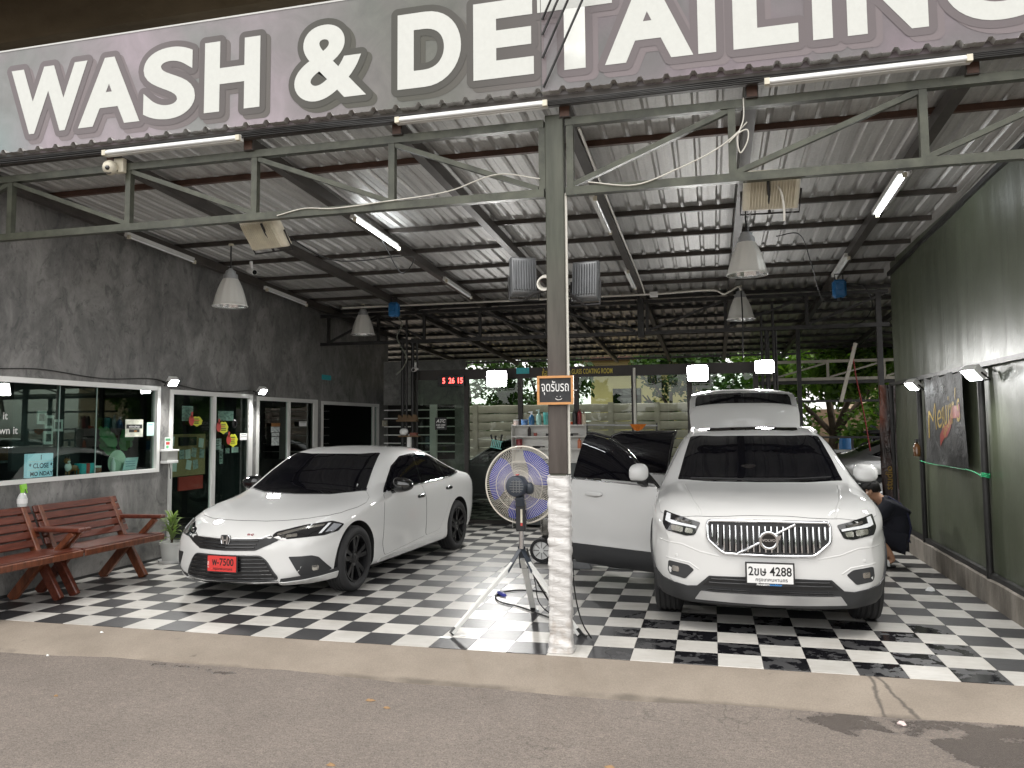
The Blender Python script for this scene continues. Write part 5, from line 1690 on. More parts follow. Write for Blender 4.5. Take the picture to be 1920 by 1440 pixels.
for mr_ in (False, True):
    hl = panel("headlight", BV, HLV, dh, .005, m_lampg, suv, .04, .018, mirror=mr_)
    panel("daylight_strip", BV, [(.535, .08, .836), (.74, .19, .872), (.745, .2, .915), (.775, .24, .920), (.785, .2, .862), (.755, .17, .85), (.54, .08, .820)], dh, .009, m_led, hl, .03, mirror=mr_)
    panel("projector", BV, [(.565, .08, .812), (.625, .1, .822), (.630, .1, .782), (.572, .08, .776)], dh, .009, m_lampr, hl, .02, .015, mirror=mr_)
    panel("projector", BV, [(.645, .1, .826), (.735, .15, .838), (.735, .15, .796), (.65, .1, .782)], dh, .009, m_lampr, hl, .02, .015, mirror=mr_)
    panel("upper_lens", BV, [(.575, .1, .862), (.70, .15, .892), (.70, .15, .875), (.585, .1, .848)], dh, .009, mat("dim_lens", (.14, .13, .12), .1, .5), hl, .02, .008, mirror=mr_)
    fg = panel("fog_surround", BV, [(.562, .08, .494), (.612, .09, .530), (.765, .15, .553), (.772, .17, .475), (.75, .16, .440), (.635, .1, .418)], (-.2, .98, 0), .004, m_cladding, suv, .04, .015, mirror=mr_)
    panel("fog_lamp", BV, [(.68, .12, .508), (.735, .14, .516), (.735, .14, .472), (.68, .12, .468)], (-.2, .98, 0), .010, m_lampr, fg, .02, .014, mirror=mr_)
    skin_tube("fog_crease", BV, [(.53, .07, .50), (.60, .08, .545), (.79, .17, .575)], (-.2, .98, 0), -.011, .014, m_paint, suv, mirror=mr_, n=8)
    skin_tube("bumper_crease", BV, [(.36, .02, .612), (.52, .06, .640), (.66, .10, .690), (.84, .28, .705)], (-.2, .98, 0), -.013, .016, m_paint, suv, mirror=mr_, n=8)
    MB().lathe([(0, .003), (.010, .003), (.012, 0)], 12, Matrix.Translation(snap(BV, Vector(((-1 if mr_ else 1) * .70, 0, .60)), Vector((0, 1, 0)), .001)[0]) @ Matrix.Rotation(R(90), 4, 'X')).build("parking_sensor", m_paint, suv)
LOW = [(-.885, .445), (-.82, .405), (-.62, .364), (-.545, .372), (-.452, .458), (0, .472), (.452, .458), (.545, .372), (.62, .364), (.82, .405), (.885, .445), (.885, .26), (.6, .24), (-.6, .24), (-.885, .26)]
lo = panel("lower_bumper", BV, LOW, 'front', .011, m_cladding, suv, .028)
panel("lower_intake", BV, [(-.44, .452), (0, .466), (.44, .452), (.50, .385), (-.50, .385)], 'front', .014, m_black, lo, .04)
for zz, wd in ((.44, .43), (.412, .45), (.36, .46), (.345, .46)):
    skin_tube("intake_bar", BV, [(-wd, zz), (0, zz + .008), (wd, zz)], 'front', .018, .006 if zz > .4 else .004, m_cladding if zz > .4 else m_black, lo)
for k in range(7):
    x = -.42 + .14 * k
    skin_tube("intake_rib", BV, [(x, .372), (x, .345)], 'front', .019, .004, m_cladding, lo, n=4)
panel("skid_plate", BV, [(-.515, .336), (0, .340), (.515, .336), (.56, .268), (0, .262), (-.56, .268)], 'front', .022, m_silver, suv, .03, .01)
yp = snap(BV, Vector((0, 0, .53)), Vector((0, 1, 0)), .03)[0].y
pl = plate(suv, .508, yp - .02, .335, .145, m_plate_w, "2ขษ 4288", "กรุงเทพมหานคร", .093, .036)
pr_ = MB().box((-.178, yp - .0205, .415), (.178, yp - .009, .434)).build("plate_holder", m_black, pl)
text("holder_text", "Phranakorn", .020, m_plate_w, T(-.005, yp - .0225, .4185) @ FACE_STREET, pl, .0006, 1.0, align='RIGHT')
text("holder_text", "swedishcar", .020, mat("plate_blue", (.05, .25, .6), .5), T(-.003, yp - .0225, .4185) @ FACE_STREET, pl, .0006, 1.0, align='LEFT')
panel("tow_cover", BV, [(-.36, .60), (-.305, .60), (-.305, .555), (-.36, .555)], 'front', .0015, m_paint, suv, .03, .012)
# sides
DF = [(1.255, .43), (1.235, .75), (1.26, 1.045), (2.305, 1.085), (2.315, .43)]
DR = [(2.345, .43), (2.335, 1.085), (3.17, 1.11), (3.28, 1.0), (3.20, .78), (3.06, .60), (3.00, .43)]
FWV = [(1.36, 1.085), (1.74, 1.355), (1.98, 1.475), (2.20, 1.522), (2.25, 1.525), (2.24, 1.108)]
RWV = [(2.375, 1.110), (2.385, 1.528), (3.05, 1.518), (3.12, 1.49), (3.19, 1.14)]
CLAD = [(1.25, .215), (1.27, .425), (3.02, .425), (3.05, .215)]
DLV = [(1.27, 1.055), (1.36, 1.12), (1.74, 1.39), (1.98, 1.51), (2.25, 1.553), (3.1, 1.545), (3.55, 1.47), (3.40, 1.155), (2.33, 1.095)]
panel("window_surround", BV, DLV, 'right', .002, m_black_gloss, suv, .06, .02)
panel("door_glass", BV, FWV, 'right', .0045, m_tint, suv, .06, .03)
panel("door_glass", BV, RWV, 'right', .0045, m_tint, suv, .06, .03)
seam_panel("door", BV, DF, 'right', m_paint, suv, rnd=.04); seam_panel("door", BV, DR, 'right', m_paint, suv, rnd=.04)
panel("sill_cladding", BV, CLAD, 'right', .008, m_cladding, suv, .06)
panel("door_shade_panel", BV, [(1.25, .30), (1.235, .75), (1.27, 1.06), (1.74, 1.385), (1.98, 1.505), (2.25, 1.548), (3.1, 1.54), (3.28, 1.2), (3.20, .78), (3.06, .55), (3.0, .30)], 'left', .002, mat("cabin_shade_black", (.01, .01, .011), .7), suv, .07)  # black panel on the uncut side skin, painted as the shaded cabin
for sg, sd in ((1, 'right'), (-1, 'left')):
    for s_ in AX_SUV:
        pts = [(s_ + .428 * math.cos(a), .365 + .428 * math.sin(a)) for a in [R(-14) + k * R(208) / 16 for k in range(17)]]
        skin_tube("arch_trim", BV, pts, sd, .002, .016, m_cladding, suv, n=6)
    skin_tube("roof_rail", BV, [(sg * .600, 1.98), (sg * .60, 2.4), (sg * .595, 3.2), (sg * .585, 3.8)], 'top', .016, .017, m_silver, suv, n=8)
panel("sunroof", BV, [(-.45, 2.05), (.45, 2.05), (.45, 3.35), (-.45, 3.35)], 'top', .004, m_tint, suv, .08, .05)
def suv_mirror(parent, sg):
    mx = 1.01 if sg < 0 else .955
    mm = blob("mirror", m_paint, parent, (sg * mx, 1.42, 1.185), (.105, .09, .086), 2.7, deform=lambda p: Vector((p.x, p.y * (1.1 if p.y < 0 else .5), p.z * (1 - .18 * (p.x * sg / .128)) if p.z > 0 else max(p.z, -.075))))
    MB().box((sg * (mx - .08), 1.36, 1.100), (sg * (mx + .08), 1.44, 1.114)).build("mirror_base", m_black, mm)
    MB().bar((sg * .90, 1.40, 1.06), (sg * .985, 1.41, 1.105), .085, .045).build("mirror_arm", m_black, mm, smooth=40, bevel=.012)
suv_mirror(suv, 1)
# open doors on the left-hand side of the picture
def open_door(pts_low, pts_glass, frame_pts, clad, hinge, ang, mirror_too):
    e = bpy.data.objects.new("open_door", None); COL.objects.link(e); e.parent = suv
    e.empty_display_size = .1
    Mi = Matrix.Translation((-hinge[0], -hinge[1], 0))
    ch = []
    ch.append(panel("door_skin", BV, pts_low, 'left', .004, m_paint, e, .05, .03, thick=.075))
    ch.append(panel("door_trim", BV, pts_low, 'left', -.075, m_cladding, e, .08, .03, thick=.002))
    ch.append(panel("door_cladding", BV, clad, 'left', .010, m_cladding, e, .06, thick=.06))
    ch.append(panel("door_glass", BV, pts_glass, 'left', .003, m_tint, e, .05, .02, thick=.012))
    ch.append(skin_tube("window_frame", BV, frame_pts, 'left', -.004, .016, m_black_gloss, e, n=8))
    ch.append(skin_tube("chrome_strip", BV, [(pts_glass[0][0] - .05, pts_low[2][1] + .002), (pts_glass[-1][0] + .05, pts_low[3][1] + .002)], 'left', .006, .007, m_chrome, e))
    hx = sum(p[0] for p in pts_low) / len(pts_low) + .32
    if not mirror_too: hx += .1
    p, nn = snap(BV, Vector((0, hx, .945)), Vector((1, 0, 0)), .022)
    ch.append(blob("door_handle", m_paint, e, p, (.018, .105, .022), 3))
    p2, _ = snap(BV, Vector((0, hx - .01, .93)), Vector((1, 0, 0)), .0)
    ch.append(blob("handle_recess", m_silver, e, p2, (.006, .06, .035), 2.4))
    if mirror_too:
        suv_mirror(e, -1)
        ch += [c for c in e.children if c.name.startswith("mirror")]
        ch.append(panel("mirror_triangle", BV, [(1.30, 1.075), (1.38, 1.14), (1.50, 1.22), (1.50, 1.10)], 'left', .008, m_black, e, .04))
    for c in e.children:
        c.matrix_local = Mi @ c.matrix_local
    e.location = (hinge[0], hinge[1], 0)
    e.rotation_euler = (0, 0, ang)
FG = [(1.345, 1.085), (1.74, 1.37), (1.98, 1.49), (2.20, 1.535), (2.295, 1.542), (2.30, 1.105)]
open_door([(1.255, .43), (1.235, .75), (1.26, 1.048), (2.305, 1.088), (2.315, .43)], FG,
          [(1.255, 1.05), (1.345, 1.115), (1.74, 1.395), (1.98, 1.51), (2.20, 1.556), (2.305, 1.562)], [(1.255, .23), (1.255, .425), (2.315, .425), (2.315, .23)], (-.895, 1.24), R(61), True)
open_door([(2.345, .43), (2.340, .75), (2.335, 1.090), (3.17, 1.112), (3.10, .43)], [(2.365, 1.105), (2.375, 1.545), (3.05, 1.535), (3.14, 1.50), (3.19, 1.13)],
          [(2.345, 1.10), (2.355, 1.562), (3.05, 1.555), (3.16, 1.51), (3.20, 1.12)], [(2.345, .23), (2.345, .425), (3.0, .425), (3.0, .23)], (-.895, 2.35), R(66), False)
# raised tailgate
tg = bpy.data.objects.new("tailgate", None); COL.objects.link(tg); tg.parent = suv; tg.empty_display_size = .1
def loft(name, rows, m, parent, thick):
    vs, fs = [], []
    n = len(rows[0])
    for r in rows: vs += [Vector(p) for p in r]
    for i in range(len(rows) - 1):
        for j in range(n - 1):
            fs.append((i * n + j, i * n + j + 1, (i + 1) * n + j + 1, (i + 1) * n + j))
    k = len(vs)
    vs += [v + Vector(thick) for v in vs]
    fs += [tuple(reversed([q + k for q in f])) for f in fs]
    edge = list(range(n)) + [i * n + n - 1 for i in range(1, len(rows))] + [(len(rows) - 1) * n + j for j in range(n - 2, -1, -1)] + [i * n for i in range(len(rows) - 2, 0, -1)]
    for i in range(len(edge)):
        a, b_ = edge[i], edge[(i + 1) % len(edge)]
        fs.append((b_, a, a + k, b_ + k))
    mb = MB(); mb.add(vs, fs)
    return mb.build(name, m, parent, smooth=50)
def row(hw, s, z, bow=.05, drop=.02, n=17):
    out = []
    for i in range(n):
        t = -1 + 2 * i / (n - 1)
        out.append((hw * t, s + bow * t * t, z - drop * abs(t) ** 3))
    return out
loft("spoiler", [row(.655, 3.90, 1.60, .02, .03), row(.665, 3.915, 1.68), row(.665, 3.935, 1.78), row(.655, 3.965, 1.86), row(.625, 4.02, 1.905, .06, .04)], m_paint, tg, (0, .07, .0))
loft("tailgate_glass", [row(.60, 4.05, 1.70), row(.61, 4.20, 1.83), row(.60, 4.40, 1.985), row(.58, 4.47, 2.035, .05, .03)], m_tint, tg, (0, .01, -.01))
loft("tailgate_panel", [row(.665, 4.06, 1.66), row(.685, 4.22, 1.815), row(.68, 4.42, 1.97), row(.66, 4.53, 2.065, .06, .05), row(.66, 4.75, 2.11, .06, .06), row(.62, 4.98, 2.12, .06, .06)], m_paint, tg, (0, .02, -.05))
tgl = [c for c in tg.children if c.name.startswith("tailgate_glass")][0]
tgl.location = (0, -.012, .014)
MB().tube([(-.02, 4.42, 2.045), (-.2, 4.36, 2.02), (-.42, 4.33, 1.99)], .012, 6).build("rear_wiper", m_black, tg)
for sg in (-1, 1):
    MB().tube([(sg * .60, 4.02, 1.30), (sg * .62, 4.30, 1.80)], .010, 6).build("gas_strut", m_steel_dark, tg)
panel("boot_shade_panel", BV, [(-.58, 1.45), (.58, 1.45), (.68, .95), (.66, .62), (-.66, .62), (-.68, .95)], 'rear', .003, mat("boot_shade_black", (.01, .01, .01), .8), suv, .08, .05)  # rear skin stays closed; boot shade is this panel's black colour
for sg in (-1, 1):
    blob("tail_lamp", m_redl, suv, (sg * .74, 4.26, 1.05), (.07, .08, .16), 3)
for s in AX_SUV:
    for sg in (-1, 1):
        wheel(suv, sg * .80, s, .355, .235, .235, m_alloy)
# =================================================================== REAR OF THE BAYS
m_brown = mat("dark_brown_frame", (0.030, 0.026, 0.024), 0.5, 0.2, var=0.2, vscale=5)
gp = thing("glass_partition", "dark framed glass front of the coating room across the rear", "glass front", (0, 0, 0))
GX = [-5.0, -4.04, -3.10, -2.15, -1.21, -0.33, 0.68]
for x in GX:
    MB().box((x - .038, 7.11, 0.0), (x + .038, 7.18, 2.43)).build("mullion", m_brown, gp)
MB().box((-5.04, 7.10, 2.43), (0.74, 7.19, 2.60)).build("header", m_brown, gp)
for a, b_ in zip(GX[:-1], GX[1:]):
    MB().box((a + .038, 7.115, 0.0), (b_ - .038, 7.175, 0.065)).build("bottom_rail", m_brown, gp)
    MB().box((a + .038, 7.143, 0.065), (b_ - .038, 7.149, 2.43)).build("pane", m_glass_l, gp)
m_yel = mat("yellow_lettering", (0.62, 0.50, 0.05), 0.5)
text_fit("lettering", "ห้องเคลือบแก้ว", .47, .125, m_yel, T(-2.475, 7.092, 2.455) @ FACE_STREET, gp, .006)
text_fit("lettering", "GLASS COATING ROOM", .67, .082, m_yel, T(-1.88, 7.092, 2.475) @ FACE_STREET, gp, .006)
MB().tube([(-1.19, 7.06, 0), (-1.19, 7.06, 2.55)], .022, 8).build("pipe", m_cable_w, gp, smooth=60)
m_teal = mat("teal_sticker", (0.03, 0.36, 0.40), 0.5, var=.15, vscale=30)
tag(MB().box((-3.15, 7.075, 2.50), (-2.93, 7.085, 2.60)).build("teal_sticker", m_teal), "small teal sticker on the dark header above the glass front", "sticker")
tag(MB().box((-6.769, 7.15, 2.49), (-6.764, 7.50, 2.58)).build("teal_sticker", m_teal), "small teal sticker high on the dark plaster wall", "sticker")
# red digital clock
ck = thing("digital_clock", "black digital wall clock with glowing red figures", "clock", (-4.29, 7.06, 2.40))
MB().box((-.235, -.03, -.09), (.235, .02, .09)).build("case", m_black_gloss, ck, bevel=.004)
m_red_e = mat("red_led", (0.5, .02, .02), .4, emit=(1.0, .06, .05), estr=3.0)
for txt_, x in (("5", -.125), ("26", .015), ("15", .165)):
    text("digits", txt_, .13, m_red_e, T(x, -.032, -.035) @ FACE_STREET, ck, .002, .85)
# dark hoarding and bright opening at the far left
hb = thing("dark_boarding", "dark boarding closing the gap behind the end of the plaster wall", "boarding", (0, 0, 0))
for k in range(5):
    MB().box((-7.2 + k * .42, 10.20 + .004 * (k % 2), 0), (-7.2 + k * .42 + .417, 10.24, 2.41)).build("board", mat("dark_board", (.012, .011, .010), .7), hb)
# pipe clusters beside the glass front
def pipes(label, pts, extras=None):
    r = thing("pipe_cluster", label, "pipes", (0, 0, 0), 0, "dark steel pipes beside the glass front")
    for x, y, rr, z1 in pts:
        MB().tube([(x, y, 0), (x, y, z1)], rr, 8).build("pipe", m_steel_dark, r, smooth=60)
    return r
pipes("cluster of dark pipes left of the glass front with little shelves", [(-5.15, 7.0, .035, 3.15), (-5.06, 6.95, .022, 3.5), (-4.97, 7.0, .03, 3.15), (-4.88, 6.98, .018, 3.1)])
pipes("cluster of dark pipes below the flood lamp right of the tailgate", [(.78, 7.0, .02, 3.35), (.86, 7.02, .035, 3.1), (.95, 7.0, .02, 3.5), (.99, 7.06, .02, 3.1)])
m_wood_o = mat("brown_wood_box", (.12, .07, .03), .6, var=.3, vscale=6)
sh = thing("pipe_shelf", "small brown shelf with tools fixed on the dark pipes at left", "shelf", (-5.0, 6.88, 1.72))
MB().box((-.20, -.06, 0), (.16, .06, .03)).build("board", m_wood_o, sh)
for k in range(4):
    MB().prism([(0, 0), (.10, 0), (.08, .06 + .02 * (k % 2)), (.02, .09)], .05, T(-.19 + .088 * k, .02, .031) @ Matrix.Rotation(R(90), 4, 'X')).build("tool", m_wood_o, sh)
sh = thing("pipe_shelf", "small lower shelf with a white box fixed on the dark pipes", "shelf", (-4.98, 6.88, 1.46))
MB().box((-.18, -.06, 0), (.18, .06, .025)).build("board", m_wood_o, sh)
blob("tissue_bag", m_plate_w, sh, (-.10, 0, .085), (.075, .05, .06), 2.2)
MB().box((.02, -.04, .0255), (.14, .04, .07)).build("box", mat("dull_red_box", (.2, .06, .04), .6), sh)
MB().box((-.03, -.03, -.26), (.03, .03, -.002)).build("white_block", m_plate_w, sh)

# precast fence behind the room
m_fence = mat("precast_fence_concrete", (0.32, 0.272, 0.238), 0.85, var=.18, vscale=2.5, bump=.25, bscale=12)
fn = thing("precast_fence", "beige precast concrete plank fence seen through the glass front", "fence", (0, 0, 0))
FX = [-9.4, -8.0, -6.65, -5.3, -4.0, -2.72, -1.45, -.2, 1.05]
plank_me = MB()
n = 12
vs, fs = [], []
prof = [(-.115, 0), (-.108, -.035), (.0, -.045), (.098, -.03), (.112, -.008), (.115, 0)]
for i in range(n + 1):
    for (z, y) in prof:
        t = i / n
        vs.append((t, y, z + .006 * math.sin(t * 9 + z * 20)))
for i in range(n):
    for j in range(len(prof) - 1):
        a = i * len(prof) + j
        fs.append((a, a + len(prof), a + len(prof) + 1, a + 1))
plank_me.add(vs, fs)
_p = plank_me.build("plank", m_fence, smooth=40); plank_mesh = _p.data; bpy.data.objects.remove(_p)
for a, b_ in zip(FX[:-1], FX[1:]):
    MB().box((a - .07, 16.22, 0), (a + .07, 16.36, 2.24 + random.uniform(-.02, .03))).build("fence_post", m_fence, fn)
    for k in range(9):
        o = link_mesh("plank", plank_mesh, fn, (a + .065, 16.3 + random.uniform(-.006, .006), .135 + k * .245))
        o.scale = (b_ - a - .13, 1, 1)
MB().box((FX[-1] - .07, 16.22, 0), (FX[-1] + .07, 16.36, 2.24)).build("fence_post", m_fence, fn)

# side room window seen at far left through the glass
rw = thing("inner_wall", "dark grey inner wall with a barred window left in the coating room", "wall", (0, 0, 0))
MB().box((-6.2, 8.6, 0), (-4.55, 8.7, 1.0)).build("lower_wall", m_wall, rw)
MB().box((-6.2, 8.6, 2.05), (-4.55, 8.7, 2.9)).build("upper_wall", m_wall, rw)
MB().box((-4.74, 8.6, 1.0), (-4.55, 8.7, 2.05)).build("side_wall", m_wall, rw)
for k in range(6):
    MB().box((-6.2, 8.62, 1.14 + .16 * k), (-4.75, 8.65, 1.16 + .16 * k)).build("window_bar", m_white_metal, rw)
MB().box((-5.25, 8.61, 1.0), (-5.12, 8.68, 2.05)).build("window_frame", m_white_metal, rw)

# cars further back
def plain_sedan(name, label, loc, rz, paint, rim):
    t_ = thing(name, label, "car", loc, rz)
    me = ME_SEDAN_W.copy(); me.materials[0] = paint
    link_mesh("body", me, t_)
    B_ = BV_SEDAN
    panel("windscreen", B_, W_S, (0, .75, -.66), .0035, m_tint, t_, .09, .03)
    panel("rear_window", B_, [(-.48, 3.38), (.48, 3.38), (.52, 3.95), (-.52, 3.95)], 'top', .003, m_tint, t_, .09, .06)
    for sd in ('right', 'left'):
        panel("window_surround", B_, DLO, sd, .002, m_black_gloss, t_, .09, .015)
        skin_tube("chrome_strip", B_, [(1.62, .935), (2.45, .951), (3.45, .981), (3.74, 1.014), (3.82, 1.055)], sd, .004, .007, m_chrome, t_, dens=.15)
        sg = 1 if sd == 'right' else -1
        blob("tail_lamp", m_redl, t_, (sg * .70, 4.42, .88), (.13, .16, .06), 3)
        for s_, z_ in ((2.42, .815), (3.28, .845)):
            blob("door_handle", paint, t_, (sg * .905, s_, z_), (.022, .095, .022), 3)
        blob("mirror", paint, t_, (sg * .985, 1.755, .985), (.12, .085, .08), 2.6)
    for s_ in AX_SEDAN:
        for sg in (-1, 1):
            wheel(t_, sg * .79, s_, .325, .225, .235, rim)
    return t_
plain_sedan("parked_car", "silver sedan half hidden behind the tarpaulin wall end at right", (6.60, 10.75, 0), R(90), m_paint_s, m_alloy)
plain_sedan("parked_car", "dark green sedan inside the glass coating room", (-6.15, 10.5, 0), -R(90), m_paint_k, m_alloy)

# products rack in front of the glass
m_shelf = mat("white_laminate", (0.66, 0.65, 0.62), .4, var=.05, vscale=5)
rk = thing("product_shelf", "white product shelf standing before the glass front behind the post", "shelf", (-2.55, 6.85, 0))
for z in (1.645, 1.465, 1.265, 1.055):
    MB().box((-.60, -.10, z - .018), (.60, .10, z)).build("shelf_board", m_shelf, rk)
for x in (-.61, .60):
    MB().box((x, -.10, 0.0), (x + .012, .10, 1.66)).build("side_panel", m_shelf, rk)
MB().box((-.60, .088, 1.04), (.60, .10, 1.64)).build("back_panel", m_shelf, rk)
MB().box((-.60, -.095, 0.05), (.60, .10, 1.03)).build("lower_door", mat("grey_cabinet", (.09, .10, .10), .5, var=.2, vscale=3), rk)
def bottle(label, x, z, r, h, col, style='round', cap=None, y=6.83):
    o = thing("bottle", label, "bottle", (x, y, z), 0, "car care bottles on the white shelf")
    mm = mat("bottle_plastic", col, .3)
    cm = mat("bottle_cap", cap, .35) if cap else mm
    if style == 'jar':
        MB().lathe([(0, 0), (r, 0), (r, h * .75), (r * .97, h * .78)], 14).build("jar", mm, o, smooth=40)
        MB().lathe([(r * 1.02, h * .78), (r * 1.02, h), (0, h)], 14).build("lid", cm, o, smooth=40)
    elif style == 'spray':
        MB().lathe([(0, 0), (r, 0), (r, h * .55), (r * .55, h * .70), (r * .3, h * .76)], 14).build("flask", mm, o, smooth=40)
        mb = MB().box((-r * .3, -r * .3, h * .76), (r * .3, r * .3, h)); mb.box((-r * 1.0, -r * .2, h * .9), (-r * .3, r * .2, h * .985)); mb.build("trigger", cm, o)
    else:
        MB().lathe([(0, 0), (r, 0), (r, h * .78), (r * .5, h * .86)], 14).build("flask", mm, o, smooth=40)
        MB().lathe([(r * .5, h * .86), (r * .5, h), (0, h)], 12).build("cap", cm, o, smooth=40)
    return o
ZS = 1.646
bottle("small pale pink jar at the left end of the top shelf", -3.10, ZS, .045, .09, (.62, .50, .45), 'jar', (.7, .7, .68))
bottle("blue jar beside the pink jar on the top shelf", -2.96, ZS, .055, .09, (.10, .22, .45), 'jar', (.2, .32, .55))
bottle("blue spray bottle with white head on the top shelf", -2.84, ZS, .048, .22, (.02, .10, .22), 'spray', (.7, .72, .75))
bottle("pale teal spray bottle on the top shelf", -2.72, ZS, .045, .25, (.30, .50, .46), 'spray', (.45, .6, .58))
bottle("teal tub on the top shelf", -2.58, ZS, .065, .20, (.05, .30, .27), 'jar', (.1, .42, .40))
bottle("tall black can on the top shelf", -2.50, ZS, .045, .22, (.01, .01, .01), 'jar', None, 6.90)
bottle("lime green tub on the top shelf", -2.38, ZS, .065, .20, (.22, .33, .06), 'jar', (.16, .3, .14))
bottle("black can beside the lime green tub", -2.28, ZS, .04, .20, (.01, .012, .01), 'jar', None, 6.90)
bottle("orange red low tin on the top shelf near the post", -2.20, ZS, .05, .05, (.55, .09, .03), 'jar')
bottle("black pump bottle right of the post on the top shelf", -1.98 - .28, ZS, .035, .27, (.01, .01, .012), 'spray', None, 6.92)
bottle("black bottle with white label right of the post", -2.13, ZS, .04, .24, (.02, .02, .02), 'round', (.02, .02, .02))
bottle("dark red bottle right of the post on the top shelf", -2.05, ZS, .038, .245, (.20, .015, .02), 'round', (.1, .01, .01))
bottle("cream bottle right of the post on the top shelf", -1.985, ZS, .035, .21, (.55, .48, .36), 'round', (.1, .08, .06))
bottle("slim black bottle on the upper middle shelf at left", -2.88, 1.466, .028, .15, (.02, .012, .01), 'round')
bottle("small red cone on the upper middle shelf", -2.78, 1.466, .03, .05, (.3, .04, .02), 'jar')
bottle("red box-like tin on the lower middle shelf at left", -3.05, 1.266, .05, .15, (.22, .015, .02), 'jar')
bottle("orange squeeze bottle on the lower middle shelf at right", -2.06, 1.266, .032, .16, (.6, .20, .10), 'round')
for k, (x, z, l) in enumerate(((-2.52, 1.466, .16), (-2.18, 1.466, .22), (-2.72, 1.266, .20), (-2.30, 1.266, .2), (-2.66, 1.056, .18))):
    lab = ["dark brush on the upper middle shelf left of the post", "long dark brush on the upper middle shelf right of the post", "brown brush on the lower middle shelf", "dark brush on the lower middle shelf behind the post", "dark brush on the lowest shelf"][k]
    b_ = thing("brush", lab, "brush", (x, 6.80, z), 0, "brushes on the white shelf")
    MB().box((-l / 2, -.02, .022), (l / 2, .02, .04)).build("handle", mat("brush_dark", (.02, .015, .012), .5), b_, bevel=.004)
    MB().box((-l / 2, -.018, 0), (l * .1, .018, .022)).build("bristles", m_black, b_)
# rail with orange cloth
rl = thing("towel_rail", "pale metal rail on dark legs right of the white shelf", "rail", (0, 0, 0))
MB().tube([(-1.93, 6.75, 1.64), (-.82, 6.75, 1.62)], .014, 8).build("rail_bar", m_alu, rl, smooth=60)
for x in (-1.92, -.83):
    MB().tube([(x, 6.75, 0), (x, 6.75, 1.66)], .012, 8).build("leg", m_steel_dark, rl, smooth=60)
vs, fs = [], []
for j in range(9):
    for i in range(11):
        t, s_ = i / 10, j / 8
        x = -1.245 + .26 * t
        z = 1.645 - .115 * s_ * (1 - abs(t - .45) * .6)
        vs.append((x + (t - .5) * -.12 * s_, 6.725 - .015 * math.sin(t * 14) * s_ - .012 * s_, z))
for j in range(8):
    for i in range(10):
        a = j * 11 + i; fs.append((a, a + 1, a + 12, a + 11))
k = len(vs); vs += [(x, y + .006, z) for x, y, z in vs]; fs += [tuple(reversed([q + k for q in f])) for f in fs]
mb = MB(); mb.add(vs, fs)
tag(mb.build("cloth", mat("orange_microfibre", (.50, .14, .012), .9, var=.2, vscale=20), smooth=60), "orange cloth draped over the pale rail", "cloth")
# hanging board and green basket on the glass
bd = thing("hanging_sign", "small black card sign hanging on the glass at left", "sign", (-4.49, 7.09, 1.68))
MB().box((-.105, -.006, -.105), (.105, 0, .105)).build("card", m_black, bd)
text("card_text", "ATC", .075, m_plate_w, T(0, -.0075, .02) @ FACE_STREET @ Matrix.Diagonal((1, 1, 1, 1)), bd, .002, 1.1, shear=.25)
text("card_text", "CAR CARE", .035, m_plate_w, T(0, -.0075, -.035) @ FACE_STREET, bd, .001, 1)
text("card_text", "CENTER", .035, m_plate_w, T(0, -.0075, -.075) @ FACE_STREET, bd, .001, 1)
bk = thing("basket", "mint plastic basket with dark tools stuck on the glass", "basket", (-3.49, 7.06, 1.33), 0)
mm = mat("mint_plastic", (.22, .55, .50), .4)
Mt = Matrix.Rotation(R(12), 4, 'Y')
for k in range(6):
    MB().add([Mt @ Vector(p) for p in [(-.085 + .03 * k, -.05, -.06), (-.070 + .03 * k, -.05, -.06), (-.070 + .03 * k, -.05, .055), (-.085 + .03 * k, -.05, .055), (-.085 + .03 * k, -.044, -.06), (-.070 + .03 * k, -.044, -.06), (-.070 + .03 * k, -.044, .055), (-.085 + .03 * k, -.044, .055)]], [(0, 1, 2, 3), (7, 6, 5, 4), (0, 4, 5, 1), (1, 5, 6, 2), (2, 6, 7, 3), (3, 7, 4, 0)]).build("slat", mm, bk)
mb = MB()
for z in (-.065, .06):
    mb.tube([Mt @ Vector(p) for p in [(-.095, -.05, z), (.095, -.05, z), (.095, 0, z), (-.095, 0, z)]], .006, 5, closed=True)
mb.build("rim", mm, bk)
for k, (x, l) in enumerate(((-.06, .10), (-.01, .08), (.06, .10))):
    MB().tube([(x, -.02, 0), (x * 1.6, -.03, .06 + l)], [.01, .018], 6).build("tool", m_black, bk, smooth=60)
# vacuum cleaner
m_stain = mat("brushed_stainless", (.45, .44, .41), .25, .9, var=.1, vscale=4)
vc = thing("vacuum_cleaner", "wet and dry vacuum with steel drum on a black wheeled cart behind the post", "vacuum cleaner", (-1.86, 3.95, 0))
MB().lathe([(0, .30), (.215, .30), (.225, .34), (.225, .74), (.215, .76), (0, .76)], 32).build("drum", m_stain, vc, smooth=40)
MB().lathe([(.23, .76), (.235, .80), (.20, .90), (.12, .97), (0, .985)], 28).build("motor_head", m_black, vc, smooth=40)
MB().lathe([(.226, .50), (.231, .505), (.231, .53), (.226, .535)], 28).build("band", m_chrome, vc, smooth=60)
MB().box((-.23, -.24, .16), (.23, .20, .29)).build("cart_base", m_black, vc, bevel=.03)
MB().tube([(-.19, .22, .2), (-.19, .27, .95), (.19, .27, .95), (.19, .22, .2)], .014, 8).build("push_handle", m_black, vc, smooth=60)
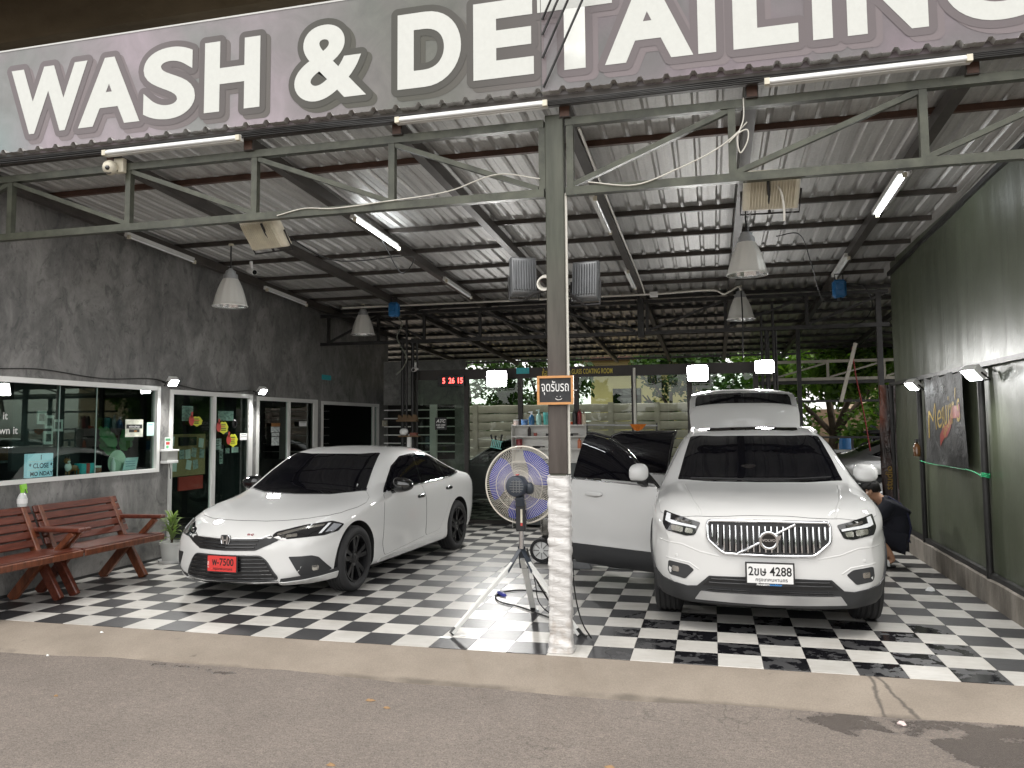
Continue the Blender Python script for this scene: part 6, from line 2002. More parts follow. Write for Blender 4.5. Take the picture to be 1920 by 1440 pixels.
for sg in (-1, 1):
    Mw = T(sg * .02 - .14, -.26 if sg < 0 else .24, .145) @ Matrix.Rotation(R(90), 4, 'X')
    w_ = MB().lathe([(.105, -.025), (.14, -.022), (.145, 0), (.14, .022), (.105, .025)], 28, Mw).build("cart_wheel", m_rubber, vc, smooth=40)
    MB().lathe([(0, .014), (.03, .018), (.032, .008), (.10, .004), (.106, .012)], 24, Mw).build("wheel_disc", m_plate_w, w_, smooth=30)
    for k in range(8):
        a = k * math.pi / 4
        MB().bar(Mw @ Vector((.03 * math.cos(a), .03 * math.sin(a), .012)), Mw @ Vector((.10 * math.cos(a), .10 * math.sin(a), .012)), .006, .012).build("wheel_spoke", mat("spoke_grey", (.25, .25, .24), .5) if k == 0 else bpy.data.materials["spoke_grey"], w_)
for x in (-.17, .2):
    MB().lathe([(0, -.02), (.05, -.02), (.05, .02), (0, .02)], 14, T(x, .17 if x < 0 else -.15, .05) @ Matrix.Rotation(R(90), 4, 'X')).build("castor", m_rubber, vc, smooth=40)
MB().tube([(.1, -.2, .62), (.02, -.36, .72), (.10, -.42, .45), (.28, -.36, .30)], .022, 8).build("hose", m_black, vc, smooth=60)
hz = [(-1.50, 3.75, .10), (-1.3, 3.55, .05), (-1.05, 3.45, .03), (-.75, 3.5, .03), (-.55, 3.7, .03), (-.8, 3.95, .03), (-1.3, 4.0, .03), (-1.6, 3.75, .06)]
def smooth_pts(P_, n=8):
    return [Vector(p) for p in catmull(P_, [n] * (len(P_) - 1))]
tag(MB().tube(smooth_pts(hz), .024, 8).build("vacuum_hose", m_black, smooth=60), "black ribbed vacuum hose coiled on the tiles by the open door", "hose")
nz_ = thing("vacuum_nozzle", "grey floor nozzle lying by the open car door", "nozzle", (-1.52, 3.45, 0))
MB().prism([(-.16, 0), (.16, 0), (.12, .08), (-.06, .10), (-.14, .05)], .10, Matrix.Rotation(R(90), 4, 'X')).build("foot", m_alu_g, nz_, bevel=.008)
rb = thing("red_bucket", "small red plastic basket behind the open front door", "bucket", (-2.0, 5.55, 0))
MB().box((-.20, -.15, 0), (.20, .15, .17)).build("crate", m_black, rb)
MB().lathe([(0, .175), (.075, .175), (.095, .37), (.105, .38), (.10, .385), (.085, .36), (.07, .19), (0, .19)], 20).build("pail", mat("red_plastic", (.40, .07, .04), .4), rb, smooth=40)

# hose reels, pipes, wiring
m_blue = mat("blue_reel_plastic", (.015, .13, .33), .35)
def reel(label, x, y, z):
    r = thing("hose_reel", label, "hose reel", (x, y, z), 0, "blue hose reels hanging from the roof")
    MB().cbox((0, 0, 0), (.17, .14, .24)).build("case", m_blue, r, bevel=.03)
    MB().lathe([(0, .0), (.045, 0), (.05, .008), (.045, .02), (0, .022)], 20, T(0, -.069, .02) @ Matrix.Rotation(R(90), 4, 'X')).build("drum_cover", m_blue, r, smooth=40)
    MB().tube([(-.05, 0, .12), (-.05, 0, .20), (.05, 0, .20), (.05, 0, .12)], .01, 6).build("hanger", m_steel_dark, r)
    MB().lathe([(0, -.16), (.022, -.16), (.028, -.12), (0, -.12)], 10).build("outlet", m_black, r, smooth=60)
reel("blue hose reel hanging at the rear left near the small pendant lamp", -4.98, 6.20, 3.54)
reel("blue hose reel hanging below the tube light near the tarpaulin wall", 1.70, 5.5, 3.43)
def wire(name, label, cat, pts, r, m, n=8, curve=True):
    o = MB().tube(smooth_pts(pts, n) if curve else [Vector(p) for p in pts], r, 6).build(name, m, smooth=60)
    return tag(o, label, cat)
wire("hose", "thin grey hose dangling from the left blue reel", "hose", [(-4.92, 6.2, 3.42), (-4.84, 6.2, 3.3), (-4.93, 6.2, 3.1), (-4.87, 6.2, 2.95), (-4.76, 6.2, 2.75), (-4.83, 6.2, 2.58), (-4.95, 6.2, 2.48)], .010, mat("grey_hose", (.16, .17, .14), .5))
wire("hose", "thin dark hose looping from the right blue reel", "hose", [(1.75, 5.5, 3.5), (2.0, 5.5, 3.45), (2.1, 5.5, 3.2), (2.0, 5.5, 3.0), (1.8, 5.5, 2.92)], .008, m_cable_b)
wire("conduit_pipe", "long pale conduit pipe crossing under the rafters at the rear", "conduit", [(-5.95, 6.3, 3.625), (-3.5, 6.3, 3.615), (-.8, 6.3, 3.61), (.12, 6.3, 3.615), (.22, 6.3, 3.56), (.32, 6.3, 3.60), (.44, 6.3, 3.66), (.47, 6.3, 3.60)], .015, m_cable_w)
jb = thing("junction_box", "small white junction box on the pale conduit under the roof", "junction box", (-.80, 6.27, 3.60))
MB().cbox((0, 0, 0), (.12, .06, .08)).build("box", m_plate_w, jb, bevel=.006)
MB().cbox((0, -.031, 0), (.10, .006, .06)).build("cover", m_plate_w, jb)
wire("conduit_pipe", "white conduit pipe running back along the rafter right of the post", "conduit", [(-.955, .3, 3.98), (-.955, 3, 3.85), (-.955, 6.2, 3.70), (-.93, 6.3, 3.6)], .012, m_cable_w)
def cctv(label, loc, look, group="security cameras under the roof"):
    r = thing("security_camera", label, "security camera", (0, 0, 0), 0, group)
    M_ = T(*loc) @ aim(look)
    MB().lathe([(0, -.09), (.032, -.09), (.036, -.08), (.036, .08), (0, .085)], 16, M_ @ Matrix.Rotation(R(90), 4, 'X')).build("barrel", m_plate_w, r, smooth=40)
    MB().lathe([(0, .092), (.026, .092), (.03, .084)], 14, M_ @ Matrix.Rotation(R(90), 4, 'X')).build("lens", m_black_gloss, r, smooth=40)
    MB().bar(M_ @ Vector((0, .02, .03)), M_ @ Vector((0, .06, .11)), .03, .03).build("mount", m_plate_w, r)
cctv("white bullet camera looking out beside the first pendant lamp", (-5.40, 2.75, 3.55), (.8, -.5, -.3))
cctv("white bullet camera above the red clock", (-4.90, 6.93, 2.61), (.0, -1, -.15))
dc = thing("dome_camera", "white dome camera on the front truss below the sign", "security camera", (-5.02, 0.045, 3.955))
MB().cbox((0.03, .0, 0.0), (.10, .05, .13)).build("back_box", m_cream, dc, bevel=.006)
blob("dome", m_cream, dc, (-.02, -.06, -.03), (.062, .062, .065), 2)
blob("lens", m_black_gloss, dc, (-.005, -.108, -.045), (.022, .02, .022), 2)
MB().tube([(.03, -.03, -.05), (.0, -.09, -.09), (-.04, -.1, -.085)], .006, 5).build("lead", m_cable_b, dc)
wire("cable", "white cable drooping along the lower chord of the left truss", "cable", [(-3.45, .06, 3.40), (-3.2, .055, 3.44), (-2.95, .05, 3.42), (-2.5, .05, 3.44), (-1.95, .05, 3.48), (-1.55, .05, 3.58), (-1.22, .06, 3.52)], .0045, m_cable_w)
wire("cable", "white cable sagging across the right truss up to the light cord", "cable", [(-.85, .05, 3.46), (-.5, .05, 3.41), (-.2, .05, 3.50), (.08, .05, 3.62), (.22, .05, 3.72), (.30, .05, 3.80)], .005, m_cable_w)
wire("cable", "white looped cable tangle hanging by the right truss strut", "cable", [(.28, .05, 3.98), (.275, .04, 3.82), (.23, .04, 3.68), (.25, .05, 3.58), (.30, .04, 3.66), (.30, .04, 3.74), (.24, .03, 3.72), (.17, .04, 3.66)], .005, m_cable_w)
wire("cable", "white flex dropping from the right cream floodlight", "cable", [(.44, .25, 3.42), (.52, .25, 3.36), (.55, .26, 3.22), (.55, .27, 3.12)], .009, m_cable_w)
wire("cable", "black cable draped from the left floodlight to the lit tube light", "cable", [(-3.62, .3, 3.38), (-3.4, .9, 3.2), (-3.0, 2.0, 3.42), (-3.2, 2.2, 3.3), (-3.62, 2.6, 3.78)], .006, m_cable_b)
wire("cable", "black cable hanging between the rear rafters at left", "cable", [(-5.5, 6.4, 3.66), (-4.9, 6.42, 3.60), (-4.4, 6.42, 3.54), (-3.8, 6.42, 3.68)], .006, m_cable_b)
wire("cable", "black cable looping down from the rafter near the right pendant", "cable", [(.75, 3.4, 3.72), (1.0, 3.6, 3.78), (1.2, 4.2, 3.55), (1.45, 5.2, 3.25), (1.75, 6.0, 3.35)], .006, m_cable_b)
for k in range(4):
    wire("cable", ["topmost", "second", "third", "lowest"][k] + " of the black cables bundled along the eave under the sign", "cable",
         [(-8, -.05 - .006 * k, 4.10 - .013 * k), (-5, -.052, 4.085 - .012 * k + .01 * math.sin(k)), (-3, -.05, 4.095 - .014 * k), (-1.1, -.052, 4.07 - .01 * k), (.5, -.05, 4.085 - .014 * k), (2.0, -.052, 4.075 - .012 * k), (4, -.05, 4.09 - .012 * k)], .007, m_cable_b)
for k, (x1, z1, x0, z0) in enumerate(((-.86, 5.25, -1.17, 4.72), (-.80, 5.25, -1.17, 4.60), (-.72, 5.25, -1.17, 4.42), (-.60, 5.25, -1.165, 4.19))):
    wire("cable", ["first", "second", "third", "lowest"][k] + " of the black overhead wires slanting across the sign seam", "cable", [(x0, -.03, z0), ((x0 + x1) / 2 - .01, -.10, (z0 + z1) / 2 - .02), (x1, -.2, z1)], .009, m_cable_b)
cw = MB()
for k in range(4):
    cw.tube([(-1.205 + .052 * math.cos(a), .10 + .02 * k, 2.72 + .05 * math.sin(a) + .008 * k) for a in [i * math.pi / 8 for i in range(16)]], .008, 5, closed=True)
tag(cw.build("cable_coil", m_cable_w), "coil of white cable tied to the steel post between the floodlights", "cable")
wire("cable", "thin black service cable hanging at the rear beside the post cluster", "cable", [(.47, 6.3, 3.6), (.48, 6.3, 3.2), (.47, 6.4, 2.6)], .010, m_cable_b)
# rear right: cream lattice beam, hanging batten, posts
m_creams = mat("cream_steel", (.42, .39, .33), .5, .1, var=.2, vscale=4)
lb = thing("lattice_beam", "cream steel lattice beam in front of the tree at rear right", "beam", (0, 0, 0))
for z in (2.93, 2.56):
    MB().bar((1.1, 12, z), (6.5, 12, z), .05, .06).build("chord", m_creams, lb)
for k in range(5):
    x = 1.3 + 1.1 * k
    MB().bar((x, 12.002, 2.59), (x, 12.002, 2.90), .05, .05, (0, 1, 0)).build("strut", m_creams, lb)
    MB().bar((x + .04, 12.004, 2.60), (x + 1.06, 12.004, 2.89), .035, .035, (0, 1, 0)).build("brace", m_creams, lb)
MB().bar((1.0, 12, 2.49), (6.5, 12, 2.49), .06, .07).build("dark_beam", m_steel_dark, lb)
MB().bar((1.6, 11.9, 2.09), (4.5, 11.9, 2.09), .04, .05).build("rail", m_steel_dark, lb)
for x, y in ((1.62, 10.0), (2.46, 7.0), (3.75, 11.9)):
    tag(MB().bar((x, y, 0), (x, y, zr(y) - .17 if y < 11 else 2.5), .075, .075, (0, 1, 0)).build("steel_post", m_steel_dark), {1.62: "dark steel post just right of the raised tailgate", 2.46: "thin black post at the end of the tarpaulin wall", 3.75: "dark steel post behind the silver car under the cream beam"}[x], "post")
tag(MB().bar((2.46, 9.0, 3.02), (2.19, 9.0, 2.0), .06, .05, (0, 1, 0)).build("hanging_batten", m_creams), "loose cream batten hanging at a slant before the tree", "batten")
wire("cable", "thin red cord hanging beside the slanted batten", "cable", [(2.40, 9.0, 2.95), (2.44, 9.0, 2.5), (2.55, 9.0, 1.8), (2.63, 9.0, 1.15)], .012, mat("red_cord", (.25, .02, .02), .6))
# low tiled wall, railing, bins, motorbike
m_wt = mat("white_wall_tile", (.62, .62, .60), .3)
lw = thing("tiled_wall", "low white tiled wall behind the silver car", "wall", (0, 0, 0))
MB().box((1.2, 13.62, 0), (6, 13.75, 1.02)).build("core", mat("grey_grout", (.3, .3, .29), .8), lw)
_t = MB().box((0, 0, 0), (.146, .01, .096)).build("tile", m_wt); tme = _t.data; bpy.data.objects.remove(_t)
for i in range(20):
    for j in range(4):
        link_mesh("tile", tme, lw, (1.7 + .15 * i, 13.61, .62 + .10 * j))
rlg = thing("railing", "dark railing on top of the low tiled wall", "railing", (0, 0, 0))
MB().bar((1.2, 13.7, 1.30), (6, 13.7, 1.30), .04, .05).build("handrail", m_steel_dark, rlg)
for k in range(6):
    MB().bar((1.4 + .85 * k, 13.7, 1.02), (1.4 + .85 * k, 13.7, 1.28), .05, .05, (0, 1, 0)).build("baluster", m_steel_dark, rlg)
bn = thing("blue_bin", "bright blue plastic barrel beyond the railing", "bin", (3.15, 15.0, 0.62))
MB().lathe([(0, 0), (.12, 0), (.15, .15), (.15, .5), (.12, .68), (0, .68)], 18).build("barrel", mat("blue_barrel", (.02, .17, .45), .4), bn, smooth=40)
mc = thing("motorbike", "dark parked motorbike beyond the railing at far right", "motorbike", (4.35, 15.6, .55), R(8))
for x in (-.62, .62):
    MB().lathe([(.21, -.04), (.28, -.045), (.30, 0), (.28, .045), (.21, .04)], 20, T(x, 0, .3) @ Matrix.Rotation(R(90), 4, 'X')).build("wheel", m_rubber, mc, smooth=40)
blob("body", mat("bike_black", (.015, .015, .02), .2, coat=.6), mc, (0, 0, .62), (.55, .15, .20), 2.4)
blob("seat", m_black, mc, (-.3, 0, .84), (.42, .14, .06), 2.6)
MB().tube([(.62, 0, .3), (.48, 0, .75), (.38, 0, 1.05)], .035, 8).build("fork", m_alu_g, mc, smooth=60)
MB().tube([(.36, -.32, 1.05), (.42, 0, 1.06), (.36, .32, 1.05)], .016, 6).build("handlebar", m_black, mc, smooth=60)
blob("front_shield", mat("bike_red", (.3, .02, .02), .25, coat=.5), mc, (.46, 0, .75), (.10, .16, .24), 2.2)

# house and trees beyond
m_house = mat("peach_house_wall", (.60, .46, .32), .8, var=.06, vscale=2)
hs = thing("house", "peach coloured house with steps beyond the tree at right", "house", (0, 0, 0))
MB().box((6.0, 26, 0), (16, 34, 4.6)).build("wall", m_house, hs)
MB().prism([(-.6, 4.6), (10.6, 4.6), (8, 6.6), (2, 6.6)], 10, Matrix(((1, 0, 0, 6.0), (0, 0, 1, 25), (0, 1, 0, 0), (0, 0, 0, 1)))).build("roof", mat("brown_roof", (.16, .08, .05), .7), hs)
for k in range(7):
    MB().box((3.4, 22.0 + .3 * k, 0), (6.2, 22.3 + .3 * k, .9 + .2 * k)).build("step", mat("brown_step", (.22, .16, .11), .8) if k == 0 else bpy.data.materials["brown_step"], hs)
for k in range(3):
    w_ = MB().box((6.5 + 2.6 * k, 25.93, 1.6), (7.9 + 2.6 * k, 25.995, 3.0)).build("window", m_tint, hs)
    MB().box((6.4 + 2.6 * k, 25.9, 1.5), (8.0 + 2.6 * k, 25.99, 1.595)).build("sill", m_creams, w_)
hs2 = thing("house", "pale yellow house beyond the precast fence", "house", (0, 0, 0))
MB().box((-4.2, 22.5, 0), (-.2, 29, 3.9)).build("wall", mat("yellow_house_wall", (.62, .50, .24), .8, var=.06, vscale=2), hs2)
MB().prism([(-.5, 3.9), (4.5, 3.9), (2, 5.2)], 7.5, Matrix(((1, 0, 0, -4.2), (0, 0, 1, 22), (0, 1, 0, 0), (0, 0, 0, 1)))).build("roof", bpy.data.materials["brown_roof"], hs2)
MB().box((-3.4, 22.44, 1.9), (-2.4, 22.49, 2.9)).build("window", m_tint, hs2)

m_bark = mat("tree_bark", (.075, .055, .04), .9, var=.3, vscale=6, bump=.4, bscale=20)
def leaf_mat(name, c1, c2):
    m, t, b = node_mat(name)
    oi = t.nodes.new("ShaderNodeNewGeometry")
    c = ramp(t, oi.outputs['Random Per Island'], [(0.0, c1), (1.0, c2)])
    t.links.new(c, b.inputs['Base Color']); b.inputs['Roughness'].default_value = .5
    b.inputs['Transmission Weight'].default_value = 0.0
    tr = t.nodes.new("ShaderNodeBsdfTranslucent"); t.links.new(mixc(t, 1.0, c, (1.6, 2.0, .7), 'MULTIPLY'), tr.inputs[0])
    mx = t.nodes.new("ShaderNodeMixShader"); mx.inputs[0].default_value = .35
    out = [n_ for n_ in t.nodes if n_.type == 'OUTPUT_MATERIAL'][0]
    t.links.new(b.outputs[0], mx.inputs[1]); t.links.new(tr.outputs[0], mx.inputs[2]); t.links.new(mx.outputs[0], out.inputs[0])
    return m
m_leaf = leaf_mat("tree_leaves", (.045, .10, .018), (.15, .24, .04))
m_leaf2 = leaf_mat("dark_tree_leaves", (.025, .055, .018), (.06, .11, .03))
def tree(label, x, y, h, rad, nleaf, mleaf, seed, z0=.0, lean=(0, 0), size=.16, low=-.75):
    rnd = random.Random(seed)
    r = thing("tree", label, "tree", (x, y, z0), 0, "trees beyond the rear of the shop")
    mb = MB()
    fork = Vector((lean[0] * .4, lean[1] * .4, h * .28))
    mb.tube([(0, 0, -.1), (lean[0] * .2, lean[1] * .2, h * .14), fork], [.17, .14, .12], 9)
    tips = []
    for k in range(6):
        a = 2 * math.pi * k / 6 + rnd.uniform(-.4, .4)
        tip = Vector((lean[0] + math.cos(a) * rad * .6, lean[1] + math.sin(a) * rad * .6, h * rnd.uniform(.55, .9)))
        mid = fork.lerp(tip, .5) + Vector((rnd.uniform(-.2, .2), rnd.uniform(-.2, .2), .2))
        mb.tube([fork, mid, tip], [.09, .055, .02], 7); tips.append(tip); tips.append(mid)
    mb.build("trunk", m_bark, r, smooth=60)
    cl = []
    for k in range(46):
        a, e = rnd.uniform(0, 6.28), rnd.uniform(low, 1)
        q = rnd.uniform(.45, 1.0)
        cl.append((Vector((lean[0] + math.cos(a) * rad * q * math.sqrt(max(.05, 1 - e * e * .8)), lean[1] + math.sin(a) * rad * q * math.sqrt(max(.05, 1 - e * e * .8)), h * .66 + e * h * .36)), rnd.uniform(.35, .7) * rad * .42))
    vs, fs = [], []
    for k in range(nleaf):
        c, cr = cl[rnd.randrange(len(cl))]
        d = Vector((rnd.gauss(0, 1), rnd.gauss(0, 1), rnd.gauss(0, .75))).normalized() * cr * rnd.uniform(.3, 1) ** .5
        p = c + d
        ax = Vector((rnd.gauss(0, 1), rnd.gauss(0, 1), rnd.gauss(0, .5) - .35)).normalized()
        sd = ax.cross(Vector((rnd.gauss(0, .5), rnd.gauss(0, .5), 1))).normalized()
        l = size * rnd.uniform(.7, 1.3); w_ = l * .30
        o = len(vs)
        up = sd.cross(ax) * l * .12
        vs += [p, p + ax * l * .45 + sd * w_ + up, p + ax * l, p + ax * l * .45 - sd * w_ + up]
        fs += [(o, o + 1, o + 2), (o, o + 2, o + 3)]
    mb = MB(); mb.add(vs, fs)
    mb.build("crown", mleaf, r)
tree("broad leafy tree with forked brown trunk at rear right", 3.1, 17.6, 4.6, 2.9, 12000, m_leaf, 1, lean=(.35, -.3), size=.23, low=-1.15)
tree("dark leafy tree behind the cream beam, just right of the tailgate", 1.4, 19.6, 5.6, 2.3, 6000, m_leaf2, 2, size=.22)
tree("tree behind the fence left of the centre post", -5.2, 19.2, 4.2, 1.7, 4500, m_leaf2, 3, size=.2)
tree("tree behind the fence seen above the red clock", -8.0, 19.5, 4.4, 2.0, 4500, m_leaf2, 4, size=.2)
tree("tree behind the fence beside the yellow house", -1.2, 19.4, 4.0, 1.5, 4000, m_leaf2, 5, size=.2)
tree("large tree beyond the peach house at far right", 7.2, 21.5, 6.5, 2.6, 5000, m_leaf, 6, size=.24)
# street side behind the photographer: seen only in reflections
vs, fs = [], []
rnd = random.Random(11)
for k in range(9000):
    x = rnd.uniform(-45, 45); hh = 3.2 + 1.2 * math.sin(x * .5) + .8 * math.sin(x * 1.7)
    p = Vector((x, -27 + rnd.uniform(-1.2, 1.2), rnd.uniform(.1, 1) ** .6 * hh))
    ax = Vector((rnd.gauss(0, 1), rnd.gauss(0, 1), rnd.gauss(0, 1))).normalized(); sd = ax.orthogonal().normalized()
    o = len(vs); l = .75
    vs += [p, p + ax * l * .5 + sd * l * .3, p + ax * l, p + ax * l * .5 - sd * l * .3]; fs += [(o, o + 1, o + 2), (o, o + 2, o + 3)]
mb = MB(); mb.add(vs, fs)
hd = mb.build("far_hedge", m_leaf2); tag(hd, "far leafy hedge across the street behind the photographer", "hedge", kind='stuff')
# =================================================================== THINGS ALONG THE LEFT WALL
m_redwood = mat("varnished_redwood", (.105, .026, .014), .36, coat=.12, var=.35, vscale=5, stretch=(6, 1, 6), bump=.12, bscale=14)
m_redwood2 = mat("worn_redwood", (.145, .045, .02), .4, coat=.1, var=.45, vscale=5, stretch=(6, 6, 1.2), bump=.12, bscale=12)
def bench(label, ya, yb, seed):
    rnd = random.Random(seed)
    r = thing("bench", label, "bench", (-6.35, (ya + yb) / 2, 0), 0, "varnished red wooden benches along the plaster wall")
    L = (yb - ya) / 2
    for sg in (-1, 1):
        y = sg * (L - .09)
        # crossed end frame: front leg rises to the back, rear leg rises to the front
        for off, p0, p1, nm in ((.0, (.185, 0, .0), (-.10, 0, .44), "leg"), (.062 * sg, (-.32, 0, .0), (.05, 0, .42), "leg")):
            MB().bar((p0[0], y - off, p0[1] if False else 0.0), (p1[0], y - off, p1[2]), .055, .095, (1, 0, 0)).build(nm, m_redwood2 if rnd.random() < .5 else m_redwood, r, bevel=.008)
        MB().bar((-.06, y, .36), (-.315, y, .865), .055, .085, (1, 0, 0)).build("back_post", m_redwood2, r, bevel=.008)
        MB().bar((-.22, y + .0585 * sg, .655), (.37, y + .0585 * sg, .662), .085, .04).build("armrest", m_redwood, r, bevel=.01)
        MB().bar((.03, y + .056 * sg, .40), (.27, y + .0585 * sg, .636), .05, .06, (1, 0, 0)).build("arm_strut", m_redwood2, r, bevel=.008)
    x = -.10
    for k in range(3):
        w_ = .145
        MB().box((x + k * .15, -L, .425 + .004 * k), (x + k * .15 + w_, L, .468 + .004 * k - (.0 if k < 2 else -.006))).build("seat_plank", m_redwood, r, bevel=.006)
    MB().box((.352, -L, .405), (.372, L, .47)).build("seat_edge", m_redwood2, r, bevel=.008)
    for k in range(5):
        z = .50 + .078 * k
        xx = -.085 - (z - .42) * .50
        MB().cbox((xx, 0, z + .035), (.024, 2 * L - .02 + rnd.uniform(-.01, .01), .072), Matrix.Rotation(R(-27), 3, 'Y')).build("back_slat", m_redwood, r, bevel=.005)
    return r
bench("red varnished wooden bench at the left edge of the picture, the nearer one", -.42, .845, 1)
bench("red varnished wooden bench beside the potted plant, the farther one", .865, 2.02, 2)
sb = thing("spray_bottle", "clear spray bottle with a lime green head standing on the bench back", "spray bottle", (-6.668, .775, .884))
MB().lathe([(0, 0), (.042, 0), (.046, .02), (.046, .085), (.03, .12), (.016, .135), (0, .135)], 16).build("flask", mat("clear_bottle", (.55, .57, .56), .12, coat=.5), sb, smooth=40)
MB().lathe([(.0465, .03), (.0468, .03), (.0468, .08), (.0465, .08)], 16).build("paper_label", m_plate_w, sb)
mb = MB().lathe([(.018, .135), (.02, .165), (.012, .17)], 12)
mb.add([Vector(p) for p in [(-.012, -.02, .168), (.012, -.02, .168), (.012, .045, .172), (-.012, .045, .172), (-.010, -.028, .215), (.010, -.028, .215), (.010, .035, .222), (-.010, .035, .222)]], [(3, 2, 1, 0), (4, 5, 6, 7), (0, 1, 5, 4), (1, 2, 6, 5), (2, 3, 7, 6), (3, 0, 4, 7)])
mb.bar((0, .035, .17), (0, .055, .13), .012, .01)
mb.build("trigger_head", mat("lime_plastic", (.25, .62, .04), .35), sb)
# potted plant
pp = thing("potted_plant", "leafy green pot plant in a white pot beside the door and sedan", "plant", (-6.50, 2.82, 0))
MB().lathe([(0, .012), (.135, .012), (.15, .035), (.155, .035), (.145, .0), (0, .0)], 24).build("saucer", m_plate_w, pp, smooth=40)
MB().lathe([(0, .014), (.105, .014), (.130, .22), (.142, .222), (.142, .25), (.128, .25), (.122, .21), (0, .21)], 28).build("pot", mat("white_pot", (.66, .67, .65), .35), pp, smooth=40)
MB().lathe([(0, .2112), (.1205, .2112)], 20).build("soil", mat("soil", (.04, .028, .02), .9), pp)
m_dr = leaf_mat("striped_leaf", (.10, .16, .05), (.26, .32, .14))
rnd = random.Random(5)
def blade(p0, az, l, w_, lift, droop, m, parent, name="leaf"):
    vs, fs = [], []
    d = Vector((math.cos(az), math.sin(az), 0)); s_ = Vector((-math.sin(az), math.cos(az), 0))
    n = 6
    for i in range(n + 1):
        t = i / n
        p = Vector(p0) + d * (l * t * math.cos(lift)) + Vector((0, 0, l * (t * math.sin(lift) - droop * t * t)))
        ww = w_ * (math.sin(math.pi * min(1, .12 + t * .88)) ** .7) * (1 if t < .999 else .05)
        vs += [p - s_ * ww + Vector((0, 0, .25 * ww)), p, p + s_ * ww + Vector((0, 0, .25 * ww))]
        if i:
            o = (i - 1) * 3
            fs += [(o, o + 1, o + 4, o + 3), (o + 1, o + 2, o + 5, o + 4)]
    mb = MB(); mb.add(vs, fs)
    return mb.build(name, m, parent, smooth=60)
MB().tube([(0, 0, .21), (.01, 0, .34), (0, .01, .50)], [.016, .014, .01], 8).build("stem", m_bark, pp, smooth=60)
for k in range(64):
    z = .25 + .27 * (k / 64)
    blade((rnd.uniform(-.02, .02), rnd.uniform(-.02, .02), z), rnd.uniform(0, 6.28), rnd.uniform(.15, .25), rnd.uniform(.013, .021), R(rnd.uniform(20, 70)) + .3 * k / 64, rnd.uniform(.15, .55), m_dr, pp)
# sanitiser dispenser and card
sd = thing("dispenser", "white sanitiser dispenser box beside the door with notices", "dispenser", (-6.73, 3.02, 1.20))
MB().box((-.04, -.105, 0), (.07, .105, .035)).build("tray", m_plate_w, sd, bevel=.004)
MB().box((-.03, -.10, .0355), (.06, .10, .15)).build("clear_box", mat("frosted_plastic", (.45, .45, .43), .2), sd)
MB().box((-.04, -.115, .1505), (.075, .115, .175)).build("lid", m_plate_w, sd, bevel=.004)
MB().tube([(0, .02, 0), (.005, .04, -.1), (0, .05, -.2)], .004, 5).build("lead", m_cable_b, sd)
m_paper = mat("white_paper", (.70, .71, .70), .7, var=.04, vscale=8)
m_paper_d = mat("pale_printed_paper", (.34, .37, .36), .6, var=.5, vscale=18, stretch=(1, 1, 2))
m_note = mat("yellow_notice", (.52, .55, .03), .5)
m_note_r = mat("red_notice_hand", (.45, .05, .04), .5)
m_grn = mat("green_print", (.10, .35, .16), .6)
XG = XW + .024       # sheets stuck on the outside of the glass doors
XI = XW - .036       # sheets stuck inside the glass
def card(name, label, cat, y0, y1, z0, z1, x, m, group=None, rot=0.0, lines=0, ink=None, t_=.002):
    r = thing(name, label, cat, (x, (y0 + y1) / 2, (z0 + z1) / 2), 0, group)
    r.rotation_euler = (R(rot), 0, 0)
    hy, hz = (y1 - y0) / 2, (z1 - z0) / 2
    MB().box((-t_, -hy, -hz), (0, hy, hz)).build("sheet", m, r)
    for k in range(lines):
        zz = hz * (.65 - 1.35 * k / max(1, lines - .0))
        wv = random.uniform(.55, .82)
        MB().box((.0003, -hy * wv, zz - hz * .06), (.0010, hy * wv * random.uniform(.6, 1), zz + hz * .05)).build("print_line", ink or m_ink, r)
    return r
GN = "papers stuck on the glass doors and window"
c = card("notice", "white card with green and red print above the dispenser box", "card", 2.965, 3.08, 1.38, 1.53, -6.745, m_paper, GN)
MB().box((.0003, -.045, .03), (.001, .045, .06)).build("print_block", m_grn, c); MB().box((.0003, -.035, -.02), (.001, .035, .015)).build("print_block", m_note_r, c); MB().box((.0003, -.03, -.065), (.001, .02, -.03)).build("print_block", m_grn, c)
def cloud(label, yc, zc, w_, h, x, hand=True, side=-1):
    r = thing("notice", label, "notice", (x, yc, zc), 0, "yellow cloud shaped notices on the glass door")
    pts = [(w_ / 2 * (1 + .07 * math.sin(9 * a + .5)) * math.cos(a), h / 2 * (1 + .09 * math.sin(7 * a)) * math.sin(a)) for a in [i * 2 * math.pi / 44 for i in range(44)]]
    MB().prism(pts, .002, Matrix(((0, 0, 1, 0), (1, 0, 0, 0), (0, 1, 0, 0), (0, 0, 0, 1)))).build("card", m_note, r)
    for k in range(4):
        zz = h * (.24 - .15 * k)
        MB().box((.0022, -w_ * .25, zz - .006), (.003, w_ * random.uniform(.15, .3), zz + .006)).build("print_line", m_ink if k != 1 else m_note_r, r)
    if hand:
        pts = [(side * w_ * .5 + .055 * math.cos(a), .01 + .07 * math.sin(a)) for a in [i * 2 * math.pi / 16 for i in range(16)]]
        MB().prism(pts, .002, Matrix(((0, 0, 1, .0025), (1, 0, 0, 0), (0, 1, 0, 0), (0, 0, 0, 1)))).build("hand", m_note_r, r)
        MB().bar((.0035, side * w_ * .5, .05), (.0035, side * w_ * .45, .125), .002, .035).build("finger", m_note_r, r)
cloud("yellow cloud notice with red hand on the left door pane", 3.60, 1.735, .23, .13, XG)
cloud("yellow cloud notice highest on the right door pane", 4.20, 1.645, .22, .17, XG, True)
cloud("yellow cloud notice with red hand lowest on the right door pane", 4.44, 1.46, .22, .185, XG)
card("notice", "pale printed sheet at the top of the left door pane", "paper", 3.37, 3.60, 1.74, 1.94, XI, m_paper_d, GN)
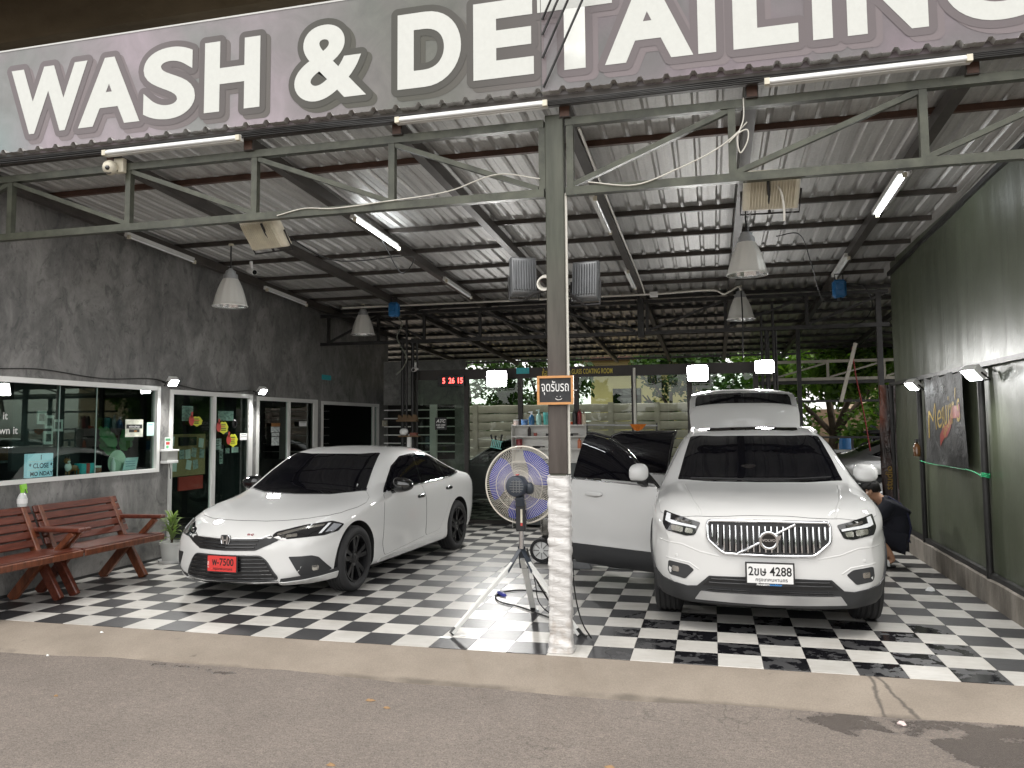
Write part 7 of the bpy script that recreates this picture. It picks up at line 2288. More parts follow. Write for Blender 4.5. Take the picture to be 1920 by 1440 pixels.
card("notice", "pale printed sheet at the top of the right door pane", "paper", 4.16, 4.53, 1.745, 1.885, XI, m_paper_d, GN, 0)
card("notice", "small white sign with thai text at the right edge of the notice door", "paper", 4.615, 4.82, 1.46, 1.56, XG, m_paper, GN, 0, 2)
card("notice", "printed sheet beside the middle bar of the notice door", "paper", 4.07, 4.25, 1.33, 1.49, XI, m_paper_d, GN, 0, 3)
card("notice", "small square card low on the right pane of the notice door", "paper", 4.35, 4.45, 1.275, 1.35, XI, m_paper_d, GN)
card("notice", "small blank white card low right on the notice door", "paper", 4.50, 4.67, 1.28, 1.36, XI, m_paper, GN)
card("notice", "narrow hanging strip of cards on the right pane of the notice door", "paper", 4.21, 4.29, 1.13, 1.34, XI, m_paper_d, GN, 0, 3)
bl = thing("door_lock", "round black lock pad on the right pane of the notice door", "lock", (XG, 4.47, 1.70))
MB().lathe([(0, .012), (.05, .012), (.062, .0)], 20, Matrix(((0, 0, 1, 0), (1, 0, 0, 0), (0, 1, 0, 0), (0, 0, 0, 1)))).build("pad", m_black, bl, smooth=40)
MB().box((.0125, -.02, -.03), (.02, .02, .03)).build("thumb_turn", m_black_gloss, bl)
# cork board inside the door
cb = thing("cork_board", "brown cork board with pinned photos seen through the left door pane", "board", (-7.12, 3.90, 1.28))
MB().box((-.02, -.42, -.30), (0, .42, .28)).build("board", mat("cork", (.34, .23, .11), .9, var=.2, vscale=40), cb)
rnd = random.Random(3)
for k, (y, z) in enumerate(((-.32, .19), (-.30, .02), (-.26, -.16), (-.10, .0), (.03, .0), (.16, .02), (.05, -.15), (.20, -.15), (.32, .15), (.34, .0))):
    MB().cbox((.003, y, z), (.003, .11, .13), Matrix.Rotation(R(rnd.uniform(-12, 12)), 3, 'X')).build("pinned_photo", m_paper_d if k % 2 else m_paper, cb)
MB().box((.001, -.18, .12), (.03, .18, .24)).build("black_tray", m_black, cb)
MB().box((-.02, -.15, -.50), (.0, .38, -.31)).build("red_card", m_note_r, cb)
# office contents seen through the window
GS = "items on the inside sill of the shop window"
lbx = thing("light_box", "pale blue letter box sign reading CLOSE MONDAY in the window", "sign", (-6.90, 1.215, 1.142), 0, GS)
MB().box((-.05, -.165, 0), (0, .165, .25)).build("box", mat("pale_blue_lightbox", (.42, .62, .74), .5, emit=(.5, .75, .9), estr=.15), lbx, bevel=.005)
for z in (.082, .168):
    MB().box((.0002, -.16, z - .003), (.004, .16, z + .003)).build("letter_rail", m_paper, lbx)
m_ink2 = mat("blue_black_letters", (.02, .03, .05), .5)
text("letters", "* CLOSE *", .072, m_ink2, T(.0045, 0, .098) @ FACE_RIGHT, lbx, .0015, .95)
text("letters", "MO NDAY", .062, m_ink2, T(.0045, .01, .018) @ FACE_RIGHT, lbx, .0015, 1.0)
text("letters", "I", .072, m_ink2, T(.0045, 0, .185) @ FACE_RIGHT, lbx, .0015, 1.0)
gf = thing("gift_box", "teal gift box with a red ribbon in the window", "box", (-6.90, 1.84, 1.142), 0, GS)
MB().box((-.07, -.095, 0), (.03, .095, .115)).build("box", mat("teal_card", (.05, .42, .46), .5), gf)
MB().box((-.072, -.025, -.0), (.032, .025, .1165)).build("ribbon", m_note_r, gf)
dg = thing("toy_dog", "small brown and white toy dog figure in the window", "figurine", (-6.92, 1.65, 1.142), 0, GS)
m_dogb, m_dogw = mat("toy_brown", (.22, .10, .03), .5), m_plate_w
blob("body", m_dogb, dg, (0, .02, .07), (.035, .075, .035), 2.2)
blob("chest", m_dogw, dg, (.005, -.05, .085), (.034, .035, .05), 2)
blob("head", m_dogb, dg, (.005, -.065, .155), (.032, .036, .034), 2)
blob("muzzle", m_dogw, dg, (.03, -.07, .145), (.02, .016, .014), 2)
for a, b_ in ((-.02, -.05), (.02, -.05), (-.02, .08), (.02, .08)):
    MB().tube([(a, b_, .0), (a, b_, .06)], .010, 6).build("leg", m_dogb, dg)
for a in (-.02, .02):
    MB().prism([(-.012, 0), (.012, 0), (0, .03)], .008, T(a, -.065, .178) @ Matrix.Rotation(R(90), 4, 'Z') @ Matrix.Rotation(R(90), 4, 'X')).build("ear", mat("toy_dark", (.03, .015, .01), .5) if a < 0 else bpy.data.materials["toy_dark"], dg)
jr = thing("jar", "small jar with a pale lid beside the gift box", "jar", (-6.88, 1.985, 1.142), 0, GS)
MB().lathe([(0, 0), (.045, 0), (.048, .05), (.042, .062)], 16).build("glass", mat("brown_jar", (.20, .07, .04), .2), jr, smooth=40)
MB().lathe([(.046, .062), (.046, .08), (0, .08)], 16).build("lid", m_plate_w, jr, smooth=40)
pb = thing("pump_bottle", "small white pump bottle in the window", "bottle", (-6.90, 2.26, 1.142), 0, GS)
MB().lathe([(0, 0), (.026, 0), (.026, .10), (.012, .13)], 14).build("flask", m_plate_w, pb, smooth=40)
MB().lathe([(.012, .13), (.012, .16), (0, .16)], 10).build("pump", m_plate_w, pb, smooth=40)
mc_ = thing("leaning_card", "pale notice card leaning beside a round mint tray in the window", "card", (-6.93, 2.53, 1.142), 0, GS)
MB().prism([(-.13, 0), (.10, 0), (.14, .15), (-.08, .15)], .006, Matrix(((0, 0, 1, .02), (1, 0, 0, .02), (0, 1, 0, 0), (0, 0, 0, 1)))).build("card", mat("pale_blue_card", (.42, .55, .58), .6), mc_)
for k in range(3):
    MB().box((.0265, -.06, .045 + .028 * k), (.0275, .10, .052 + .028 * k)).build("print_line", mat("blue_print", (.08, .18, .3), .6) if k == 0 else bpy.data.materials["blue_print"], mc_)
MB().lathe([(0, .004), (.14, .004), (.15, .0)], 24, T(-.01, -.16, .10) @ Matrix.Rotation(R(90), 4, 'Y')).build("round_tray", mat("mint_tray", (.45, .55, .44), .6), mc_, smooth=30)
mp_ = thing("monstera_plant", "broad leafed green plant inside the window", "plant", (-7.15, 2.62, 1.142))
m_mon = leaf_mat("monstera_leaf", (.03, .16, .05), (.06, .24, .08))
MB().lathe([(0, 0), (.07, 0), (.09, .12), (0, .12)], 16).build("pot", m_plate_w, mp_, smooth=40)
for k, (az, l, lift) in enumerate(((-1.9, .30, 62), (1.4, .30, 60), (-1.3, .34, 40), (1.9, .32, 30), (-2.2, .26, 20))):
    d = Vector((.25 * math.cos(az), math.sin(az), 0))
    base = Vector((0, 0, .12)); tip = base + d * .12 + Vector((0, 0, l * math.sin(R(lift)) * .8 + .06))
    lf = []
    n = 26
    for i in range(n):
        a = 2 * math.pi * i / n
        q = 1 - .28 * max(0, math.sin(a * 6)) * (1 if math.cos(a) < .6 else 0)
        lf.append((.13 * q * math.sin(a) * .8, .15 * q * (-math.cos(a)) + .06))
    mat4 = T(*tip) @ Matrix.Rotation(R(90), 4, 'Z') @ Matrix.Rotation(R(75), 4, 'X') @ Matrix.Rotation(-math.copysign(R(55), math.sin(az)), 4, 'Z')
    st = MB().tube([base, base.lerp(tip, .5) + Vector((0, 0, .03)), tip], .006, 5).build("stalk", m_mon, mp_)
    MB().prism(lf, .003, mat4).build("leaf", m_mon, st)
GP = "framed pictures on the far office wall"
for k, (y, z, w_, h, lab) in enumerate(((1.23, 1.80, .10, .12, "small framed picture high left inside the office"), (1.34, 1.75, .10, .12, "small framed picture in the middle of the group inside the office"), (1.46, 1.71, .12, .11, "small framed picture right of the group inside the office"), (1.33, 1.57, .10, .12, "small framed picture lowest inside the office"))):
    p = thing("picture_frame", lab, "picture", (-7.35, y + .43, z - .02), 0, GP)
    MB().box((-.015, -w_ / 2 * 1.25, -h / 2 * 1.25), (0, w_ / 2 * 1.25, h / 2 * 1.25)).build("frame", m_paper, p)
    MB().box((.0003, -w_ / 2 * .72, -h / 2 * .72), (.002, w_ / 2 * .72, h / 2 * .72)).build("print", mat("photo_print", (.10, .10, .10), .5, var=.8, vscale=12) if k == 0 else bpy.data.materials["photo_print"], p)
MB().box((-7.42, 1.3, 1.2), (-7.37, 2.25, 2.6)).build("partition_panel", m_in, room)
mon = thing("monitor", "dim desk monitor on the desk at the back of the office", "monitor", (-8.9, 2.2, .77))
MB().box((-.02, -.26, .08), (.01, .26, .40)).build("screen", mat("screen_blue", (.03, .06, .08), .2, emit=(.25, .42, .5), estr=.25), mon)
MB().lathe([(0, 0), (.10, 0), (.10, .01), (.02, .02), (.02, .1)], 16).build("stand", m_black, mon)
shf = thing("wall_shelf", "dim grey shelf of boxes at the back of the office", "shelf", (-9.3, 3.2, 1.2))
MB().box((-.15, -.9, 0), (.12, .9, .03)).build("board", m_paper_d, shf)
for k in range(7):
    MB().box((-.1, -.8 + .23 * k, .0305), (.08, -.62 + .23 * k, .16 + .03 * (k % 3))).build("box", m_paper_d if k % 2 else m_dogb, shf)
nt_ = card("notice", "square promotional poster with thai print on the window glass", "poster", 2.30, 2.60, 1.545, 1.755, XI + .03, mat("poster_pale", (.52, .54, .46), .5, var=.25, vscale=14), GN, 0, 0)
MB().box((.0003, -.135, -.005), (.001, .135, .045)).build("print_block", m_ink, nt_); MB().box((.0003, -.09, -.05), (.001, .09, -.012)).build("print_block", m_ink, nt_)
text("print_words", "พนักงานล้างรถ", .030, m_paper, T(.0012, 0, .008) @ FACE_RIGHT, nt_, .0006)
text("print_words", "ราคา", .026, mat("orange_print", (.6, .25, .03), .5), T(.0012, .02, -.044) @ FACE_RIGHT, nt_, .0006)
card("notice", "narrow pale green payment card on the window glass by the frame", "card", 2.67, 2.80, 1.555, 1.72, XI + .03, mat("pale_green_card", (.42, .60, .55), .5), GN, 0, 1, m_teal)
gl = thing("window_lettering", "white serif lettering reading it and wn it on the window glass", "lettering", (0, 0, 0))
text("words", "it", .105, m_paper, T(XI + .030, .645, 1.750) @ FACE_RIGHT, gl, .001)
text("words", "own it", .105, m_paper, T(XI + .030, .660, 1.605) @ FACE_RIGHT, gl, .001)
# stickers on the second door
G7 = "stickers on the dark second door"
for k, (z0, z1, y0, y1, m) in enumerate(((1.655, 1.71, 5.47, 5.73, m_dogb), (1.565, 1.65, 5.46, 5.72, m_paper_d), (1.50, 1.555, 5.48, 5.70, m_paper_d), (1.355, 1.49, 5.48, 5.70, m_paper_d))):
    card("sticker", ["brown sticker topmost in the column on the dark door", "pale sticker second from the top on the dark door", "small sticker third from the top on the dark door", "square patterned sticker lowest on the dark door"][k], "sticker", y0, y1, z0, z1, XG, m, G7)
card("sticker", "small white card with a drawn arrow on the right pane of the dark door", "card", 6.33, 6.58, 1.655, 1.735, XG, m_paper, G7, 0, 1)
ws = thing("wall_socket", "small beige switch plate near the end of the plaster wall", "switch", (XW + .002, 9.95, 1.70))
MB().box((0, -.12, -.06), (.02, .12, .06)).build("plate", m_cream, ws, bevel=.004)
MB().box((.0202, -.03, -.02), (.026, .03, .02)).build("rocker", m_plate_w, ws)
wire("cable", "thin cable strung along the wall above the window frame", "cable", [(XW + .02, -.5, 2.26), (XW + .02, .4, 2.24), (XW + .025, 1.0, 2.27), (XW + .02, 1.9, 2.22), (XW + .02, 2.7, 2.26), (XW + .02, 3.1, 2.22), (XW + .025, 3.9, 2.15), (XW + .02, 4.9, 2.2)], .006, m_cable_b)
# smudged stains scratched on the wall
# =================================================================== CHALKBOARD, FAN, FLOOR THINGS
chb = thing("chalkboard", "small wood framed chalkboard with thai writing hung on the post", "sign", (-1.115, .035, 1.805))
m_pine = mat("pine_frame", (.50, .24, .085), .5, var=.2, vscale=9, stretch=(1, 1, 6))
W2, H2 = .132, .205
MB().box((-W2, -.004, 0), (W2, .012, H2)).build("slate", mat("chalk_slate", (.022, .023, .025), .7, var=.3, vscale=20), chb)
MB().box((-W2 - .004, -.014, -.004), (W2 + .004, .012 - .001, .013)).build("frame_bar", m_pine, chb); MB().box((-W2 - .004, -.014, H2 - .013), (W2 + .004, .011, H2 + .004)).build("frame_bar", m_pine, chb)
MB().box((-W2 - .0045, -.0135, .0135), (-W2 + .013, .011, H2 - .0135)).build("frame_bar", m_pine, chb); MB().box((W2 - .013, -.0135, .0135), (W2 + .0045, .011, H2 - .0135)).build("frame_bar", m_pine, chb)
m_chalk = mat("white_chalk", (.75, .75, .74), .9)
text_fit("chalk_words", "จุดรับรถ", .205, .105, m_chalk, T(-.002, -.0055, .068) @ FACE_STREET, chb, .0)
MB().tube([(.025 + .026 * math.cos(a), -.0055, .048 + .018 * math.sin(a)) for a in [R(200) + k * R(140) / 8 for k in range(9)]], .002, 4).build("chalk_smile", m_chalk, chb)
for x in (.012, .038):
    MB().box((x - .002, -.0065, .052), (x + .002, -.0045, .058)).build("chalk_eye", m_chalk, chb)
MB().tube([(-.155, .02, .10), (.155, .02, .10)], .004, 5).build("tie_wire", m_alu, chb)

# pedestal fan on a tripod, seen from behind
fan = thing("pedestal_fan", "big pedestal fan with blue blades on a white tripod beside the post", "fan", (-1.545, .72, 0))
m_cage = mat("cream_fan_wire", (.66, .62, .54), .35, .2)
m_motor = mat("dark_blue_grey_motor", (.030, .038, .052), .45)
m_fblade = mat("translucent_blue_blade", (.035, .050, .33), .25, spec=.6)
m_fblade.node_tree.nodes["Principled BSDF"].inputs['Alpha'].default_value = .82
HZ = 1.155
Mf = T(0, .02, HZ) @ Matrix.Rotation(R(-4), 4, 'Z') @ Matrix.Rotation(R(90), 4, 'X')    # local z points towards the street (-y)
RF = .318
cage = MB().tube([Mf @ Vector((RF * math.cos(a), RF * math.sin(a), 0)) for a in [i * math.pi / 28 for i in range(56)]], .0075, 8, closed=True).build("cage_ring", m_cage, fan, smooth=60)
NW = 110
rear, front = MB(), MB()
for k in range(NW):
    a = 2 * math.pi * k / NW
    def pt(r_, z, tw=0): return Mf @ Vector((r_ * math.cos(a + tw), r_ * math.sin(a + tw), z))
    rear.tube([pt(RF, .0), pt(RF * .86, .058), pt(RF * .55, .088, .05), pt(.075, .095, .1)], .0014, 4)
    front.tube([pt(RF, -.0), pt(RF * .86, -.05), pt(RF * .5, -.075), pt(.05, -.08)], .0014, 4)
tag(rear.build("rear_grille_wires", m_cage, fan), kind='stuff'); tag(front.build("front_grille_wires", m_cage, fan), kind='stuff')
for r_, z in ((.20, .083), (.125, .094)):
    MB().tube([Mf @ Vector((r_ * math.cos(a), r_ * math.sin(a), z)) for a in [i * math.pi / 20 for i in range(40)]], .0022, 5, closed=True).build("support_ring", m_cage, fan, smooth=60)
MB().lathe([(0, -.083), (.055, -.083), (.055, -.07)], 20, Mf).build("front_badge", m_motor, fan)
for k in range(3):
    a0 = 2 * math.pi * k / 3 + .5
    vs, fs = [], []
    n, m_ = 12, 7
    for j in range(m_):
        r_ = .05 + (.285 - .05) * j / (m_ - 1)
        w_ = .35 + .62 * math.sin(min(1, j / (m_ - 1) * 1.25) * math.pi / 2) * (1 if j < m_ - 1 else .9)
        for i in range(n):
            t_ = i / (n - 1) - .5
            a = a0 + t_ * w_ * 1.55 + .35 * j / (m_ - 1)
            vs.append(Mf @ Vector((r_ * math.cos(a), r_ * math.sin(a), .012 - t_ * .055 + .01 * math.cos(t_ * 5))))
    for j in range(m_ - 1):
        for i in range(n - 1):
            q = j * n + i; fs.append((q, q + 1, q + n + 1, q + n))
    kk = len(vs); off = Mf.to_3x3() @ Vector((0, 0, -.004))
    vs += [v + off for v in vs]; fs += [tuple(reversed([q + kk for q in f])) for f in fs]
    mb = MB(); mb.add(vs, fs); mb.build("fan_blade", m_fblade, fan, smooth=60)
MB().lathe([(0, -.03), (.05, -.03), (.055, .03), (0, .03)], 20, Mf).build("blade_hub", m_motor, fan, smooth=40)
MB().lathe([(0, .05), (.082, .05), (.086, .10), (.086, .17), (.078, .19), (.066, .196), (0, .196)], 28, Mf).build("motor", m_motor, fan, smooth=40)
for k in range(5):
    z = -.04 + .02 * k
    hw = math.sqrt(max(.0005, .058 ** 2 - z * z))
    MB().box((-hw, -.181, HZ + z - .003), (hw, -.176, HZ + z + .003)).build("motor_vent", m_alu_g, fan)
for x in (-.025, .0, .025):
    MB().box((x - .003, -.1815, HZ - .05), (x + .003, -.1765, HZ + .05)).build("motor_vent", m_alu_g, fan)
blob("oscillator", m_motor, fan, (.085, -.06, HZ - .02), (.04, .06, .05), 2.6)
MB().box((-.012, -.155, HZ + .09), (.012, -.12, HZ + .098)).build("red_knob", m_note_r, fan)
MB().bar((.005, -.10, HZ - .08), (.012, -.06, HZ - .16), .07, .07, (0, 1, 0)).build("neck", m_motor, fan, bevel=.012)
MB().box((-.032, -.085, HZ - .37), (.046, -.02, HZ - .13)).build("switch_box", m_black, fan, bevel=.008)
MB().box((.010, -.0875, HZ - .30), (.026, -.0855, HZ - .19)).build("switch_label", m_cream, fan)
MB().box((.010, -.088, HZ - .325), (.026, -.0855, HZ - .302)).build("red_switch", m_note_r, fan)
MB().tube([(.005, -.04, .64), (.005, -.04, HZ - .37)], .021, 14).build("column", m_chrome, fan, smooth=60)
m_legw = mat("white_angle_steel", (.66, .66, .64), .4, var=.06, vscale=9)
apex = Vector((.0, -.02, .60))
for k, ft in enumerate(((-.485, -.375), (.505, -.20), (-.03, .53))):
    f_ = Vector((ft[0], ft[1], 0.02)); d = f_ - apex
    top = apex + d * .10
    MB().bar(top, f_, .046, .026).build("tripod_leg", m_legw, fan)
    MB().bar(f_ - d.normalized() * .045, f_ + d.normalized() * .012, .044, .030).build("rubber_foot", m_black, fan)
    s_ = Vector((-d.y, d.x, 0)).normalized() * .035
    MB().add([apex + Vector((0, 0, .055)) - s_ * .9, apex + Vector((0, 0, .055)) + s_ * .9, apex + d * .22 + s_ * 1.1, apex + d * .22 - s_ * 1.1, apex + Vector((0, .004, .05)) - s_ * .9, apex + Vector((0, .004, .05)) + s_ * .9, apex + d * .215 + s_ * 1.1 + Vector((0, 0, -.02)), apex + d * .215 - s_ * 1.1 + Vector((0, 0, -.02))],
             [(0, 1, 2, 3), (7, 6, 5, 4), (0, 4, 5, 1), (1, 5, 6, 2), (2, 6, 7, 3), (3, 7, 4, 0)]).build("leg_socket", m_motor, fan)
MB().tube([(.0, .53 - .0, .0), (.0, .53, .02)], .02, 8).build("foot_pad", m_alu, fan)
wire("cable", "black extension lead snaking on the tiles round the fan tripod", "cable", [(-1.50, .70, .64), (-1.46, .78, .42), (-1.42, 1.4, .02), (-1.55, 1.95, .012), (-1.90, 2.05, .012), (-2.06, 1.85, .012), (-1.98, 1.55, .012), (-1.72, 1.35, .012), (-1.38, 1.02, .012), (-1.12, .78, .012), (-1.02, .56, .012), (-.985, .50, .012)], .008, m_cable_b, 10)
wire("cable", "thin black flex hanging from the fan column to the floor", "cable", [(-1.50, .70, .62), (-1.44, .72, .38), (-1.42, .80, .18), (-1.30, .95, .03), (-1.18, .86, .02), (-1.15, .76, .12)], .005, m_cable_b, 10)
wire("cable", "black lead leaning from the wrapped post down to the tiles", "cable", [(-1.03, .16, .78), (-1.02, .20, .42), (-.99, .35, .15), (-.94, .46, .012)], .006, m_cable_b, 8)
pgl = thing("plug", "blue inline plug on the black lead by the tripod", "plug", (-2.02, 1.82, .018), R(-50))
MB().tube([(-.09, 0, 0), (-.05, 0, 0), (.05, 0, 0), (.09, 0, 0)], [.010, .020, .022, .012], 10).build("body", mat("blue_plug", (.05, .06, .35), .4), pgl, smooth=50)
for k in range(3):
    MB().tube([(-.03 + .03 * k, .0215 * math.cos(a), .0215 * math.sin(a)) for a in [i * math.pi / 5 for i in range(10)]], .0022, 4, closed=True).build("grip_ring", m_motor, pgl)
def scrap(name, label, cat, x, y, z, w_, d_, h, m, seed):
    rnd = random.Random(seed)
    n = 9
    pts = [(w_ * (.5 + rnd.uniform(-.13, .13)) * math.cos(a), d_ * (.5 + rnd.uniform(-.13, .13)) * math.sin(a)) for a in [i * 2 * math.pi / n for i in range(n)]]
    vs = [(px, py, rnd.uniform(0, h * .3)) for px, py in pts] + [(0, 0, h)] + [(px * .5, py * .5, h * rnd.uniform(.6, 1.1)) for px, py in pts]
    fs = [(i, (i + 1) % n, n + 1 + (i + 1) % n, n + 1 + i) for i in range(n)] + [(n + 1 + i, n + 1 + (i + 1) % n, n) for i in range(n)]
    mb = MB(); mb.add(vs, fs); mb.add([(px, py, -.0005) for px, py in pts], [tuple(range(n - 1, -1, -1))])
    o = mb.build(name, m); o.location = (x, y, z)
    return tag(o, label, cat)
scrap("paper_scrap", "white paper scrap on the tiles by the front foot of the tripod", "paper", -2.06, .275, .001, .13, .05, .012, m_paper, 1)
scrap("paper_scrap", "tiny white scrap beside the black rubber foot of the tripod", "paper", -1.94, .35, .001, .05, .03, .008, m_paper, 2)
scrap("tissue", "crumpled white tissue on a black tile near the concrete curb", "tissue", 2.03, 2.90, .001, .09, .07, .035, m_paper, 3)
scrap("tissue", "pinkish scrap lying at the wet kerb edge at right", "scrap", 1.02, -.60, ZR + .001, .05, .04, .02, mat("pink_scrap", (.62, .50, .48), .7), 4)
m_dry = mat("dry_leaf", (.26, .16, .08), .8)
for k, (x, y, z, w_, m, lab) in enumerate(((-4.9, -.12, -.02, .035, m_paper, "tiny white scrap on the kerb at far left"), (-5.0, -.56, ZR + .001, .03, m_paper, "tiny white scrap at the kerb foot at far left"), (-2.15, -.92, ZR, .06, m_dry, "dry leaf on the road before the sedan"), (-2.0, -1.02, ZR, .05, m_dry, "small twig on the road left of the post"), (-1.95, -1.85, ZR, .05, m_dry, "small dry leaf on the road in the centre foreground"),
     (-1.15, -2.62, ZR, .05, m_dry, "dry leaf near the bottom edge of the picture"), (-.55, -1.55, ZR, .05, m_dry, "dry brown leaf on the road right of the post"), (-4.2, -1.3, ZR, .03, m_dry, "tiny leaf on the road at left"), (.65, -1.9, ZR, .04, m_dry, "tiny leaf on the road at right"))):
    scrap("litter", lab, "litter", x, y, z, w_, w_ * .55, .012, m, 20 + k)
# =================================================================== TARPAULIN WALL HANGINGS
m_ban, t, b = node_mat("black_banner_cloth")
P = wpos(t)
c = ramp(t, noise(t, P, 6, 5), [(.35, (.005, .005, .0055)), (.7, (.013, .013, .0135))])
t.links.new(c, b.inputs['Base Color']); b.inputs['Roughness'].default_value = .6
bump(t, b, noise(t, P, 7, 5, .6, .6), .7, .03)
bn = thing("banner", "black cloth banner with yellow gothic lettering and a red ribbon on the tarpaulin", "banner", (0, 0, 0))
def bx(y, z):
    return 2.372 - .012 * math.sin(y * 7 + z * 3) * (1 - (z - 1.17)) - .006 * math.sin(y * 19 - z * 4)
vs, fs = [], []
ny, nz = 28, 20
for j in range(nz + 1):
    for i in range(ny + 1):
        y = 2.785 + 1.43 * i / ny
        z = 1.19 + .97 * j / nz - .012 * (i / ny) - (.035 * math.sin(math.pi * i / ny * 3) ** 2 if j == nz else 0)
        vs.append((bx(y, z), y, z))
for j in range(nz):
    for i in range(ny):
        q = j * (ny + 1) + i; fs.append((q, q + ny + 1, q + ny + 2, q + 1))
kk = len(vs); vs += [(x + .003, y, z) for x, y, z in vs]; fs += [tuple(reversed([q + kk for q in f])) for f in fs]
mb = MB(); mb.add(vs, fs); mb.build("cloth", m_ban, bn, smooth=60)
m_gold = mat("gold_print", (.52, .34, .03), .5, var=.12, vscale=20)
m_ribbon = mat("red_ribbon_print", (.38, .035, .018), .45, var=.3, vscale=8)
def banner_text(name, body, size, y0, z0, m, bold, sx, rise, off, width=0, u0=0.0):
    """lettering that follows the cloth; rises along its length"""
    me = text_mesh(body, size, bold, 'LEFT', 0, sx)
    if width:
        k_ = width / max(v.co.x for v in me.vertices)
        for v in me.vertices: v.co.x = v.co.x * k_ + u0
    bm = bmesh.new(); bm.from_mesh(me)
    bmesh.ops.subdivide_edges(bm, edges=[e for e in bm.edges if e.calc_length() > .05], cuts=2)
    for v in bm.verts:
        u, h = v.co.x, v.co.y
        hh = h * (1.0 + .25 * abs(u - .35))
        y, z = y0 - u, z0 + hh + rise * u + .05 * math.sin(u * 4)
        v.co = (bx(y, z) - off, y, z)
    bm.to_mesh(me); bm.free(); me.materials.append(m)
    return link_mesh(name, me, bn)
banner_text("lettering", "M", .44, 4.08, 1.43, m_gold, -.010, 1, .24, .004, .33)
banner_text("lettering", "eguiar's", .42, 4.08, 1.43, m_gold, -.002, 1, .24, .004, .80, .36)
pts = [(3.62, 1.36), (3.50, 1.42), (3.35, 1.52), (3.15, 1.60), (2.98, 1.66), (2.90, 1.70), (2.90, 1.80), (3.0, 1.77), (3.15, 1.72), (3.33, 1.64), (3.48, 1.55), (3.60, 1.47), (3.72, 1.53), (3.70, 1.40)]
vs = [(bx(y, z) - .0025, y, z) for y, z in pts]
def strip(l, m, nm, off):
    a = [(3.66 - .74 * k / 14, 1.38 + .36 * k / 14 + .035 * math.sin(k * .8)) for k in range(15)]
    vs, fs = [], []
    for y, z in a:
        vs += [(bx(y, z) - off, y, z), (bx(y, z + l) - off, y, z + l)]
    for k in range(14):
        fs.append((2 * k, 2 * k + 1, 2 * k + 3, 2 * k + 2))
    mb = MB(); mb.add(vs, fs); return mb.build(nm, m, bn)
strip(.125, m_ribbon, "ribbon", .0035)
banner_text("ribbon_words", "PRODUCTS", .07, 3.50, 1.455, m_gold, .001, 1.0, .46, .0065)
st = MB()
for a in range(4):
    st.bar((bx(3.45, 1.99) - .004, 3.45 - .05 * math.cos(a * math.pi / 4), 1.99 - .05 * math.sin(a * math.pi / 4)), (bx(3.45, 1.99) - .004, 3.45 + .05 * math.cos(a * math.pi / 4), 1.99 + .05 * math.sin(a * math.pi / 4)), .002, .006)
st.build("star", m_paper, bn)
wire("cord", "bright green cord tied from the banner corner to the right pole", "cord", [(2.365, 2.80, 1.19), (2.37, 2.55, 1.175), (2.375, 2.40, 1.155)], .006, mat("green_cord", (.02, .35, .14), .5))
wire("cord", "bright green cord stretched along the banner foot to the left pole", "cord", [(2.36, 2.80, 1.185), (2.355, 3.4, 1.185), (2.36, 4.1, 1.18), (2.375, 4.58, 1.19)], .004, bpy.data.materials["green_cord"])
tk = MB()
for k in range(3):
    tk.tube([(2.405 + .036 * math.cos(a), 2.375 + .036 * math.sin(a), 1.145 + .014 * k + .006 * math.sin(2 * a)) for a in [i * math.pi / 6 for i in range(12)]], .006, 5, closed=True)
tag(tk.build("cord_knot", bpy.data.materials["green_cord"]), "green cord wound round the right-hand tarpaulin pole", "cord")
bt = thing("bottle", "dark brown spray bottle hooked on the left tarpaulin pole", "bottle", (2.345, 4.56, 1.24))
MB().lathe([(0, 0), (.04, 0), (.042, .11), (.02, .15), (.012, .17)], 14).build("flask", mat("amber_bottle", (.07, .028, .008), .15, coat=.5), bt, smooth=40)
mb = MB().box((-.014, -.03, .17), (.014, .03, .205)); mb.box((-.010, .03, .185), (.010, .055, .202)); mb.build("trigger", m_black, bt)
# rolled vinyl poster at the wall end
m_pst, t, b = node_mat("dark_vinyl_poster")
P = wpos(t)
xs = sepxyz(t, P)
c = ramp(t, noise(t, P, 3, 4), [(.4, (.012, .010, .010)), (.65, (.045, .022, .018))])
rd = mth(t, 'MULTIPLY', band(t, xs[0], 2.20, 2.33, .03), band(t, xs[2], 1.62, 2.2, .12))
c = mixc(t, mth(t, 'MULTIPLY', rd, .8), c, (.22, .05, .015))
t.links.new(c, b.inputs['Base Color']); b.inputs['Roughness'].default_value = .25
bump(t, b, noise(t, P, 5, 5, .6, 1.0), .6, .04)
po = thing("vinyl_poster", "dark creased vinyl poster with yellow words hanging at the end of the tarpaulin", "poster", (0, 0, 0))
vs, fs = [], []
n = 16
for j in range(21):
    z = .30 + 1.86 * j / 20
    for i in range(n + 1):
        x = 2.26 + .30 * i / n
        vs.append((x + .01 * math.sin(z * 4), 6.16 + .03 * math.sin(i / n * 9 + z * .8) + .012 * math.sin(z * 9 + i), z))
for j in range(20):
    for i in range(n):
        q = j * (n + 1) + i; fs.append((q, q + 1, q + n + 2, q + n + 1))
kk = len(vs); vs += [(x, y + .004, z) for x, y, z in vs]; fs += [tuple(reversed([q + kk for q in f])) for f in fs]
mb = MB(); mb.add(vs, fs); mb.build("vinyl", m_pst, po, smooth=60)
text("words", "studio", .13, mat("dull_gold", (.26, .16, .02), .6), T(2.37, 6.095, .72) @ FACE_STREET @ Matrix.Rotation(R(88), 4, 'Z'), po, .002, 1.0, 'LEFT')

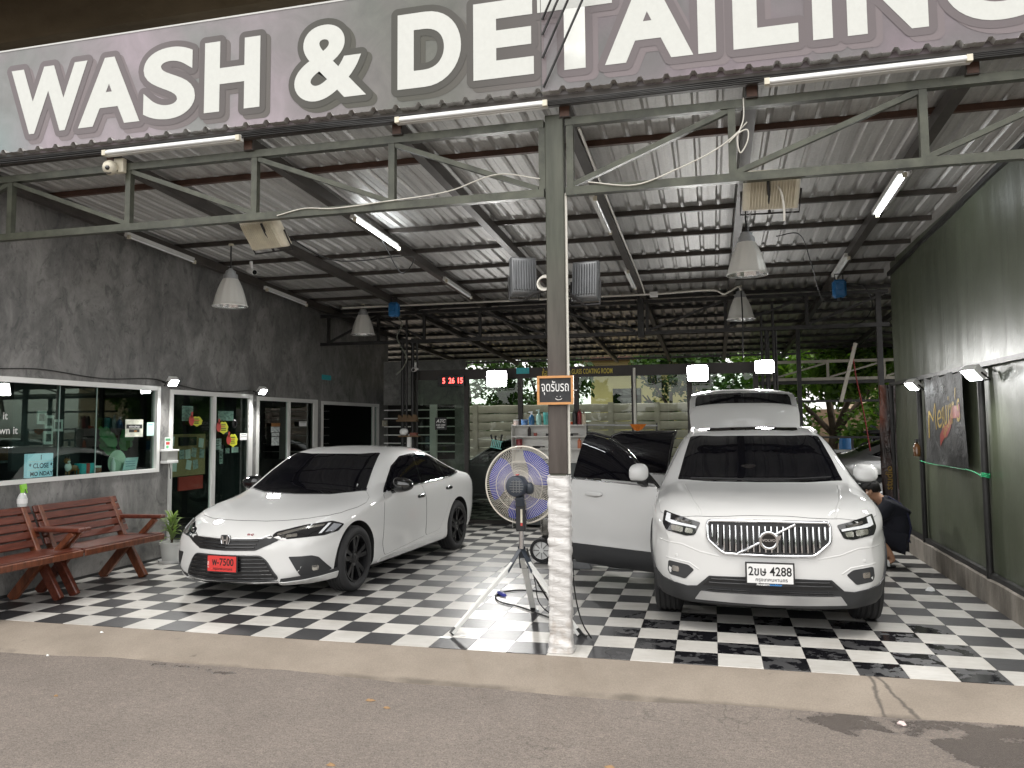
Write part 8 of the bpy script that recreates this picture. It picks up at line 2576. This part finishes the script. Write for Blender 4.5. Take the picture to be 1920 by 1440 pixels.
# =================================================================== PEOPLE
m_skin = mat("skin", (.42, .23, .14), .55)
m_hair = mat("black_hair", (.008, .007, .007), .55)
m_navy = mat("navy_cloth", (.006, .007, .014), .85, bump=.3, bscale=18)
m_navy2 = mat("navy_trim", (.016, .018, .05), .8)
def skin_mesh(name, verts, edges, radii, m, parent, root=0, sub=3):
    me = bpy.data.meshes.new(name)
    me.from_pydata([tuple(v) for v in verts], edges, [])
    o = bpy.data.objects.new(name, me); COL.objects.link(o)
    o.modifiers.new("s", 'SKIN')
    sd_ = o.modifiers.new("u", 'SUBSURF'); sd_.levels = sub; sd_.render_levels = sub
    for k, r_ in enumerate(radii):
        rr = r_ if isinstance(r_, tuple) else (r_, r_)
        me.skin_vertices[0].data[k].radius = rr
        me.skin_vertices[0].data[k].use_root = (k == root)
    dg = bpy.context.evaluated_depsgraph_get()
    res = bpy.data.meshes.new_from_object(o.evaluated_get(dg))
    bpy.data.objects.remove(o)
    for p in res.polygons: p.use_smooth = True
    res.materials.clear(); res.materials.append(m)
    return link_mesh(name, res, parent)
person = thing("person", "person in dark navy clothes and striped sandals crouching beside the suv", "person", (0, 0, 0))
yc = 4.30
V = {'pel': (2.03, yc, .345), 'sp1': (2.065, yc, .46), 'sp2': (2.04, yc, .59), 'ch': (1.96, yc, .70), 'nk': (1.86, yc, .765), 'hd0': (1.80, yc, .81), 'hd1': (1.745, yc, .865)}
for s_, sg in (('l', -1), ('r', 1)):
    V['sh' + s_] = (1.93, yc + sg * .165, .69); V['el' + s_] = (1.74, yc + sg * .20, .50); V['wr' + s_] = (1.52, yc + sg * .13, .55)
    V['hp' + s_] = (2.01, yc + sg * .10, .29); V['kn' + s_] = (1.68, yc + sg * .15, .47); V['cf' + s_] = (1.84, yc + sg * .135, .27); V['an' + s_] = (1.965, yc + sg * .12, .085)
    V['ba' + s_] = (1.85, yc + sg * .125, .035); V['to' + s_] = (1.76, yc + sg * .13, .028)
    V['pm' + s_] = (1.455, yc + sg * .12, .555)
    for f_ in range(4):
        V['f%d%s' % (f_, s_)] = (1.40, yc + sg * (.09 + .02 * f_), .555 - .004 * f_); V['g%d%s' % (f_, s_)] = (1.372 + .004 * abs(f_ - 1.5), yc + sg * (.088 + .02 * f_), .535)
    V['t0' + s_] = (1.46, yc + sg * .085, .56); V['t1' + s_] = (1.425, yc + sg * .062, .55)
keys = list(V); idx = {k: i for i, k in enumerate(keys)}
rad = {'pel': .105, 'sp1': (.13, .105), 'sp2': (.135, .105), 'ch': (.15, .105), 'nk': .055, 'hd0': (.078, .075), 'hd1': (.082, .088)}
E_ = [('pel', 'sp1'), ('sp1', 'sp2'), ('sp2', 'ch'), ('ch', 'nk'), ('nk', 'hd0'), ('hd0', 'hd1')]
for s_ in 'lr':
    rad.update({'sh' + s_: .062, 'el' + s_: .042, 'wr' + s_: .028, 'hp' + s_: .10, 'kn' + s_: .062, 'cf' + s_: .058, 'an' + s_: .038, 'ba' + s_: (.042, .026), 'to' + s_: (.036, .018), 'pm' + s_: (.036, .016), 't0' + s_: .012, 't1' + s_: .009})
    for f_ in range(4): rad['f%d%s' % (f_, s_)] = .009; rad['g%d%s' % (f_, s_)] = .008
    E_ += [('ch', 'sh' + s_), ('sh' + s_, 'el' + s_), ('el' + s_, 'wr' + s_), ('wr' + s_, 'pm' + s_), ('pel', 'hp' + s_), ('hp' + s_, 'kn' + s_), ('kn' + s_, 'cf' + s_), ('cf' + s_, 'an' + s_), ('an' + s_, 'ba' + s_), ('ba' + s_, 'to' + s_), ('pm' + s_, 't0' + s_), ('t0' + s_, 't1' + s_)]
    for f_ in range(4): E_ += [('pm' + s_, 'f%d%s' % (f_, s_)), ('f%d%s' % (f_, s_), 'g%d%s' % (f_, s_))]
skin_mesh("body", [V[k] for k in keys], [(idx[a], idx[b_]) for a, b_ in E_], [rad[k] for k in keys], m_skin, person)
def sub_skin(name, names, edges, grow, m):
    ix = {k: i for i, k in enumerate(names)}
    skin_mesh(name, [V[k] for k in names], [(ix[a], ix[b_]) for a, b_ in edges], [tuple(q + grow for q in (rad[k] if isinstance(rad[k], tuple) else (rad[k], rad[k]))) for k in names], m, person)
V['el2l'] = tuple(Vector(V['shl']).lerp(Vector(V['ell']), .75)); V['el2r'] = tuple(Vector(V['shr']).lerp(Vector(V['elr']), .75)); rad['el2l'] = rad['el2r'] = .055
V['nk2'] = tuple(Vector(V['ch']).lerp(Vector(V['nk']), .6)); rad['nk2'] = .085
sub_skin("shirt", ['sp1', 'pel', 'sp2', 'ch', 'nk2', 'shl', 'el2l', 'shr', 'el2r'], [('pel', 'sp1'), ('sp1', 'sp2'), ('sp2', 'ch'), ('ch', 'nk2'), ('ch', 'shl'), ('shl', 'el2l'), ('ch', 'shr'), ('shr', 'el2r')], .028, m_navy)
V['kn2l'] = tuple(Vector(V['knl']).lerp(Vector(V['cfl']), .35)); V['kn2r'] = tuple(Vector(V['knr']).lerp(Vector(V['cfr']), .35)); rad['kn2l'] = rad['kn2r'] = .065
sub_skin("shorts", ['pel', 'hpl', 'knl', 'kn2l', 'hpr', 'knr', 'kn2r'], [('pel', 'hpl'), ('hpl', 'knl'), ('knl', 'kn2l'), ('pel', 'hpr'), ('hpr', 'knr'), ('knr', 'kn2r')], .022, m_navy)
MB().tube([(1.93, yc - .12, .83 - .03), (2.06, yc - .13, .72), (2.13, yc - .15, .60), (2.155, yc - .15, .45), (2.12, yc - .15, .30)], .012, 6).build("apron_strap", m_navy2, person, smooth=60)
blob("apron", m_navy, person, (1.985, yc, .40), (.165, .175, .19), 2.2)
blob("shirt_tail", m_navy, person, (2.035, yc, .45), (.15, .185, .23), 2.1)
# head details: hair cap, ears, face turned to the car
hd = Vector(V['hd1'])
blob("hair", m_hair, person, hd + Vector((.022, 0, .030)), (.112, .096, .098), 2.1, nu=24, nv=16, deform=lambda p: Vector((p.x, p.y, max(p.z, -.045 - .5 * p.x))) * (1 + .03 * math.sin(p.x * 90) * math.sin(p.y * 80)))
for sg in (-1, 1):
    blob("ear", m_skin, person, hd + Vector((.012, sg * .092, -.022)), (.020, .010, .030), 2)
    blob("eye", m_hair, person, hd + Vector((-.087, sg * .032, -.012)), (.008, .014, .008), 2)
blob("nose", m_skin, person, hd + Vector((-.098, 0, -.030)), (.020, .014, .022), 2)
blob("mouth", mat("lips", (.30, .11, .09), .5), person, hd + Vector((-.088, 0, -.066)), (.010, .024, .007), 2)
for sg, s_ in ((-1, 'l'), (1, 'r')):
    ax = V['an' + s_]
    blob("sandal_sole", m_black, person, (1.855, yc + sg * .125, .013), (.135, .052, .013), 3)
    for k in range(5):
        x = 1.79 + .028 * k
        MB().tube([(x, yc + sg * .125 + .052 * math.cos(a), .016 + .058 * math.sin(a)) for a in [math.pi * i / 8 for i in range(9)]], .0145, 6).build("sandal_strap", m_black if k % 2 else m_paper, person, smooth=60)
# standing figure far away beyond the railing
p2 = thing("person", "distant person in a grey shirt beyond the railing at far right", "person", (4.35, 17.2, .15))
names = {'pel': (0, 0, .95), 'ch': (0, 0, 1.30), 'nk': (0, 0, 1.48), 'hd': (0, 0, 1.62), 'sl': (-.2, 0, 1.40), 'el': (-.26, -.05, 1.12), 'wl': (-.2, -.2, .95), 'sr': (.2, 0, 1.40), 'er': (.26, -.05, 1.12), 'wr': (.2, -.2, .95), 'hl': (-.1, 0, .9), 'kl': (-.11, 0, .48), 'al': (-.11, .02, .08), 'tl': (-.12, -.14, .03), 'hr': (.1, 0, .9), 'kr': (.11, 0, .48), 'ar': (.11, .02, .08), 'tr': (.12, -.14, .03)}
kk = list(names); ii = {k: i for i, k in enumerate(kk)}
ee = [('pel', 'ch'), ('ch', 'nk'), ('nk', 'hd'), ('ch', 'sl'), ('sl', 'el'), ('el', 'wl'), ('ch', 'sr'), ('sr', 'er'), ('er', 'wr'), ('pel', 'hl'), ('hl', 'kl'), ('kl', 'al'), ('al', 'tl'), ('pel', 'hr'), ('hr', 'kr'), ('kr', 'ar'), ('ar', 'tr')]
rr = {'pel': .13, 'ch': .15, 'nk': .055, 'hd': .09, 'sl': .06, 'el': .04, 'wl': .03, 'sr': .06, 'er': .04, 'wr': .03, 'hl': .09, 'kl': .06, 'al': .04, 'tl': .03, 'hr': .09, 'kr': .06, 'ar': .04, 'tr': .03}
skin_mesh("body", [names[k] for k in kk], [(ii[a], ii[b_]) for a, b_ in ee], [rr[k] for k in kk], m_skin, p2)
sk = ['pel', 'ch', 'sl', 'el', 'sr', 'er']; jj = {k: i for i, k in enumerate(sk)}
skin_mesh("shirt", [names[k] for k in sk], [(0, 1), (1, 2), (2, 3), (1, 4), (4, 5)], [rr[k] + .02 for k in sk], mat("grey_shirt", (.10, .11, .14), .8), p2)
sk = ['pel', 'hl', 'kl', 'al', 'hr', 'kr', 'ar']
skin_mesh("trousers", [names[k] for k in sk], [(0, 1), (1, 2), (2, 3), (0, 4), (4, 5), (5, 6)], [rr[k] + .02 for k in sk], m_navy, p2)
blob("hair", m_hair, p2, (0, .015, 1.66), (.095, .10, .085), 2)
